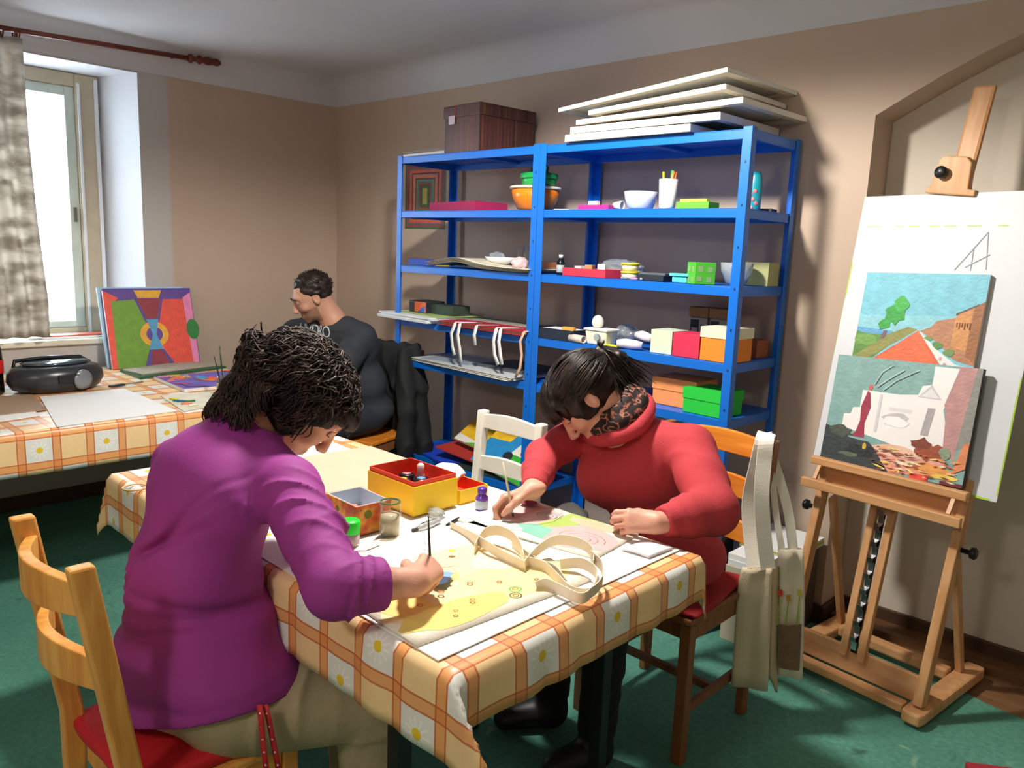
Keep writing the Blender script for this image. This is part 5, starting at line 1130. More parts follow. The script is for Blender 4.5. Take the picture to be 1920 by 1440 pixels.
for k, (t0, t1, lab_) in enumerate((((-.004,.0,.008), (-.035,-.018,.165), 'dark paint brush leaning left in the water jar'), ((.005,.004,.008), (.0,-.008,.215), 'long dark green paint brush standing in the water jar'))):
    b = MB(); A_, B_ = Vector(t0), Vector(t1); b.tube([A_, A_.lerp(B_,.2), A_.lerp(B_,.25), A_.lerp(B_,.7), B_], [.002,.0035,.0028,.0036,.0015], 8); o = b.build('paint_brush', mat('brush_dark%d' % k, ('24282A', '23402E')[k], .35)); o.location = jo.location; tag(o, lab_, 'brush', 'brushes in the water jar')
# white rag under the table edge
# ------------------------------------------------------------------ easel
EA = math.radians(-7); ez = empty('studio_easel', (3.76, -.22, 0), 'light wooden H-frame studio easel standing before the wall recess', 'easel', None, EA)
bw = wood('beech', 'C08A58', 'D4A272', .45, 2, 7); bwx = wood('beech_cross', 'C08A58', 'D4A272', .45, 0, 7); blkk = mat('black_knob', '111315', .35)
# local: x right, y to the wall, z up. lean line: y = -.20 + (z-.10)*.21
def ly(z): return -.185+(z-.10)*.20
hw = .235
for s in (-1, 1):
    b = MB(); b.prism([(s*hw-.028,-.275),(s*hw+.028,-.275),(s*hw+.034,-.25),(s*hw+.034,.22),(s*hw+.028,.245),(s*hw-.028,.245),(s*hw-.034,.22),(s*hw-.034,-.25)], .012, .052); b.build('base_runner', bw, ez, bevel=.008)
    b = MB(); b.lathe([(.02,0),(.02,.012)], 14, Matrix.Translation((s*hw,-.22,0))); b.lathe([(.02,0),(.02,.012)], 14, Matrix.Translation((s*hw,.2,0))); b.build('foot_pad', blkk, ez)
    b = MB(); b.bar((s*hw, ly(.055)-.02, .055), (s*hw, ly(.78), .78), .030, .045, (0,1,0)); b.build('upright', bw, ez, bevel=.004)
    b = MB(); b.bar((s*hw*.90, ly(.60)+.035, .60), (s*hw*.93, .14, .055), .022, .032, (0,1,0)); b.build('rear_brace', bw, ez, bevel=.004)
    b = MB(); b.lathe([(.008,0),(.008,.025),(.018,.028),(.020,.040),(.014,.046),(.0001,.047)], 18, Matrix.Translation((s*(hw+.016), ly(.56), .56)) @ Matrix.Rotation(s*PI/2, 4, 'Y')); b.build('wing_knob', blkk, ez)
b = MB(); b.bar((-hw+.0, -.17, .085), (hw-.0, -.17, .085), .025, .085, (0,.25,1)); b.build('front_board', bwx, ez, bevel=.004)
b = MB(); b.bar((-hw, -.235, .04), (hw-.035, -.235, .04), .04, .030); b.build('front_rail', bwx, ez, bevel=.004)
b = MB(); b.bar((-hw+.035, .10, .045), (hw-.035, .10, .045), .045, .040); b.build('rear_rail', bwx, ez, bevel=.008)
# ratchet mast lower part: two rails with a steel rack between them
for s in (-1, 1):
    b = MB(); b.bar((s*.031-.01, ly(.10)+.0, .10), (s*.031-.01, ly(.66), .66), .026, .026, (0,1,0)); b.build('mast_rail', bw, ez, bevel=.003)
steel = mat('bright_steel', 'D8DCE0', .2, metal=1)
b = MB(); zz = .14; pts_ = []
b.strip([(-.01, ly(.12)-.0, .12), (-.01, ly(.60)-.0, .60)], .020, .003, 0, (1,0,0))
b.build('rack_strip', mat('rack_dark', '2A2420', .5, metal=.5), ez)
b = MB()
zz_ = []
for k in range(9):
    z = .13+k*.055; zz_ += [(-.01, ly(z)-.004, z), (-.01, ly(z)-.004, z+.030), (-.01, ly(z)-.018, z+.036), (-.01, ly(z)-.018, z+.050)]
b.strip(zz_, .018, .003, 0, (1,0,0), smooth=False)
b.build('rack_teeth', steel, ez)
b = MB(); b.bar((-.012, ly(.60)+.004, .60), (-.0, ly(1.75)+.012, 1.75), .075, .022, (0,1,0)); b.build('mast', bw, ez, bevel=.004)
# upper mast seen above the board
b = MB(); b.bar((.003, ly(1.69)+.012, 1.69), (.024, ly(2.0)+.012, 2.045), .072, .022, (0,1,0)); b.build('mast_extension', bw, ez, bevel=.011)
# clamp
b = MB(); M_ = Matrix.Translation((-.012, ly(1.72)-.022, 1.705)) @ Matrix.Rotation(PI/2, 4, 'X') @ Matrix.Rotation(-.10, 4, 'Z')
b.prism([(-.075,-.02),(.085,-.02),(.085,.0),(.062,.002),(.055,.085),(.035,.105),(-.040,.105),(-.052,.085),(-.060,.002),(-.075,0)], -.022, .012, M_); cl = b.build('canvas_clamp', bw, ez, bevel=.004)
b = MB(); b.lathe([(.010,0),(.010,.012),(.019,.014),(.021,.030),(.015,.037),(.0001,.038)], 20, Matrix.Translation((-.035, ly(1.77)-.034, 1.757)) @ Matrix.Rotation(PI/2, 4, 'X')); b.build('clamp_knob', blkk, ez)
# tray: upper ledge, lower front ledge and back board
zt = .745
b = MB(); b.bar((-.262, ly(zt)-.075, zt+.0), (.262, ly(zt)-.075, zt+.0), .028, .028); b.build('canvas_ledge', bwx, ez, bevel=.004)
b = MB(); b.bar((-.268, ly(zt)-.120, zt-.075), (.268, ly(zt)-.120, zt-.075), .020, .032); b.build('tray_front', bwx, ez, bevel=.003)
b = MB(); b.bar((-.240, ly(zt)-.030, zt-.045), (.240, ly(zt)-.030, zt-.045), .012, .085); b.build('tray_back', bwx, ez, bevel=.002)
b = MB(); b.box(-.235, .235, ly(zt)-.110, ly(zt)-.036, zt-.095, zt-.088); b.build('tray_bottom', bwx, ez)
for s in (-1, 1):
    b = MB(); b.bar((s*.225, ly(zt)-.112, zt-.06), (s*.225, ly(zt)-.080, zt-.012), .012, .012, (1,0,0)); b.build('tray_peg', bw, ez)
# ---- drawing board and two paintings standing on the ledge (plane of the easel)
bpy.context.view_layer.update()
EM = Matrix.Translation((3.76, -.22, 0)) @ Matrix.Rotation(EA, 4, 'Z')
n_l = Vector((0, -1, .20)).normalized(); NV = (EM.to_3x3() @ n_l)
def eplane(off): # point on the plane offset towards the viewer
    return EM @ Vector((0, ly(zt)-.0-off, zt))
def on_plane(px, py, off): return atp(px, py, eplane(off), NV)
def quad_art(name, pxq, off, th, polys, label, cat, edge, base, extra=0, group=None):
    Q = [on_plane(a, b_, off) for a, b_ in pxq]     # bl, br, tr, tl
    c = (Q[0]+Q[1]+Q[2]+Q[3])/4; X_ = ((Q[1]-Q[0])+(Q[2]-Q[3])); w = X_.length/2; Y_ = ((Q[3]-Q[0])+(Q[2]-Q[1])); h = Y_.length/2
    Xn = X_.normalized(); Zn = NV; Yn = Zn.cross(Xn).normalized(); Xn = Yn.cross(Zn)
    M = Matrix(((Xn.x,Yn.x,Zn.x,c.x),(Xn.y,Yn.y,Zn.y,c.y),(Xn.z,Yn.z,Zn.z,c.z),(0,0,0,1)))
    return flat_art(name, M, w, h, polys, label, cat, edge=edge, base=base, th=th, group=group), w, h
lime = 'A8D030'
bp_ = [(lime, R_(.0,.40,.010,.78)), (lime, R_(.985,.05,1,.40)), ('D2D5DA', [(.004,0),(.994,0),(.994,.999),(.0,.999)]), (lime, [(.0,.62),(.006,.62),(.008,.74),(0,.76)]), (lime, [(.994,.02),(1,.02),(1,.36),(.992,.34)]), (lime, [(.80,0),(.96,0),(.97,.006),(.82,.007)])]
for (u0, u1) in ((.05,.13),(.22,.26),(.29,.35),(.40,.45),(.48,.545),(.60,.67),(.75,.80)): bp_.append(('C0D860', R_(u0,.885,u1,.8885)))
for q in line_poly([(.58,.735),(.71,.865),(.735,.74)], .004)+line_poly([(.66,.735),(.655,.815)], .004)+line_poly([(.63,.745),(.74,.79)], .003): bp_.append(('8A8E98', q))
quad_art('drawing_board', [(1521, 862), (1868, 941), (1990, 356), (1625, 368)], .012, .006, bp_, 'large white drawing board with green edges standing on the easel', 'drawing board', 'D4D6D8', 'D2D5DA')
# upper landscape painting
sky = '7CC4D4'; tree = '2A9A3A'
up = [('74BCCE', R_(0,.40,1,1)), ('86C4D0', [(0,.40),(1,.40),(1,.62),(0,.58)]), ('5AA0CC', [(0,.40),(.32,.40),(.32,.44),(0,.46)]), ('5A8A3C', [(0,0),(.02,0),(.46,.46),(.52,.47),(.30,.40),(.10,.40),(0,.42)]), ('8A8A4A', [(.0,.05),(.52,.47),(.44,.49),(.30,.42),(.02,.18)]),
  ('6E9A48', blob(.10,.34,.10,.06,14,.2,3)), ('D8603C', [(0,.0),(1,0),(.86,.0),(.53,.465)]), ('E26A40', [(.05,0),(.80,.0),(.53,.46)]), ('B07A58', [(.54,.46),(.62,.50),(.66,.56),(.80,.60),(.86,.66),(1,.74),(1,.18),(.84,.22),(.70,.36)]), ('C88A50', [(.80,.60),(.84,.66),(.92,.68),(.92,.30),(.80,.34)]), ('9A6238', [(.93,.70),(1,.76),(1,.20),(.92,.26)]),
  ('5A4A3A', [(.80,.62),(.96,.72),(.96,.735),(.80,.64)]), ('E8E0DC', [(.53,.46),(.56,.44),(.70,.30),(.86,.18),(1,.16),(1,0),(.87,0)]), ('7A5A6A', [(.22,.36),(.25,.36),(.27,.44),(.24,.44)]), (tree, blob(.30,.60,.085,.10,16,.25,5)), ('3AAA44', blob(.35,.70,.06,.07,14,.3,6)), (tree, blob(.23,.50,.055,.05,12,.25,7)),
  ('5A8A4A', blob(.70,.34,.05,.035,12,.3,8)), ('6A8A4A', blob(.62,.40,.035,.02,12,.3,9)), ('6A8A4A', blob(.80,.28,.04,.035,12,.3,10)), ('8A7AB0', blob(.83,.12,.015,.03,8,.2,11)), ('C88AA0', blob(.78,.16,.014,.03,8,.2,12)), ('7A6AB0', blob(.93,.10,.016,.04,8,.2,13)), ('4A9AC0', R_(.90,.03,.99,.05)), ('D8A0A8', blob(.74,.22,.012,.02,8,.2,14)), ('C88AA0', blob(.86,.08,.014,.04,8,.2,15))]
for k in range(6): up.append(('8A5430', R_(.815+.02*k, .52-.02*(k%2), .822+.02*k, .56)))
quad_art('canvas_painting', [(1588, 700), (1815, 722), (1862, 518), (1631, 508)], .032, .016, up, 'landscape painting with a green tree and a red road, upper one on the easel', 'painting', 'B8A89A', sky)
# lower painting of a white ruin
lo = [('7FA6A2', R_(0,0,1,1)), ('EAE6E4', [(.12,.40),(.12,.46),(.17,.47),(.18,.53),(.23,.54),(.23,.70),(.50,.70),(.62,.72),(.64,.80),(.70,.82),(.70,.98),(.88,.98),(.80,.62),(.88,.30),(.86,.16),(.40,.28),(.12,.34)]), ('B88A88', [(.86,1),(.99,1),(1,.8),(.94,.5),(.92,.2),(.84,.28),(.82,.60),(.80,.66)]), ('8A8A84', [(.965,1),(1,1),(1,.35),(.92,.30)]),
  ('D8D4D6', R_(.44,.55,.60,.58)), ('C8C4C8', [(.62,.70),(.70,.82),(.78,.70)]), ('DCDADC', [(.64,.71),(.70,.79),(.76,.71)]), ('A8A2A4', [(.68,.38),(.73,.38),(.75,.62),(.70,.62)]), ('CFCBCE', R_(.36,.34,.38,.68)), ('C4BEC0', blob(.50,.48,.09,.06,14,.3,21)), ('EDEAE8', blob(.50,.46,.075,.05,14,.3,22)),
  ('9A3048', [(.20,.27),(.30,.27),(.285,.40),(.31,.55),(.29,.68),(.27,.70),(.24,.55),(.25,.42),(.23,.31)]), ('C8605A', blob(.285,.73,.016,.03,8,.1,23)), ('D89A8A', [(.30,.22),(.86,.22),(.90,.06),(.5,.0),(.40,.10)]), ('E0B8A0', blob(.55,.20,.16,.05,16,.3,24)), ('9A4A30', blob(.78,.24,.10,.07,16,.35,25)), ('E09A50', blob(.80,.10,.14,.05,16,.3,26)), ('E8C85A', blob(.88,.06,.08,.025,14,.3,27)), ('F0E4CC', blob(.62,.12,.12,.022,14,.4,28)), ('7A3A2A', blob(.70,.30,.06,.05,14,.4,29)), ('8A9A80', blob(.86,.26,.035,.05,10,.2,30)),
  ('323A3C', [(0,0),(.52,0),(.46,.08),(.40,.18),(.34,.24),(.20,.25),(.10,.30),(0,.34)]), ('4A5248', blob(.12,.30,.10,.05,14,.3,31)), ('22282A', blob(.30,.14,.12,.06,14,.3,32)), ('C8A83A', blob(.315,.195,.014,.03,8,.2,33)), ('5A6A58', blob(.20,.10,.07,.02,12,.3,34)), ('E04A3A', R_(.66,.0,.78,.045)), ('6A1E2A', R_(.86,.0,1,.03)), ('D8845A', [(.92,.10),(1,.16),(1,.38),(.965,.36)])]
for q in line_poly([(.33,.74),(.40,.82),(.50,.92)], .012)+line_poly([(.38,.72),(.46,.82),(.60,.93)], .010)+line_poly([(.31,.76),(.35,.88),(.42,.95)], .008): lo.append(('A8C0BC', q))
rs = random.Random(3)
for k in range(60):
    u, v = rs.uniform(.38,.98), rs.uniform(.02,.22); a = rs.uniform(-.4,.4); l = rs.uniform(.01,.05); lo.append((rs.choice(['E8A060','F0D8B0','B0503A','F0E060','7A3A2A','E8C0A0','D06A4A']), [(u-l,v-l*math.sin(a)),(u,v+.008),(u+l,v+l*math.sin(a)),(u,v-.008)]))
quad_art('canvas_painting', [(1531, 861), (1800, 913), (1848, 695), (1580, 663)], .062, .022, lo, 'painting of a white ruin with a red figure, lower one on the easel ledge', 'painting', '3A2E2A', '7FA6A2')

# ------------------------------------------------------------------ chairs
pine = wood('pine_chair', 'D08A3A', 'E8AC58', .4, 2, 8); pine_d = wood('brown_chair', '7A4A28', '935C34', .45, 2, 8)
orng = wood('orange_slat', 'D8781C', 'F0983A', .35, 0, 6)
def chair(name, label, x, y, rz, sw, sd, sh, bh, mpost, mslat, mseat, slats, post=(.030,.050), lean=.10, group=None, curve=.035, slat_h=.055, slat_t=.020, splay=.0):
    """origin at the seat centre on the floor; faces +y; back at -y"""
    r = empty(name, (x, y, 0), label, 'chair', group, rz); hw_ = sw/2; pw, pd_ = post
    b = MB(); b.box(-hw_, hw_, -sd/2+.02, sd/2, sh-.022, sh); b.build('seat', mseat, r, bevel=.006)
    b = MB(); b.box(-hw_+.03, hw_-.03, sd/2-.04, sd/2-.02, sh-.075, sh-.0225); b.box(-hw_+.03, hw_-.03, -sd/2+.03, -sd/2+.05, sh-.075, sh-.0225)
    b.box(-hw_+.008, -hw_+.026, -sd/2+.05, sd/2-.04, sh-.075, sh-.0225); b.box(hw_-.026, hw_-.008, -sd/2+.05, sd/2-.04, sh-.075, sh-.0225); b.build('seat_frame', mpost, r, bevel=.002)
    for s in (-1, 1):
        b = MB(); b.bar((s*(hw_-.018), sd/2-.022, 0), (s*(hw_-.018), sd/2-.022, sh-.0225), .034, .034, (0,1,0)); b.build('leg', mpost, r, bevel=.003)
        # back post: bent, as one polygon in the y-z plane
        yb = -sd/2+.010; prof = [(yb-.02,0),(yb-.02+pd_*.8,0),(yb+pd_*.5,sh-.05),(yb+pd_*.5,sh+.05),(yb-lean*1.0+pd_*.45,bh),(yb-lean-pd_*.55,bh),(yb-pd_*.5,sh+.05),(yb-pd_*.5,sh-.05)]
        M_ = Matrix(((0,0,1,s*(hw_-pw/2)-pw/2+(s*0)),(1,0,0,0),(0,1,0,0),(0,0,0,1)))
        b = MB(); b.prism(prof, 0, pw, M_); b.build('back_post', mpost, r, bevel=.005)
        b = MB(); b.bar((s*(hw_-.018), -sd/2+.02, .16), (s*(hw_-.018), sd/2-.03, .16), .018, .026); b.build('side_stretcher', mpost, r, bevel=.002)
    b = MB(); b.bar((-hw_+.02, 0, .16), (hw_-.02, 0, .16), .018, .024); b.build('stretcher', mpost, r, bevel=.002)
    for zc in slats:
        t_ = (zc-sh-.05)/(bh-sh-.05); yc_ = -sd/2+.010-lean*t_
        b = MB(); N_ = 14; vs = []; fs = []; L0, L1 = -hw_+pw-.004, hw_-pw+.004
        for i in range(N_+1):
            u = i/N_; xx = L0+(L1-L0)*u; cy_ = yc_-curve*math.sin(PI*u); arch_ = .012*math.sin(PI*u)
            for (dy, dz) in ((-slat_t/2,-slat_h/2),(slat_t/2,-slat_h/2),(slat_t/2,slat_h/2+arch_),(-slat_t/2,slat_h/2+arch_)): vs.append((xx, cy_+dy, zc+dz))
        for i in range(N_):
            for k in range(4): fs.append((4*i+k, 4*i+(k+1)%4, 4*i+4+(k+1)%4, 4*i+4+k))
        fs += [(3,2,1,0), (4*N_,4*N_+1,4*N_+2,4*N_+3)]
        b.add(vs, fs, 0, None, False); b.build('back_slat', mslat, r, bevel=.003)
    return r
chair('pine_chair', 'pine chair in the left foreground behind the woman in magenta', 3.045, -2.425, 0, .355, .35, .405, .895, pine, pine, pine, (.825, .68), post=(.029,.042), lean=.065, curve=.045, slat_h=.060, slat_t=.022)
chair('wooden_chair', 'brown chair with three orange back slats under the woman in the red sweater', 3.36, -1.03, PI, .40, .40, .45, .895, pine_d, orng, pine_d, (.855, .72, .585), post=(.028,.045), lean=.05, curve=.03, slat_h=.062, slat_t=.018)
wht = mat('chipped_white_paint', 'EDE8DC', .5, .06, 18, .3, 30)
chair('white_chair', 'white painted chair with an open back standing beyond the middle table', 2.67, -1.245, PI, .325, .36, .43, .85, wht, wht, wht, (.812, .655), post=(.034,.036), lean=.03, curve=.0, slat_h=.052, slat_t=.016)
chair('wooden_chair', 'orange wooden chair under the man in the dark sweatshirt', 1.16, -.60, PI+.3, .40, .40, .45, .88, pine_d, orng, orng, (.84, .70, .56), post=(.028,.045), lean=.06, curve=.02, slat_h=.055)
# ------------------------------------------------------------------ smooth solid modelling for people and cloth (distance field -> one continuous surface)
class Solid:
    def __init__(s, lo, hi, vox):
        s.lo = np.array(lo, float); s.vox = vox; s.n = np.ceil((np.array(hi)-s.lo)/vox).astype(int)+1
        s.F = np.full(s.n, 0.06, np.float32)
    def _win(s, lo, hi):
        a = np.maximum(0, np.floor((lo-s.lo)/s.vox).astype(int)); b = np.minimum(s.n, np.ceil((hi-s.lo)/s.vox).astype(int)+1)
        if (b <= a).any(): return None
        g = [s.lo[i]+s.vox*np.arange(a[i], b[i]) for i in range(3)]
        X, Y, Z = np.meshgrid(*g, indexing='ij', sparse=False); return tuple(slice(a[i], b[i]) for i in range(3)), X, Y, Z
    def _mix(s, sl, d, k, sub):
        f = s.F[sl]; d = d.astype(np.float32)
        if sub:
            d = -d; h = np.clip(.5-.5*(f-d)/k, 0, 1) if k > 0 else (d > f); s.F[sl] = np.maximum(f, d) if k <= 0 else f*(1-h)+d*h+k*h*(1-h)
        else:
            if k <= 0: s.F[sl] = np.minimum(f, d)
            else:
                h = np.clip(.5+.5*(f-d)/k, 0, 1); s.F[sl] = f*(1-h)+d*h-k*h*(1-h)
    def cone(s, a, b, r0, r1, k=.01, sub=False, sq=None):
        a = np.array(a, float); b = np.array(b, float); R_ = max(r0, r1); m = R_+k+.03
        w = s._win(np.minimum(a, b)-m, np.maximum(a, b)+m)
        if w is None: return
        sl, X, Y, Z = w; ba = b-a; L2 = max(1e-12, ba@ba); px, py, pz = X-a[0], Y-a[1], Z-a[2]
        t = np.clip((px*ba[0]+py*ba[1]+pz*ba[2])/L2, 0, 1); dx, dy, dz = px-ba[0]*t, py-ba[1]*t, pz-ba[2]*t
        if sq is not None:   # squash along a direction: (unit vector, factor > 1 makes it thinner that way)
            v, f = np.array(sq[0], float), sq[1]; v = v/np.linalg.norm(v); q = dx*v[0]+dy*v[1]+dz*v[2]; d = np.sqrt(np.maximum(0, dx*dx+dy*dy+dz*dz+q*q*(f*f-1)))
            d = (d-(r0+(r1-r0)*t))/ (1+(f-1)*.5)
        else: d = np.sqrt(dx*dx+dy*dy+dz*dz)-(r0+(r1-r0)*t)
        s._mix(sl, d, k, sub)
    def chain(s, pts, rs, k=.01, **kw):
        for i in range(len(pts)-1): s.cone(pts[i], pts[i+1], rs[i], rs[i+1], k if i == 0 else min(k, .02), **kw)
    def ell(s, c, r, M=None, k=.01, sub=False):
        """ellipsoid at c with radii r; M = 3x3 whose columns are its axes"""
        c = np.array(c, float); r = np.array(r, float); R_ = r.max(); m = R_+k+.02; w = s._win(c-m, c+m)
        if w is None: return
        sl, X, Y, Z = w; A = np.eye(3) if M is None else np.array([[M[i][j] for j in range(3)] for i in range(3)])
        px, py, pz = X-c[0], Y-c[1], Z-c[2]
        q = [(px*A[0][j]+py*A[1][j]+pz*A[2][j]) for j in range(3)]
        k0 = np.sqrt(sum((q[j]/r[j])**2 for j in range(3))); k1 = np.sqrt(sum((q[j]/(r[j]*r[j]))**2 for j in range(3)))
        s._mix(sl, k0*(k0-1)/np.maximum(k1, 1e-6), k, sub)
    def field(s, lo, hi, fn):
        w = s._win(np.array(lo, float), np.array(hi, float))
        if w is None: return
        sl, X, Y, Z = w; s.F[sl] = s.F[sl]+fn(X, Y, Z).astype(np.float32)
    def folds(s, a, b, r, amp, n, slant=.5, seed=0, sharp=2.0, side=None):
        """cloth folds round a limb from a to b: slanted ridges that fade in and out"""
        a = np.array(a, float); b = np.array(b, float); m = r+.02; w = s._win(np.minimum(a, b)-m, np.maximum(a, b)+m)
        if w is None: return
        sl, X, Y, Z = w; ba = b-a; L = np.linalg.norm(ba); u = ba/L; t = ((X-a[0])*u[0]+(Y-a[1])*u[1]+(Z-a[2])*u[2])/L
        e1 = np.cross(u, [0, 0, 1.0]); e1 /= np.linalg.norm(e1); e2 = np.cross(u, e1)
        ang = np.arctan2((X-a[0])*e2[0]+(Y-a[1])*e2[1]+(Z-a[2])*e2[2], (X-a[0])*e1[0]+(Y-a[1])*e1[1]+(Z-a[2])*e1[2])
        rd = np.sqrt(np.maximum(0, (X-a[0])**2+(Y-a[1])**2+(Z-a[2])**2-(t*L)**2))
        ph = 2*PI*n*t+slant*np.sin(ang+seed)*2*PI+1.3*np.sin(2*ang+seed*2.1+3*t); wv = (1-np.abs(np.sin(ph/2)))**sharp
        env = np.clip(t*6, 0, 1)*np.clip((1-t)*6, 0, 1)*(rd < r+.012)*(.55+.45*np.sin(ang*1+seed*1.7+4*t))
        s.F[sl] = s.F[sl]-(amp*wv*env).astype(np.float32)
    def cut(s, fn):
        """keep only where fn(X, Y, Z) < 0"""
        g = [s.lo[i]+s.vox*np.arange(s.n[i]) for i in range(3)]
        X, Y, Z = np.meshgrid(*g, indexing='ij', sparse=True); s.F = np.maximum(s.F, fn(X, Y, Z).astype(np.float32))
    def mesh(s, name, mats, parent=None, face_mat=None, smooth=True, relax=1, keep=None):
        F = s.F; nx, ny, nz = F.shape; ins = F < 0
        c = ins[:-1,:-1,:-1].astype(np.int8).copy(); tot = np.zeros_like(c)
        for dx in (0,1):
            for dy in (0,1):
                for dz in (0,1): tot += ins[dx:nx-1+dx, dy:ny-1+dy, dz:nz-1+dz]
        act = np.argwhere((tot > 0) & (tot < 8)); 
        if len(act) == 0: return None
        idm = np.full((nx-1, ny-1, nz-1), -1, np.int32); idm[tuple(act.T)] = np.arange(len(act))
        P = np.zeros((len(act), 3)); W_ = np.zeros(len(act))
        corner = [(i, j, k) for i in (0,1) for j in (0,1) for k in (0,1)]
        val = {q: F[act[:,0]+q[0], act[:,1]+q[1], act[:,2]+q[2]] for q in corner}
        for q in corner:
            for ax in range(3):
                if q[ax] == 0:
                    q2 = list(q); q2[ax] = 1; q2 = tuple(q2); v0, v1 = val[q], val[q2]; m = (v0 < 0) != (v1 < 0)
                    t = np.where(m, v0/np.where(m, v0-v1, 1), 0)
                    for a in range(3): P[:, a] += np.where(m, q[a]+(t if a == ax else 0), 0)
                    W_ += m
        P = act+P/W_[:, None]; V = s.lo+P*s.vox
        quads = []
        for ax in range(3):
            sl0 = [slice(None)]*3; sl1 = [slice(None)]*3; sl0[ax] = slice(0, -1); sl1[ax] = slice(1, None)
            e = ins[tuple(sl0)] != ins[tuple(sl1)]; E_ = np.argwhere(e)
            o1, o2 = [(1,2),(2,0),(0,1)][ax]; ok = (E_[:,o1] > 0) & (E_[:,o2] > 0) & (E_[:,o1] < F.shape[o1]-1) & (E_[:,o2] < F.shape[o2]-1); E_ = E_[ok]
            def cid(d1, d2):
                q = E_.copy(); q[:, o1] -= d1; q[:, o2] -= d2; return idm[q[:,0], q[:,1], q[:,2]]
            Q = np.stack([cid(1,1), cid(0,1), cid(0,0), cid(1,0)], 1); inside0 = ins[E_[:,0], E_[:,1], E_[:,2]]
            Q[~inside0] = Q[~inside0][:, ::-1]; quads.append(Q)
        Q = np.concatenate(quads); Q = Q[(Q >= 0).all(1)]
        for _ in range(relax):   # light smoothing
            A = np.zeros_like(V); N_ = np.zeros(len(V))
            for i in range(4):
                np.add.at(A, Q[:, i], V[Q[:, (i+1) % 4]]); np.add.at(N_, Q[:, i], 1)
                np.add.at(A, Q[:, i], V[Q[:, (i-1) % 4]]); np.add.at(N_, Q[:, i], 1)
            V = V*.5+.5*A/np.maximum(N_, 1)[:, None]
        # drop small loose islands
        if keep:
            lab = np.arange(len(V))
            for _ in range(400):
                mn = lab[Q].min(1); new = lab.copy()
                for i in range(4): np.minimum.at(new, Q[:, i], mn)
                if (new == lab).all(): break
                lab = new[new]
            u, cnt = np.unique(lab, return_counts=True); big = u[np.argmax(cnt)]; Q = Q[lab[Q[:, 0]] == big]
            used = np.zeros(len(V), bool); used[Q.ravel()] = True; rm = np.cumsum(used)-1; V = V[used]; Q = rm[Q]
        if not isinstance(mats, (list, tuple)): mats = [mats]
        og = V.mean(0) if parent is None else np.array(parent.location)
        V2 = V-og
        me = bpy.data.meshes.new(name); me.vertices.add(len(V2)); me.vertices.foreach_set('co', V2.ravel())
        me.loops.add(len(Q)*4); me.loops.foreach_set('vertex_index', Q.astype(np.int32).ravel()); me.polygons.add(len(Q))
        me.polygons.foreach_set('loop_start', np.arange(0, len(Q)*4, 4, dtype=np.int32))
        try: me.polygons.foreach_set('loop_total', np.full(len(Q), 4, dtype=np.int32))
        except Exception: pass
        for m in mats: me.materials.append(m)
        me.polygons.foreach_set('use_smooth', np.ones(len(Q), bool))
        if face_mat is not None: me.polygons.foreach_set('material_index', face_mat(V[Q].mean(1)).astype(np.int32))
        me.update(calc_edges=True); me.validate()
        o = bpy.data.objects.new(name, me); COL.objects.link(o); o.location = og
        if parent is not None: o.parent = parent; o.location = (0,0,0)
        return o

def rot3(fwd, up=(0,0,1)):
    """columns: right, forward, up"""
    f = Vector(fwd).normalized(); r = f.cross(Vector(up)).normalized(); u = r.cross(f); return Matrix(((r.x,f.x,u.x),(r.y,f.y,u.y),(r.z,f.z,u.z)))
def add_head(S, c, R, k=1.0, fem=True):
    """c = centre of the skull between the ears; R columns right, forward (face), up"""
    def P(x, y, z): return Vector(c)+R @ (Vector((x, y, z))*k)
    A = [[R[i][j] for j in range(3)] for i in range(3)]
    e = lambda p, r, kk=.012, sub=False: S.ell(P(*p), [q*k for q in r], A, kk, sub)
    e((0,-.012,.028), (.073,.092,.082)); e((0,.030,-.010), (.062,.060,.085), .02)     # skull, face
    e((0,.042,-.068), (.044,.042,.034), .02); e((0,.066,-.092), (.020,.018,.016), .015)  # jaw, chin
    e((0,.072,.030), (.050,.018,.016), .015)                                         # brow
    for s in (-1, 1):
        e((s*.030,.086,.012), (.017,.012,.010), .008, True)                            # eye sockets
        e((s*.040,.060,-.022), (.022,.022,.020), .015)                                # cheeks
        e((s*.074,-.004,-.002), (.007,.018,.030), .004); e((s*.079,.000,.002), (.004,.010,.018), .003, True)   # ears
        e((s*.010,.098,-.034), (.008,.009,.007), .005)                                # nostrils
    S.cone(P(0,.086,.018), P(0,.108,-.028), .007*k, .0105*k, .008)                      # nose
    S.cone(P(-.020,.083,-.060), P(.020,.083,-.060), .0055*k, .0055*k, .006); S.cone(P(-.016,.083,-.070), P(.016,.083,-.070), .006*k, .006*k, .006)
    S.cone(P(-.018,.093,-.0655), P(.018,.093,-.0655), .0016*k, .0016*k, .002, True)
    return P
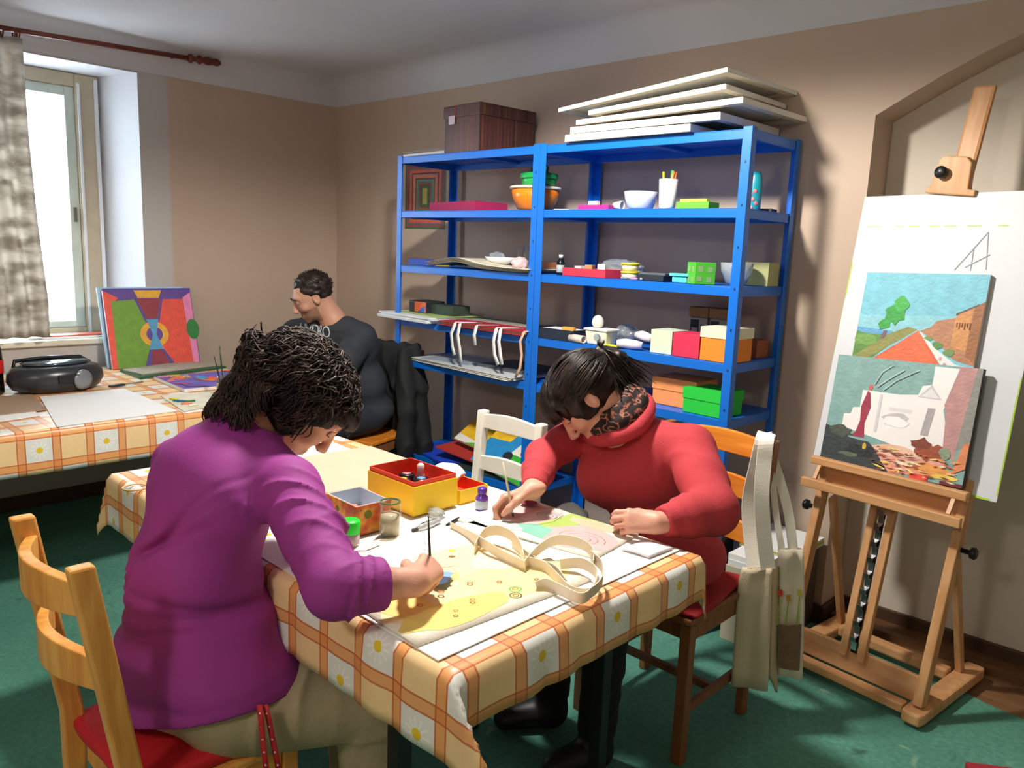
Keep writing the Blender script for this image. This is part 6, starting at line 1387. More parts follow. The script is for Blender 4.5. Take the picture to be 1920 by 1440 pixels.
def add_eyes(P, R, parent, k, skin=None, iris='3A2A1E'):
    skin = skin or SKIN
    for s in (-1, 1):
        b = MB(); M = Matrix.Translation(P(s*.030,.076,.011)-parent.location) @ R.to_4x4()
        b.lathe([(.0112*k*math.sin(PI*i/10)+1e-6, -.0112*k*math.cos(PI*i/10)) for i in range(11)], 16, M @ Matrix.Rotation(-PI/2, 4, 'X'), mis=[0]*8+[1]*3)
        e_ = b.build('eye', [mat('eye_white', '8A7C74', .3), mat('iris_'+iris, iris, .2)], parent)
        # lowered upper lid: a cap of skin over the eyeball, with lashes along its edge
        b = MB(); N1, N2 = 12, 8; vs = []; r = .0122*k
        for i in range(N1+1):
            a = -1.35+2.7*i/N1
            for j in range(N2+1):
                t_ = -.50+1.9*j/N2; vs.append((r*math.sin(a)*math.cos(t_), r*math.cos(a)*math.cos(t_), r*math.sin(t_)))
        b.add(vs, [(i*(N2+1)+j, (i+1)*(N2+1)+j, (i+1)*(N2+1)+j+1, i*(N2+1)+j+1) for i in range(N1) for j in range(N2)], 0, M, True); b.build('eyelid', skin, e_)
        b = MB(); b.tube([M @ Vector((r*1.02*math.sin(a)*.88, r*1.02*math.cos(a)*.88, r*math.sin(-.50))) for a in [-1.2+2.4*i/8 for i in range(9)]], .0010*k, 5); b.build('eyelashes', mat('lash_dark', '1E1614', .6), e_)
FING = [(.028,.092,.0,(.040,.024,.020),.0086),(.010,.096,.002,(.044,.028,.021),.0088),(-.009,.092,.001,(.041,.026,.020),.0082),(-.026,.084,-.002,(.032,.020,.018),.0074)]
def add_hand(S, w, R, curls, thumb=(.5,.6), side=1, k=1.0, spread=0.0, kk=.004):
    """w = wrist; R columns: x across the palm (to the thumb when side=1), y towards the fingers, z out of the back of the hand. curls = per finger (knuckle, middle, tip) bend in radians"""
    def P(x, y, z): return Vector(w)+R @ (Vector((x*side, y, z))*k)
    S.cone(P(.0,-.02,0), P(0,.02,0), .024*k, .025*k, .012, sq=(R.col[2], 1.35))
    for (x, y, z) in ((.022,.055,0),(.006,.058,.002),(-.010,.056,.001),(-.022,.050,-.001)):
        S.cone(P(x*.7,.012,0), P(x,y+.025,z), .0145*k, .0115*k, .010)
    tips = []
    for i, (x, y, z, L, r) in enumerate(FING):
        p = P(x, y-.012, z); a = 0; pts = [p]; cu = curls[i]; sp = spread*(1.5-i)
        for j in range(3):
            a += cu[j]; d = R @ Vector((side*(math.sin(sp)*math.cos(a)+ (x*.8 if j == 0 else 0)), math.cos(a)*math.cos(sp), -math.sin(a))); d.normalize(); p = p+d*L[j]*k; pts.append(p)
        S.chain(pts, [r*k*1.04, r*k*.98, r*k*.90, r*k*.76], kk); tips.append(pts[-1])
    # thumb leaves the side of the palm near its base
    t0 = P(.022,.018,-.006); a, c_ = thumb; d0 = R @ Vector((side*math.sin(a), math.cos(a), -math.sin(c_)*.7)); d0.normalize(); p1 = t0+d0*.038*k
    d1 = R @ Vector((side*math.sin(a*.45), math.cos(a*.45), -math.sin(c_))); d1.normalize(); p2 = p1+d1*.030*k; d2 = R @ Vector((side*math.sin(a*.05-.25), math.cos(a*.2), -math.sin(c_)*1.1)); d2.normalize(); p3 = p2+d2*.024*k
    S.chain([t0, p1, p2, p3], [.0155*k, .0115*k, .0100*k, .0082*k], .008); tips.append(p3)
    return tips
def skin_mat(name, col, red):
    m = mat(name, col, .5, .12, 9, .12, 220, dark=.5); b = m.node_tree.nodes['Principled BSDF']; b.inputs['Subsurface Weight'].default_value = .18; b.inputs['Subsurface Radius'].default_value = (.012, .005, .003); b.inputs['Subsurface Scale'].default_value = .5
    return m
SKIN = skin_mat('skin', 'D9A088', 1); SKIN2 = skin_mat('skin_man', 'B98A72', 1); LIP = mat('lips', 'B5645C', .4)
def hair_mat(name, c1, c2, rough=.35):
    if name in MATS: return MATS[name]
    m = bpy.data.materials.new(name); m.use_nodes = True; t = m.node_tree; b = t.nodes['Principled BSDF']
    tc = t.nodes.new('ShaderNodeTexCoord'); n = t.nodes.new('ShaderNodeTexNoise'); n.inputs['Scale'].default_value = 35; n.inputs['Detail'].default_value = 3
    r = t.nodes.new('ShaderNodeValToRGB'); r.color_ramp.elements[0].position = .42; r.color_ramp.elements[1].position = .72; r.color_ramp.elements[0].color = (*hexc(c1), 1); r.color_ramp.elements[1].color = (*hexc(c2), 1)
    t.links.new(tc.outputs['Object'], n.inputs['Vector']); t.links.new(n.outputs['Fac'], r.inputs[0]); t.links.new(r.outputs[0], b.inputs['Base Color']); b.inputs['Roughness'].default_value = rough; b.inputs['Specular IOR Level'].default_value = .3
    MATS[name] = m; return m
def locks(mb, roots, n_seg=7, rad=.0028, rnd=None, mi=0):
    """roots: list of (point list); adds a tapering lock along each"""
    for pts in roots:
        m = len(pts); rr = [rad*(1 if i < m*.5 else max(.12, 1-(i/(m-1)-.5)*1.8)) for i in range(m)]; rr[0] = rad*.8; mb.tube(pts, rr, 5, mi, True, True)
# ------------------------------------------------------------------ cotton bags hanging on the brown chair
def hang(name, left, right, th, m, parent, n=10):
    """cloth panel between two edges, each a list of (px, py, y) points"""
    def interp(E_, t_):
        k = t_*(len(E_)-1); i = min(int(k), len(E_)-2); f = k-i; return E_[i].lerp(E_[i+1], f)
    Lp = [at(a, b_, 1, y) for a, b_, y in left]; Rp = [at(a, b_, 1, y) for a, b_, y in right]
    b = MB()
    def f(u, v):
        p = interp(Lp, v).lerp(interp(Rp, v), u); p = p+Vector((.5,-.85,0))*(.007*math.sin(PI*u*2+2*v)*math.sin(PI*u)) ; return p-parent.location
    b.sheet(f, 12, n, th); return b.build(name, m, parent)
bagc = mat('cotton_natural', 'DCCDB0', .85, .06, 12, .3, 240)
hb = empty('tote_bag', (3.56, -.83, .62), 'plain folded cotton tote bag hanging by white handles from the brown chair', 'bag')
hang('bag_body', [(1392, 1064, -.93), (1384, 1090, -.94), (1378, 1180, -.94), (1371, 1282, -.94)], [(1448, 1064, -.88), (1444, 1100, -.88), (1441, 1190, -.88), (1436, 1292, -.88)], .030, bagc, hb)
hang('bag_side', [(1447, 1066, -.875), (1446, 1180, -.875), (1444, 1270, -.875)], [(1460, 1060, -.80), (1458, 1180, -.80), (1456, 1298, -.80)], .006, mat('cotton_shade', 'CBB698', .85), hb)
strw = mat('cotton_white_strap', 'F4EFE2', .8, .03, 14, .2, 240)
def strap2(pts, w, parent, name='handle', side=None, m=None):
    P3 = [at(a, b_, 1, y) for a, b_, y in pts]; out = []
    for i in range(len(P3)-1):
        p0 = P3[max(i-1,0)]; p1 = P3[i]; p2 = P3[i+1]; p3 = P3[min(i+2,len(P3)-1)]
        for k in range(5):
            t_ = k/5; out.append(.5*((2*p1)+(-p0+p2)*t_+(2*p0-5*p1+4*p2-p3)*t_*t_+(-p0+3*p1-3*p2+p3)*t_**3))
    out.append(P3[-1]); b = MB(); b.strip([p-parent.location for p in out], w, .003, 0, side or tuple(CR), smooth=False); return b.build(name, m or strw, parent)
strap2([(1418, 1064, -.91), (1410, 1000, -.89), (1408, 940, -.88), (1420, 880, -.87), (1432, 830, -.86), (1438, 812, -.825)], .055, hb)
strap2([(1440, 1068, -.895), (1432, 1000, -.90), (1428, 930, -.90), (1432, 870, -.885), (1436, 830, -.872), (1438, 812, -.830)], .045, hb)
strap2([(1438, 812, -.828), (1446, 838, -.77), (1442, 880, -.78), (1438, 940, -.79)], .030, hb)
hb2 = empty('tote_bag', (3.62, -.76, .62), 'cotton tote bag painted with tulips over brown ground hanging behind the plain one', 'bag')
hang('bag_body', [(1461, 1028, -.80), (1460, 1120, -.80), (1459, 1265, -.80)], [(1505, 1030, -.74), (1505, 1130, -.74), (1500, 1272, -.74)], .022, mat('cotton_white', 'E6DCC6', .85, .04, 12, .3, 240), hb2)
strap2([(1446, 850, -.775), (1462, 900, -.77), (1478, 960, -.765), (1487, 1030, -.765)], .030, hb2)
strap2([(1440, 850, -.79), (1448, 900, -.80), (1456, 970, -.80), (1466, 1030, -.80)], .020, hb2)
# painted picture on it (a raised field lying on the cloth front)
def decal(poly, col, off, parent, name):
    b = MB(); q = []
    for (a, b_) in poly:
        y = -.80+.06*(a-1461)/44-off; q.append(at(a, b_, 1, y)-parent.location)
    from mathutils.geometry import tessellate_polygon
    tris = tessellate_polygon([q]); view = (parent.location-Vector((CX,CY,CZ))); fs = []
    for (i, j, k) in tris: fs.append((i,j,k) if (q[j]-q[i]).cross(q[k]-q[i]).dot(view) < 0 else (i,k,j))
    b.add(q, fs); return b.build(name, mat('bagpaint_'+col, col, .8, .2, 30), parent)
decal([(1461,1170),(1478,1173),(1503,1170),(1499,1258),(1478,1256),(1460,1252)], '7A6048', .024, hb2, 'brown_ground')
for k, (a, b_, c_) in enumerate(((1463, 1112, 'D83A34'), (1478, 1122, 'C8923A'), (1499, 1112, 'C8B83A'))):
    decal([(a-4,b_-6),(a+4,b_-7),(a+5,b_+3),(a,b_+8),(a-4,b_+3)], c_, .026, hb2, 'tulip'); decal([(a-1,b_+6),(a+1.5,b_+6),(a-3,1172),(a-7,1172)], '9AA84A', .025, hb2, 'stem')
# ------------------------------------------------------------------ low pile between shelving and recess
carton('storage_box', 'dark brown storage box standing on the floor between shelving and easel', 'box', (3.335, -.165, 0), .20, .27, .335, '4A382C')
zz = pile(3, 3.335, -.17, .22, .28, .336, ['D8E0E4', 'C8C040', 'E8ECEC'], .008, 'paper_pad', ['grey-white paper pad, lowest on the dark floor box','yellow edged paper pad, middle one on the dark floor box','white printed paper pad, topmost on the dark floor box'], 'paper pads on the floor box', .010)
carton('carton', 'cream carton standing on the floor right of the front shelf post', 'box', (3.325, -.375, 0), .16, .12, .30, 'C8BEA8')
pile(2, 3.325, -.375, .15, .11, .301, ['E4E8EC', 'F0F0F0'], .004, 'paper_block', ['grey-white paper block, lower one on the cream carton','white paper block, upper one on the cream carton'], 'paper blocks on the cream carton', .022)
for k in range(1):
    M = frame((3.08, -.47, .075), (1,0,0), (0,.25,1)); flat_art('canvas_painting', M, .22, .15, [('2A8AC8', R_(0,0,.25,1)), ('C8503A', R_(.25,0,.4,1)), ('D88A70', R_(.4,0,.55,1)), ('7A3A6A', R_(.55,0,.7,1)), ('B86A5A', R_(.7,0,.85,1))], 'small painting of coloured stripes leaning at the foot of the shelving', 'painting', th=.012, base='5A4A5A')
rp_ = at(1890, 1462, 2, .02); carton('flat_box', 'dark red flat box on the carpet at the bottom right corner', 'box', (rp_.x+.03, rp_.y-.02, .0), .22, .16, .03, 'A82838', rz=.6)
# ------------------------------------------------------------------ people
def hframe(Y, Zb):
    y = Vector(Y).normalized(); z = Vector(Zb); z = (z-y*z.dot(y)).normalized(); x = y.cross(z); return Matrix(((x.x,y.x,z.x),(x.y,y.y,z.y),(x.z,y.z,z.z)))
def hd(fwd, up):
    f = Vector(fwd).normalized(); u = Vector(up); u = (u-f*u.dot(f)).normalized(); r = f.cross(u); return Matrix(((r.x,f.x,u.x),(r.y,f.y,u.y),(r.z,f.z,u.z)))
def A3(R): return [[R[i][j] for j in range(3)] for i in range(3)]
def lerp3(a, b, t): return Vector(a).lerp(Vector(b), t)
def wool(name, col, **k): 
    m = mat(name, col, k.get('rough', .85), .10, 14, k.get('bump', .3), k.get('bs', 300), sheen=.0); return m

# ================= woman in magenta =================
WP = empty('person', (3.04, -2.38, 0), 'woman in a magenta long-sleeved top bending over the table with a thin brush', 'person')
c = Vector((3.050, -2.125, 1.082)); HR = hd((.33, .46, -.82), (.50, .70, .50))
neck0 = Vector((3.015, -2.25, 1.035)); Rs, Ls = Vector((3.205, -2.265, .955)), Vector((2.855, -2.335, .940))
Re, Rw = Vector((3.455, -2.318, .838)), Vector((3.500, -2.170, .822)); Le, Lw = Vector((2.80, -2.17, .83)), Vector((2.90, -2.02, .80))
S = Solid((2.70, -2.62, .42), (3.58, -1.88, 1.27), .0036)
P = add_head(S, c, HR, .98)
S.chain([c+HR@Vector((0,-.03,-.06)), neck0, (3.02,-2.29,.97)], [.052,.055,.07], .03)
S.ell((3.03,-2.34,.90), (.15,.09,.12), None, .04); S.ell((3.03,-2.40,.72), (.13,.09,.14), None, .05); S.ell((3.04,-2.38,.56), (.15,.10,.10), None, .05)
S.cone(neck0+Vector((0,0,-.06)), Rs, .05, .045, .03); S.cone(neck0+Vector((0,0,-.06)), Ls, .05, .045, .03); S.chain([Rs, Re, Rw], [.045,.038,.027], .03); S.chain([Ls, Le, Lw], [.045,.036,.026], .03)
S.cone(Re, lerp3(Re, Rw, .4), .043, .040, .02)
RH = hframe((-.40,.88,.05), (.52,.22,.82)); tipsR = add_hand(S, Rw, RH, [(.75,.95,.5),(.9,1.05,.6),(1.0,1.1,.6),(1.05,1.1,.6)], (.55,.65), -1, .92)
LH = hframe((.45,.85,-.05), (.1,-.1,1)); add_hand(S, Lw, LH, [(.25,.3,.2)]*4, (.6,.25), 1, .92)
def fm(C): 
    L_ = np.array([list(P(0,.093,-.0655))]); d = np.linalg.norm((C-L_)*1.0, axis=1); return (d < .017).astype(int)
body = S.mesh('body', [SKIN, LIP], WP, fm, relax=1, keep=True); del S
add_eyes(P, HR, WP, .98)
# magenta top
MAG = wool('magenta_jersey', '96318A', rough=.75, bump=.12)
T = Solid((2.62, -2.68, .38), (3.62, -1.95, 1.12), .005)
T.ell((3.03,-2.345,.90), (.175,.118,.150), A3(hd((.1,1,0),(0,.45,1))), .03)
T.ell((3.045,-2.395,.74), (.150,.125,.150), None, .05); T.ell((3.04,-2.390,.560), (.198,.155,.185), None, .05); T.ell((3.150,-2.350,.505), (.125,.140,.125), None, .05); T.ell((3.0,-2.405,.480), (.165,.145,.110), None, .05); T.ell((3.05,-2.34,.66), (.150,.110,.12), None, .05)
T.ell((3.02,-2.29,.985), (.135,.085,.055), A3(hd((.1,1,0),(0,.5,1))), .05)
T.chain([neck0+Vector((0,.0,-.005)), (3.03,-2.33,.94)], [.076,.10], .04)
T.chain([lerp3(Rs, neck0, .45)+Vector((0,0,-.03)), Rs, lerp3(Rs, Re, .5), Re, lerp3(Re, Rw, .52)], [.066,.062,.056,.053,.048], .035)
T.chain([lerp3(Ls, neck0, .45)+Vector((0,0,-.03)), Ls, lerp3(Ls, Le, .5), Le, lerp3(Le, Lw, .45)], [.062,.052,.050,.046,.042], .045)
T.folds(Rs, Re, .085, .010, 5.0, .55, 1.2, 2.3); T.folds(lerp3(Rs,Re,.5), lerp3(Re,Rw,.5), .085, .008, 4.5, .6, 2.2, 3.0); T.folds(Re, lerp3(Re,Rw,.6), .085, .009, 3.5, .25, .3, 2.5)
T.folds(Ls, Le, .08, .006, 3.5, .5, 2.0)
def creases(X, Y, Z):
    u = X*.9+Y*.3; o = np.zeros_like(X)
    for (z0, sl_, wv, amp, w) in ((.700,.10,.010,.020,.012),(.668,.16,.012,.014,.010),(.735,.02,.014,.008,.013),(.535,.22,.010,.010,.012),(.560,-.05,.02,.008,.014)):
        zz = z0+sl_*(u-2.05)+wv*np.sin(9*u+z0*30)+.004*np.sin(31*u); o += amp*np.exp(-((Z-zz)/w)**2)*(.6+.4*np.sin(7*u+z0*50))
    o += .0035*np.sin(26*X+14*Z+2*np.sin(12*Y))*np.sin(18*Z-9*Y)
    # drape lines running from the raised arm towards the waist
    for (a0, ph) in ((.9,.0),(1.3,.03),(.55,-.04)):
        q = (Z-.93)-a0*(X-3.16)-ph; o += .009*np.exp(-(q/.011)**2)*np.clip((3.20-X)*8, 0, 1)*np.clip((X-2.90)*8, 0, 1)
    return o
T.field((2.6,-2.7,.38), (3.32,-1.95,1.05), creases)
# open neckline, hem and cuffs
nc = c+HR@Vector((0,-.02,-.10)); 
g = neck0+Vector((.020,.060,.060)); T.ell(g, (.092,.092,.062), A3(hd((.1,.85,.5),(-.0,-.45,.9))), .006, True)
du = (Rw-Re).normalized(); pc_ = lerp3(Re, Rw, .60)
hA, hB, hC = at(222, 1326, 0, 2.89), at(344, 1380, 1, -2.505), at(528, 1302, 0, 3.235)
hn = (hB-hA).cross(hC-hA).normalized(); hn = -hn if hn.z < 0 else hn
T.cut(lambda X, Y, Z: -((X-hA.x)*hn.x+(Y-hA.y)*hn.y+(Z-hA.z)*hn.z))
def cuff(T, Re, Rw, t):
    du = (Rw-Re).normalized(); pc_ = lerp3(Re, Rw, t); w = T._win(np.array(pc_)-.11, np.array(pc_)+.11)
    sl, X, Y, Z = w; s_ = (X-pc_.x)*du.x+(Y-pc_.y)*du.y+(Z-pc_.z)*du.z; T.F[sl] = np.where(s_ > -.02, np.maximum(T.F[sl], s_), T.F[sl])
cuff(T, Re, Rw, .60); cuff(T, Le, Lw, .55)
T.mesh('shirt', MAG, WP, relax=1, keep=True); del T
# khaki trousers
KH = mat('khaki_cotton', 'A89A7A', .85, .18, 8, .4, 90)
T = Solid((2.78, -2.62, .02), (3.46, -1.72, .66), .006)
T.ell((3.045,-2.385,.525), (.185,.150,.090), None, .03)
Rk, Lk, Ra, La = Vector((3.265,-2.105,.450)), Vector((2.99,-1.95,.47)), Vector((3.30,-2.10,.10)), Vector((3.02,-1.98,.10))
for (h, kn, an) in ((Vector((3.155,-2.37,.490)), Rk, Ra), (Vector((2.96,-2.34,.510)), Lk, La)):
    T.chain([h, kn, lerp3(kn, an, .5), an], [.096,.088,.066,.055], .03); T.folds(h, kn, .14, .012, 4, .45, 1.0, 1.8); T.folds(kn, an, .10, .006, 4, .4, 2.0)
T.field((2.78,-2.6,.4), (3.4,-2.0,.66), lambda X, Y, Z: .004*np.sin(34*X-20*Y)*np.sin(25*Z+9*X))
T.cut(lambda X, Y, Z: .09-Z); T.mesh('trousers', KH, WP, keep=False); del T
T = Solid((2.88,-2.26,.0), (3.42,-1.72,.16), .006)
for an, d in ((Ra, Vector((.02,.10,0))), (La, Vector((.0,.11,0)))):
    a = Vector((an.x, an.y, .045)); T.chain([a+Vector((0,0,.05)), a, a+d], [.046,.044,.036], .02)
T.cut(lambda X, Y, Z: .002-Z); T.mesh('shoes', mat('dark_shoe', '26221E', .6), WP); del T
# curly hair: core mass plus locks
def curl_lock(base, nrm, tan, L_, r, turns, rnd, n=9):
    pts = []; b2 = nrm.cross(tan).normalized(); ph = rnd.uniform(0, 6.3)
    for i in range(n):
        t_ = i/(n-1); a = ph+turns*2*PI*t_; q = base+tan*L_*t_+nrm*(.010+.012*math.sin(PI*t_))+(nrm*math.cos(a)+b2*math.sin(a))*r*(.4+.6*t_); pts.append(q)
    return pts
def hair_shell(parent, c, R, core, locks_fn, m, name='hair'):
    pass
rnd = random.Random(5)
HP = Solid((2.80,-2.48,.92), (3.36,-1.86,1.32), .005)
def HQ(x, y, z): return c+HR@Vector((x, y, z))
A = A3(HR)
HP.ell(HQ(0,-.032,.026), (.096,.108,.088), A, .02); HP.ell(HQ(0,-.075,-.015), (.085,.060,.080), A, .03); HP.ell(HQ(0,.045,.062), (.076,.056,.038), A, .02); HP.ell(HQ(0,-.115,-.075), (.078,.046,.062), A, .03)
HP.ell(HQ(.062,-.02,-.02), (.030,.050,.055), A, .02); HP.ell(HQ(-.062,-.02,-.02), (.030,.050,.055), A, .02)
HP.field((2.8,-2.5,.9), (3.4,-1.8,1.35), lambda X, Y, Z: .006*np.sin(70*X+3*np.sin(40*Z))*np.sin(63*Y+2*np.sin(50*X))+.005*np.sin(80*Z+4*np.sin(45*Y)))
HP.ell(HQ(0,.095,-.035), (.058,.060,.088), A, .01, True)
HC = hair_mat('curly_hair', '1A1210', '3A2A26', .6)
hair = HP.mesh('hair', HC, WP, keep=True); del HP
mb = MB(); mb2 = MB(); lst = []; lst2 = []
for k in range(2600):
    th = rnd.uniform(0, 2*PI); u = rnd.uniform(-1, 1); d = Vector((math.sqrt(1-u*u)*math.cos(th), math.sqrt(1-u*u)*math.sin(th), u))
    if d.y > .50 and d.z < .45: continue
    if d.z < -.55 and d.y > -.2: continue
    rad = Vector((.100,.116,.090)); q = Vector((d.x*rad.x, d.y*rad.y-.034, d.z*rad.z+.022))
    if d.z < -.1 and d.y < 0: q.y -= .035; 
    base = HQ(*q); nrm = (HR@Vector((d.x/rad.x, d.y/rad.y, d.z/rad.z))).normalized()
    dn = HR@Vector((0, -.55, -.75))+Vector((0,0,-.25))+Vector((rnd.uniform(-.7,.7), rnd.uniform(-.7,.7), rnd.uniform(-.7,.7))); tan = (dn-nrm*dn.dot(nrm)).normalized()
    p_ = curl_lock(base, nrm, tan, rnd.uniform(.030,.065), rnd.uniform(.003,.008), rnd.uniform(.5,1.3), rnd, 7)
    (lst2 if rnd.random() < (.30 if d.z > .35 else .05) else lst).append(p_)
# wisps over the nape
for k in range(900):
    a = rnd.uniform(-1, 1); t_ = rnd.random()**.8; ng = (Vector((a*1.1, -.62, .62-.25*t_))).normalized(); cc_ = lerp3(HQ(0,-.085,-.015), neck0+Vector((.004,-.006,.040)), t_); rr_ = .074-.012*t_; base = cc_+Vector((ng.x*rr_*1.05, ng.y*rr_*.80, ng.z*rr_*.80)); tan = Vector((a*.7-.10+rnd.uniform(-.45,.45), -.55+rnd.uniform(-.35,.3), -.75+rnd.uniform(-.1,.3))); tan = (tan-ng*tan.dot(ng)*.8).normalized(); lst.append(curl_lock(base, ng, tan, rnd.uniform(.03,.06), .005, 1.0, rnd, 7))
for p_ in lst: mb.tube([Vector(q)-WP.location for q in p_], [.0021*(1-.75*(i/(len(p_)-1))**2) for i in range(len(p_))], 5)
for p_ in lst2: mb2.tube([Vector(q)-WP.location for q in p_], [.0019*(1-.75*(i/(len(p_)-1))**2) for i in range(len(p_))], 5)
mb.build('hair_curls', hair_mat('curly_hair_dark', '1C1210', '4A3430', .55), WP); mb2.build('grey_hair_curls', hair_mat('curly_hair_grey', '4A403C', '8A8078', .55), WP)
# her brush
t0 = at(803, 968, 1, -2.105); t1 = at(806, 1040, 1, -2.100); dirb = (t1-t0).normalized(); tip = t0+dirb*((.764-t0.z)/dirb.z)
pbr = empty('paint_brush', tip, 'thin dark paint brush held upright by the woman in magenta', 'brush')
b = MB(); L0 = (t0-tip); b.tube([L0*.16, L0*.35, L0*.6, L0], [.0022,.0030,.0026,.0015], 8); b.build('brush_handle', mat('brush_black', '1E2024', .3), pbr)
b = MB(); b.tube([L0*.08, L0*.158], .0022, 8); b.build('ferrule', mat('silver', 'C8CCD4', .3, metal=.8), pbr)
b = MB(); b.tube([L0*0+Vector((0,0,.001)), L0*.03, L0*.079], [.0005,.002,.002], 8); b.build('bristles', mat('bristle', '2A2A34', .8), pbr)
# lanyard
ly0 = at(492, 1325, 0, 3.26); ln_ = empty('lanyard', ly0, 'red lanyard with white dots hanging from the trouser pocket', 'lanyard'); redl = mat('red_lanyard', 'B81E28', .6)
for (pa_, pb_, pc2) in (((486, 1322), (492, 1380), (500, 1450)), ((497, 1322), (510, 1380), (524, 1450))):
    b = MB(); pts = [at(a_, b_, 0, 3.285+i*.012)-ly0 for i, (a_, b_) in enumerate((pa_, pb_, pc2))]; pts = [pts[0], (pts[0]+pts[1])/2+Vector((.002,0,0)), pts[1], (pts[1]+pts[2])/2, pts[2]]
    b.strip(pts, .011, .0016, 0, tuple(CR)); st_ = b.build('strap', redl, ln_)
    d = MB()
    for k in range(5):
        q = pts[0].lerp(pts[-1], .12+.19*k); cc = Vector((CX,CY,CZ))-(q+ly0); cc.normalize(); d.lathe([(.0024,0),(.0001,.0006)], 8, Matrix.Translation(q+cc*.0022) @ cc.to_track_quat('Z','Y').to_matrix().to_4x4())
    d.build('white_dots', mat('white_dot', 'EDE8E8', .6), st_)
# red cushions on the two chairs
def cushion(name, label, x, y, z, sx, sy, h, m, rz=0, seed=1):
    S = Solid((x-sx/2-.05, y-sy/2-.05, z-.01), (x+sx/2+.05, y+sy/2+.05, z+h+.03), .006)
    def f(X, Y, Z):
        c_, s_ = math.cos(rz), math.sin(rz); U = (X-x)*c_+(Y-y)*s_; V = -(X-x)*s_+(Y-y)*c_
        qx, qy, qz = np.abs(U)-sx/2+.02, np.abs(V)-sy/2+.02, np.abs(Z-z-h/2)-h/2+.012
        d = np.sqrt(np.maximum(qx,0)**2+np.maximum(qy,0)**2+np.maximum(qz,0)**2)+np.minimum(np.maximum(qx,np.maximum(qy,qz)),0)-.012
        return d+.003*np.sin(28*U+seed)*np.sin(25*V)-.06
    S.field((x-sx/2-.05, y-sy/2-.05, z-.01), (x+sx/2+.05, y+sy/2+.05, z+h+.03), f); S.F = np.minimum(S.F, .06)
    o = S.mesh(name, m); return tag(o, label, 'cushion')
redf = mat('red_fabric', 'C01420', .75, .1, 10, .2, 120)
cushion('seat_cushion', 'bright red fabric cushion on the pine chair under the woman in magenta', 3.035, -2.425, .4065, .36, .35, .032, redf, 0)
cushion('seat_cushion', 'dark red cloth cushion on the brown chair under the woman in the red sweater', 3.375, -1.065, .4515, .39, .38, .020, mat('dark_red_fabric', 'A01820', .8, .1, 10, .2, 120), .10, 3)

# ================= woman in the red sweater =================
WR = empty('person', (3.36, -1.05, 0), 'dark-haired woman in a coral sweater and leopard scarf painting beyond the table', 'person')
c = Vector((3.215, -1.305, 1.030)); HR = hd((-.33, -.46, -.83), (-.60, -.42, .47))
neck0 = Vector((3.285, -1.215, .965)); Ls, Rs = Vector((3.480,-1.170,.915)), Vector((3.120,-1.200,.905))
Le, Lw = Vector((3.645,-1.315,.812)), Vector((3.592,-1.490,.805)); Re, Rw = Vector((3.140,-1.400,.858)), Vector((3.268,-1.590,.828))
S = Solid((2.98, -1.74, .42), (3.76, -.86, 1.18), .0036)
P = add_head(S, c, HR, 1.03)
S.chain([c+HR@Vector((0,-.03,-.06)), neck0, (3.30,-1.17,.90)], [.050,.055,.07], .03)
S.ell((3.32,-1.14,.84), (.14,.09,.12), None, .04); S.ell((3.34,-1.07,.68), (.13,.09,.14), None, .05); S.ell((3.35,-1.03,.56), (.15,.10,.09), None, .05)
S.cone(neck0+Vector((0,0,-.06)), Rs, .05, .043, .03); S.cone(neck0+Vector((0,0,-.06)), Ls, .05, .043, .03); S.chain([Rs, Re, Rw], [.043,.036,.026], .03); S.chain([Ls, Le, Lw], [.043,.036,.026], .03)
RHm = hframe((-.66,-.66,-.30), (-.05,.35,.95)); tips = add_hand(S, Rw, RHm, [(.55,.9,.5),(.75,1.0,.5),(.85,1.05,.5),(.9,1.05,.5)], (.55,.55), -1, .90)
LHm = hframe((-.80,-.60,-.02), (.52,-.62,.55)); add_hand(S, Lw, LHm, [(.45,.9,.5),(.55,.9,.5),(.6,.95,.5),(.65,1.0,.5)], (.30,.5), 1, .86)
def fm(C): 
    L_ = np.array([list(P(0,.093,-.0655))]); d = np.linalg.norm((C-L_)*1.0, axis=1); return (d < .017).astype(int)
S.mesh('body', [SKIN, LIP], WR, fm, relax=1, keep=True); del S
add_eyes(P, HR, WR, 1.03)
RED = wool('coral_wool', 'BE3A42', bump=.5, bs=420)
T = Solid((2.95, -1.66, .46), (3.80, -.84, 1.10), .005)
T.ell((3.31,-1.155,.85), (.180,.120,.130), A3(hd((-.1,-1,0),(0,-.35,1))), .03); T.ell((3.33,-1.09,.70), (.165,.125,.15), None, .05); T.ell((3.36,-1.06,.56), (.190,.150,.115), None, .05)
T.ell((3.35,-1.215,.80), (.085,.075,.085), None, .07); T.ell((3.235,-1.235,.79), (.085,.075,.085), None, .07)
T.chain([lerp3(Rs, neck0, .5)+Vector((0,0,-.03)), Rs, lerp3(Rs,Re,.5), Re, lerp3(Re,Rw,.45), lerp3(Re,Rw,.88)], [.068,.058,.052,.050,.042,.034], .035)
T.chain([lerp3(Ls, neck0, .5)+Vector((0,0,-.03)), Ls, lerp3(Ls,Le,.5), Le, lerp3(Le,Lw,.45), lerp3(Le,Lw,.90)], [.070,.068,.064,.062,.052,.038], .035)
T.folds(Ls, Le, .09, .004, 2.5, .5, 1.0, 1.4); T.folds(lerp3(Le,Lw,.2), lerp3(Le,Lw,.95), .07, .004, 3.5, .2, .5); T.folds(Rs, Re, .09, .007, 2.5, .5, 2.6, 1.4); T.folds(lerp3(Re,Rw,.3), lerp3(Re,Rw,.95), .06, .004, 4, .2, .5)
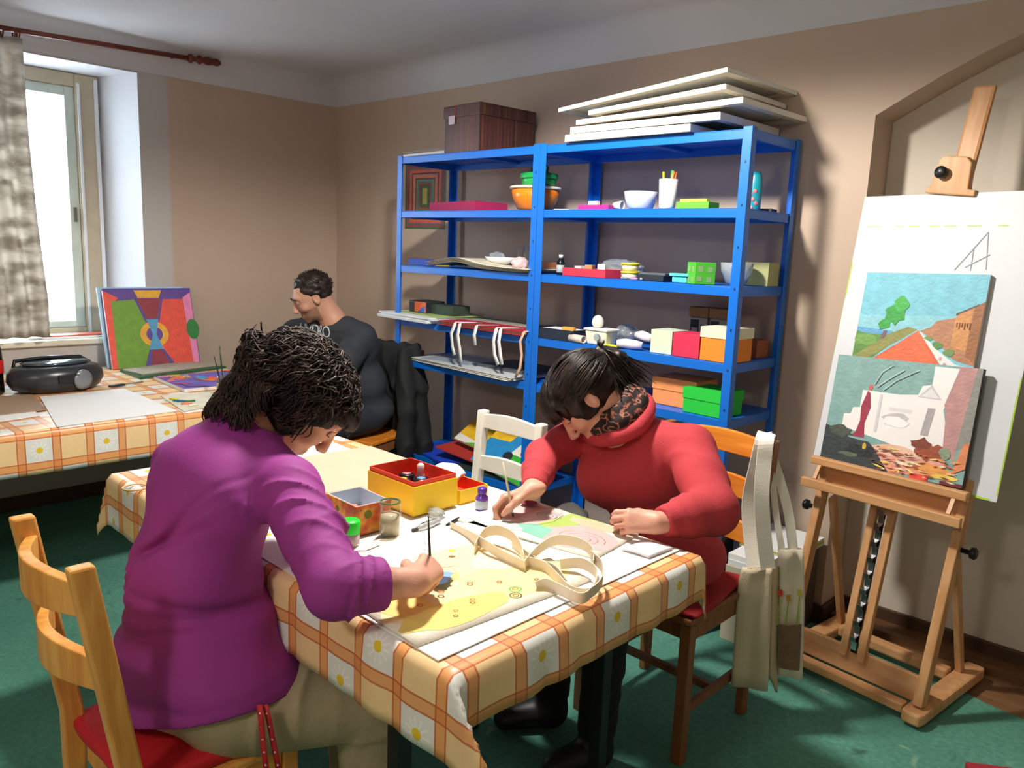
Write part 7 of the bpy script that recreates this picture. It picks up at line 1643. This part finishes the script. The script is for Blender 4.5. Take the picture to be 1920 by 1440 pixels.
# cowl collar
cc = neck0+Vector((-.010,-.018,.006)); Rc = hd((-.28,-.75,-.42), (-.20,-.34,.90))
for k in range(26):
    a0, a1 = 2*PI*k/26, 2*PI*(k+1)/26; f = lambda a: cc+Rc@Vector((.100*math.cos(a), .092*math.sin(a), -.006+.026*max(0, -math.sin(a)))); T.cone(f(a0), f(a1), .021, .021, .012)
T.ell(cc+Rc@Vector((0,.0,.035)), (.082,.074,.050), A3(Rc), .006, True)
def cr2(X, Y, Z):
    o = .003*np.sin(22*X+10*Z)*np.sin(20*Z-8*Y)
    for (z0, sl_, amp, w) in ((.66,.15,.006,.012),(.625,-.1,.005,.012),(.72,.3,.003,.014)):
        zz = z0+sl_*(X-3.3)+.010*np.sin(14*X); o += amp*np.exp(-((Z-zz)/w)**2)
    return o
T.field((2.95,-1.66,.46), (3.50,-.84,.90), cr2)
T.cut(lambda X, Y, Z: .49-Z); cuff(T, Re, Rw, .93); cuff(T, Le, Lw, .93)
T.mesh('sweater', RED, WR, keep=True); del T
# leopard scarf
lp = bpy.data.materials.new('leopard_scarf'); lp.use_nodes = True; t = lp.node_tree; bs = t.nodes['Principled BSDF']; bs.inputs['Roughness'].default_value = .8
tc = t.nodes.new('ShaderNodeTexCoord'); n1 = t.nodes.new('ShaderNodeTexNoise'); n1.inputs['Scale'].default_value = 52; n1.inputs['Detail'].default_value = .8; n1.inputs['Distortion'].default_value = .3; t.links.new(tc.outputs['Object'], n1.inputs['Vector'])
r = t.nodes.new('ShaderNodeValToRGB'); r.color_ramp.interpolation = 'CONSTANT'; e = r.color_ramp.elements; e[0].position = 0; e[0].color = (*hexc('1A1210'), 1); e[1].position = .49; e[1].color = (*hexc('7A3F30'), 1)
x_ = e.new(.54); x_.color = (*hexc('A8705C'), 1); x_ = e.new(.59); x_.color = (*hexc('22181A'), 1); t.links.new(n1.outputs['Fac'], r.inputs[0]); t.links.new(r.outputs[0], bs.inputs['Base Color'])
T = Solid((3.05,-1.45,.80), (3.48,-1.02,1.12), .0045)
for k in range(24):
    a0, a1 = 2*PI*k/24, 2*PI*(k+1)/24; f = lambda a: cc+Rc@Vector((.078*math.cos(a), .078*math.sin(a), .024+.028*max(0, -math.sin(a)))); T.cone(f(a0), f(a1), .024, .024, .012); g = lambda a: cc+Rc@Vector((.066*math.cos(a), .066*math.sin(a), .052+.026*max(0, -math.sin(a)))); T.cone(g(a0), g(a1), .016, .016, .010)
T.field((3.05,-1.45,.80), (3.48,-1.02,1.12), lambda X, Y, Z: .004*np.sin(60*X+40*Z)*np.sin(55*Y-30*Z))
T.mesh('scarf', lp, WR); del T
# black trousers and boots
BK = mat('black_cloth', '0E0F12', .85, .1, 10, .2, 120)
T = Solid((2.98, -1.60, .05), (3.60, -.86, .68), .006)
T.ell((3.355,-1.03,.56), (.165,.130,.085), None, .03)
for (h, kn, an) in ((Vector((3.44,-1.06,.545)), Vector((3.42,-1.42,.530)), Vector((3.385,-1.400,.12))), (Vector((3.27,-1.06,.545)), Vector((3.20,-1.40,.530)), Vector((3.170,-1.345,.12)))):
    T.chain([h, kn, lerp3(kn, an, .5), an], [.085,.066,.056,.055], .03); T.folds(kn, an, .09, .005, 5, .4, 2.0)
T.cut(lambda X, Y, Z: .10-Z); T.mesh('trousers', BK, WR); del T
T = Solid((2.92,-1.62,.0), (3.52,-1.24,.22), .006)
for a, d in ((Vector((3.385,-1.400,.05)), Vector((-.04,-.13,-.012))), (Vector((3.170,-1.345,.05)), Vector((-.08,-.12,-.012)))):
    T.chain([a+Vector((0,0,.14)), a, a+d], [.052,.048,.036], .02)
T.cut(lambda X, Y, Z: .002-Z); T.mesh('boots', mat('black_boot', '101116', .5), WR); del T
# hair tied back
HS = hair_mat('dark_straight_hair', '140E0C', '33241E', .42)
T = Solid((3.0,-1.52,.92), (3.44,-1.02,1.22), .0045); A = A3(HR)
def HQ(x, y, z): return c+HR@(Vector((x, y, z))*1.05)
T.ell(HQ(0,-.016,.034), (.092,.112,.098), A, .01); T.ell(HQ(0,.070,.062), (.064,.034,.040), A, .02); T.ell(HQ(0,.040,.085), (.060,.050,.034), A, .02)
for s in (-1, 1): T.ell(HQ(s*.066,.020,.010), (.018,.040,.050), A, .015)
T.ell(HQ(0,.110,-.030), (.056,.060,.078), A, .008, True); 
for s in (-1, 1): T.ell(HQ(s*.088,-.002,-.006), (.020,.024,.034), A, .006, True)
bun = HQ(.012,-.125,.045); T.cone(HQ(0,-.09,.04), bun, .034, .020, .02); T.chain([bun, bun+Vector((.035,.032,-.015)), bun+Vector((.060,.055,-.070))], [.020,.026,.010], .012)
T.field((3.0,-1.52,.92), (3.44,-1.02,1.22), lambda X, Y, Z: .0018*np.sin(220*X+60*Z)+.0012*np.sin(190*Y-90*Z))
T.mesh('hair', HS, WR); del T
rnd = random.Random(9); mb = MB()
def surf_lock(d0, d1, rad, ctr, lift, n=10, jit=.002, curve=0):
    pts = []
    d0 = Vector(d0).normalized(); d1 = Vector(d1).normalized(); q0 = math.acos(max(-1, min(1, d0.dot(d1))))
    ax_ = d0.cross(d1).normalized()
    for i in range(n):
        t_ = i/(n-1); d = (Quaternion(ax_, q0*t_) @ d0); l = 1+lift*math.sin(PI*min(1, t_*1.0)*.9)
        pts.append(c+HR@(Vector((d.x*rad[0]*l, d.y*rad[1]*l, d.z*rad[2]*l))+Vector(ctr)))
    return pts
for k in range(230):   # hair drawn back from the crown and sides to the tie
    a = rnd.uniform(-1.25, 1.25); d0 = (math.sin(a)*.95, .62*math.cos(a), .55+.25*rnd.random()-.35*abs(math.sin(a))); d1 = (rnd.uniform(-.22,.22), -1, rnd.uniform(.0,.35))
    mb.tube([q-WR.location for q in surf_lock(d0, d1, (.095,.116,.101), (0,-.016,.034), rnd.uniform(.01,.05))], [.0012]+[.0024]*8+[.0012], 5)
for k in range(160):   # side hair drawn back over the temples
    sd = rnd.choice((-1, 1)); d0 = (sd*rnd.uniform(.8,1), rnd.uniform(.15,.75), rnd.uniform(-.15,.6)); d1 = (sd*rnd.uniform(.0,.25), -1, rnd.uniform(-.1,.3))
    mb.tube([q-WR.location for q in surf_lock(d0, d1, (.094,.115,.100), (0,-.016,.034), rnd.uniform(.0,.03))], [.0010]+[.0022]*8+[.0012], 5)
for k in range(260):   # fringe falling over the forehead
    a = rnd.uniform(-.95, .95); d0 = (math.sin(a)*.45, .30, .95); d1 = (math.sin(a)*.80, 1.0-.25*abs(a), -.02+.16*rnd.random()-.10*abs(a)); 
    mb.tube([q-WR.location for q in surf_lock(d0, d1, (.095,.122,.103), (0,-.010,.034), rnd.uniform(.02,.09))], [.0018]+[.0026]*6+[.0020,.0014,.0005], 5)
for k in range(330):   # tail hanging down the collar behind the tie
    o_ = Vector((rnd.uniform(-.012,.012), rnd.uniform(-.012,.012), rnd.uniform(-.012,.012))); d = Vector((rnd.gauss(.44,.22), rnd.gauss(.41,.22), -.8+rnd.uniform(-.2,.4))).normalized(); L_ = rnd.uniform(.09,.175)
    up_ = HR@Vector((0,-1,.5)); pts = [bun+o_, bun+o_*1.2+up_*.008+d*.015, bun+o_*1.7+up_*.008+d*.040, bun+o_*2.2+up_*.003+d*L_*.7, bun+o_*2.2+d*L_]
    mb.tube([q-WR.location for q in pts], [.002,.0026,.0026,.002,.0005], 5)
for k in range(26):    # short flyaway ends above the tie
    d = (HR@Vector((rnd.uniform(-.6,.6), -.5, rnd.uniform(.3,1)))).normalized(); mb.tube([bun-WR.location, bun+d*.022-WR.location, bun+d*.045+Vector((.008,.004,-.004))-WR.location], [.002,.0018,.0004], 5)
mb.build('hair_strands', HS, WR)
b = MB(); Mt = Matrix.Translation(lerp3(HQ(0,-.09,.04), bun, .8)-WR.location) @ (bun-HQ(0,-.09,.04)).to_track_quat('Z','Y').to_matrix().to_4x4()
b.tube([Mt@Vector((.023*math.cos(a), .023*math.sin(a), 0)) for a in [2*PI*i/20 for i in range(21)]], .0035, 6, cap=False); b.build('hair_tie', mat('grey_tie', '6A6A70', .6), WR)
b = MB(); pe = P(.083,.000,-.034) ; b.lathe([(.004*math.sin(PI*i/8)+1e-6, -.004*math.cos(PI*i/8)) for i in range(9)], 10, Matrix.Translation(pe-WR.location)); b.build('earring', mat('silver', 'C8CCD4', .3, metal=.8), WR)
# her brush
b0, b1 = at(943, 866, 1, -1.66), at(955, 930, 1, -1.655); dv = (b1-b0).normalized(); tip = b0+dv*((.766-b0.z)/dv.z); L0 = b0-tip
pbr = empty('paint_brush', tip, 'pale wooden paint brush held by the woman in the red sweater', 'brush')
b = MB(); b.tube([L0*.16, L0*.35, L0*.6, L0], [.0026,.0036,.0030,.0018], 8); b.build('brush_handle', mat('brush_pale', 'D8C8A8', .4), pbr)
b = MB(); b.tube([L0*.08, L0*.158], .0026, 8); b.build('ferrule', mat('silver', 'C8CCD4', .3, metal=.8), pbr)
b = MB(); b.tube([L0*0+Vector((0,0,.001)), L0*.03, L0*.079], [.0006,.0026,.0026], 8); b.build('bristles', mat('bristle', '2A2A34', .8), pbr)

# ================= man in the dark sweatshirt =================
MM = empty('person', (1.17, -.62, 0), 'man in a dark grey printed sweatshirt sitting at the window table looking down', 'person')
c = Vector((1.108, -.885, 1.172)); HR = hd((-.34, -.82, -.45), (-.12, -.42, .90))
neck0 = Vector((1.150, -.785, 1.045)); Rs, Ls = Vector((.905,-.860,.962)), Vector((1.270,-.705,.970))
Re, Rw = Vector((.80,-1.00,.80)), Vector((.98,-1.15,.775)); Le, Lw = Vector((1.36,-.93,.79)), Vector((1.18,-1.13,.775))
S = Solid((.70, -1.36, .42), (1.50, -.50, 1.32), .0048)
P = add_head(S, c, HR, 1.04, False)
S.chain([c+HR@Vector((0,-.03,-.06)), neck0, (1.16,-.74,.98)], [.060,.064,.08], .03)
S.ell((1.14,-.70,.88), (.16,.10,.13), None, .04); S.ell((1.16,-.64,.70), (.14,.10,.14), None, .05); S.ell((1.17,-.60,.56), (.15,.11,.09), None, .05)
S.cone(neck0+Vector((0,0,-.06)), Rs, .05, .048, .03); S.cone(neck0+Vector((0,0,-.06)), Ls, .05, .048, .03); S.chain([Rs, Re, Rw], [.048,.042,.030], .03); S.chain([Ls, Le, Lw], [.048,.042,.030], .03)
add_hand(S, Rw, hframe((.6,-.7,-.05), (.1,.1,1)), [(.3,.4,.3)]*4, (.6,.3), -1, 1.0); add_hand(S, Lw, hframe((-.6,-.75,-.05), (-.1,.1,1)), [(.3,.4,.3)]*4, (.6,.3), 1, 1.0)
def fm(C):
    q = (C-np.array(c)) @ np.array(A3(HR)); x, y, z = q[:, 0]/1.04, q[:, 1]/1.04, q[:, 2]/1.04
    beard = (z < -.036-.25*np.maximum(0, .03-y)*0) & (z > -.115) & (y > .010)
    lips = (np.abs(z+.0655) <= .008) & (np.abs(x) < .021) & (y > .075)
    stub = beard.astype(int)*1; stub[lips] = 2; return stub
STB = mat('stubble_skin', '936C59', .6, .15, 40, .3, 260)
S.mesh('body', [SKIN2, STB, LIP], MM, fm, keep=True); del S
add_eyes(P, HR, MM, 1.04, SKIN2)
b = MB()
for s in (-1, 1): b.tube([P(s*.012,.094,.028)-MM.location, P(s*.028,.094,.034)-MM.location, P(s*.046,.082,.028)-MM.location], [.003,.0042,.002], 6)
b.build('eyebrows', mat('brow_dark', '2A1E18', .8), MM)
SW = wool('charcoal_sweat', '2B2F36', bump=.3, bs=260)
T = Solid((.66, -1.26, .46), (1.56, -.46, 1.14), .006)
T.ell((1.135,-.71,.90), (.200,.125,.140), A3(hd((.3,-1,0),(0,-.3,1))), .03); T.ell((1.16,-.65,.72), (.185,.135,.16), None, .05); T.ell((1.17,-.61,.58), (.185,.14,.10), None, .05)
T.chain([lerp3(Rs, neck0, .5), Rs, lerp3(Rs,Re,.5), Re, lerp3(Re,Rw,.85)], [.072,.075,.068,.060,.045], .035)
T.chain([lerp3(Ls, neck0, .5), Ls, lerp3(Ls,Le,.5), Le, lerp3(Le,Lw,.85)], [.072,.078,.070,.062,.045], .035)
T.chain([neck0+Vector((0,0,-.05)), (1.15,-.74,.95)], [.078,.11], .04)
T.ell(neck0+Vector((-.01,-.045,.035)), (.072,.075,.055), A3(hd((-.2,-.9,.35),(0,.35,.9))), .006, True)
T.folds(Ls, Le, .09, .006, 3, .5, 1.0, 1.4); T.folds(Rs, Re, .09, .006, 3, .5, 2.0, 1.4)
T.field((.66,-1.26,.46), (1.56,-.46,1.0), lambda X, Y, Z: .004*np.sin(20*X+12*Z)*np.sin(22*Z-9*Y))
T.cut(lambda X, Y, Z: .50-Z); cuff(T, Re, Rw, .88); cuff(T, Le, Lw, .88)
sw = T.mesh('sweatshirt', SW, MM, keep=True); del T
T = Solid((.86, -1.30, .04), (1.44, -.46, .66), .008)
T.ell((1.17,-.61,.56), (.175,.135,.085), None, .03)
for (h, kn, an) in ((Vector((1.26,-.64,.55)), Vector((1.30,-1.05,.52)), Vector((1.30,-1.03,.10))), (Vector((1.08,-.66,.55)), Vector((1.00,-1.05,.52)), Vector((1.00,-1.05,.10)))): T.chain([h, kn, an], [.085,.070,.055], .03)
T.cut(lambda X, Y, Z: .08-Z); T.mesh('trousers', mat('dark_jeans', '1E2430', .85), MM); del T
T = Solid((.88,-1.26,.0), (1.42,-.94,.16), .007)
for a in (Vector((1.30,-1.03,.045)), Vector((1.00,-1.05,.045))): T.chain([a+Vector((0,0,.05)), a, a+Vector((0,-.13,0))], [.048,.046,.038], .02)
T.cut(lambda X, Y, Z: .002-Z); T.mesh('shoes', mat('dark_shoe', '26221E', .6), MM); del T
A = A3(HR)
def HQ(x, y, z): return c+HR@(Vector((x, y, z))*1.04)
T = Solid((.96,-1.04,1.05), (1.28,-.74,1.34), .004)
T.ell(HQ(0,-.020,.036), (.084,.098,.090), A, .01); T.ell(HQ(0,.105,-.005), (.075,.052,.095), A, .012, True)
for s in (-1, 1): T.ell(HQ(s*.045,.082,.070), (.028,.040,.034), A, .008, True); T.ell(HQ(s*.082,.002,-.012), (.020,.026,.034), A, .006, True); T.ell(HQ(s*.075,.016,-.030), (.006,.010,.024), A, .004)
T.ell(HQ(0,-.02,-.10), (.10,.12,.055), A, .012, True)
T.field((.96,-1.04,1.05), (1.28,-.74,1.34), lambda X, Y, Z: .003*np.sin(90*X+4*np.sin(60*Z))*np.sin(85*Y)+.002*np.sin(140*Z+60*X))
MH = hair_mat('man_hair', '17110E', '35281F', .5); T.mesh('hair', MH, MM, keep=True); del T
rnd = random.Random(17); mb = MB()
for k in range(260):
    th = rnd.uniform(0, 2*PI); u = rnd.uniform(-.35, 1); d = Vector((math.sqrt(1-u*u)*math.cos(th), math.sqrt(1-u*u)*math.sin(th), u))
    if d.y > .55 and d.z < .72: continue
    if abs(d.x) > .75 and d.y > -.1 and d.z < .15: continue
    base = HQ(d.x*.082, d.y*.096-.020, d.z*.088+.036)-MM.location; n_ = HR@d; tg = (HR@Vector((rnd.uniform(-.5,.5), .3, -.2))); mb.tube([base, base+n_*.007+tg*.006, base+n_*.008+tg*.016], [.0022,.002,.0006], 5)
mb.build('hair_tufts', MH, MM)
# the white print on his sweatshirt, laid on the cloth
cu = bpy.data.curves.new('print', 'FONT'); cu.body = 'HVDRO'; cu.size = .085; cu.align_x = 'CENTER'; cu.space_character = .85; cu.resolution_u = 2
to = bpy.data.objects.new('tmp_text', cu); COL.objects.link(to); bpy.context.view_layer.update()
dg_ = bpy.context.evaluated_depsgraph_get(); tme = bpy.data.meshes.new_from_object(to.evaluated_get(dg_)); bpy.data.objects.remove(to)
bm = bmesh.new(); bm.from_mesh(tme); bmesh.ops.triangulate(bm, faces=bm.faces[:]); bmesh.ops.subdivide_edges(bm, edges=bm.edges[:], cuts=3, use_grid_fill=True)
bvh = BVHTree.FromPolygons([v.co+sw.matrix_world.translation*0+MM.location for v in sw.data.vertices], [tuple(p.vertices) for p in sw.data.polygons])
fx = Vector((.90,.43,0)).normalized(); fy = Vector((-.05,-.02,1)).normalized(); fd = Vector((.43,-.90,.0)).normalized()
oc = at(573, 634, 1, -.95) + Vector((0,0,0))
for v in bm.verts:
    x_, y_ = v.co.x*.74, v.co.y*1.05; q = oc+fx*(x_)+fy*(y_)+fd*.5; h = bvh.ray_cast(q, -fd)
    if h[0] is not None: v.co = h[0]+fd*.0022-MM.location
    else: v.co = oc+fx*x_+fy*y_-MM.location
pm2 = bpy.data.meshes.new('shirt_print'); bm.to_mesh(pm2); bm.free(); pm2.materials.append(mat('white_print', 'B8BCC0', .7)); po = bpy.data.objects.new('shirt_print', pm2); COL.objects.link(po); po.parent = MM
po.modifiers.new('solid', 'SOLIDIFY').thickness = .0012
# black jacket hung on his chair
JK = mat('black_jacket', '14171B', .8, .25, 8, .3, 60)
T = Solid((.98,-.66,.10), (1.52,-.18,.98), .007)
for k in range(8):
    u = k/7; x0 = 1.05+.27*u; y0 = -.475+.085*u
    top = Vector((x0, y0, .905-.015*abs(u-.5))); bot = Vector((x0+.03+.05*u, y0+.02, .28+.03*math.sin(k*2.1))); T.chain([top, lerp3(top, bot, .35)+Vector((.01*math.sin(k*1.9),.012*math.cos(k*2.3),0)), bot], [.036,.050,.046], .02)
T.cone((1.30,-.45,.88), (1.395,-.50,.58), .045, .050, .03); T.cone((1.395,-.50,.58), (1.40,-.52,.24), .050, .045, .03); T.cone((1.06,-.55,.90), (1.02,-.56,.60), .035, .04, .03)
T.field((.98,-.66,.10), (1.52,-.18,.98), lambda X, Y, Z: .010*np.abs(np.sin(38*X+3*np.sin(9*Z)))-.004+.005*np.sin(24*Z+14*X))
T.mesh('jacket', JK); tag(bpy.context.scene.objects['jacket'], 'black jacket hanging over the back of the chair of the man', 'jacket'); del T
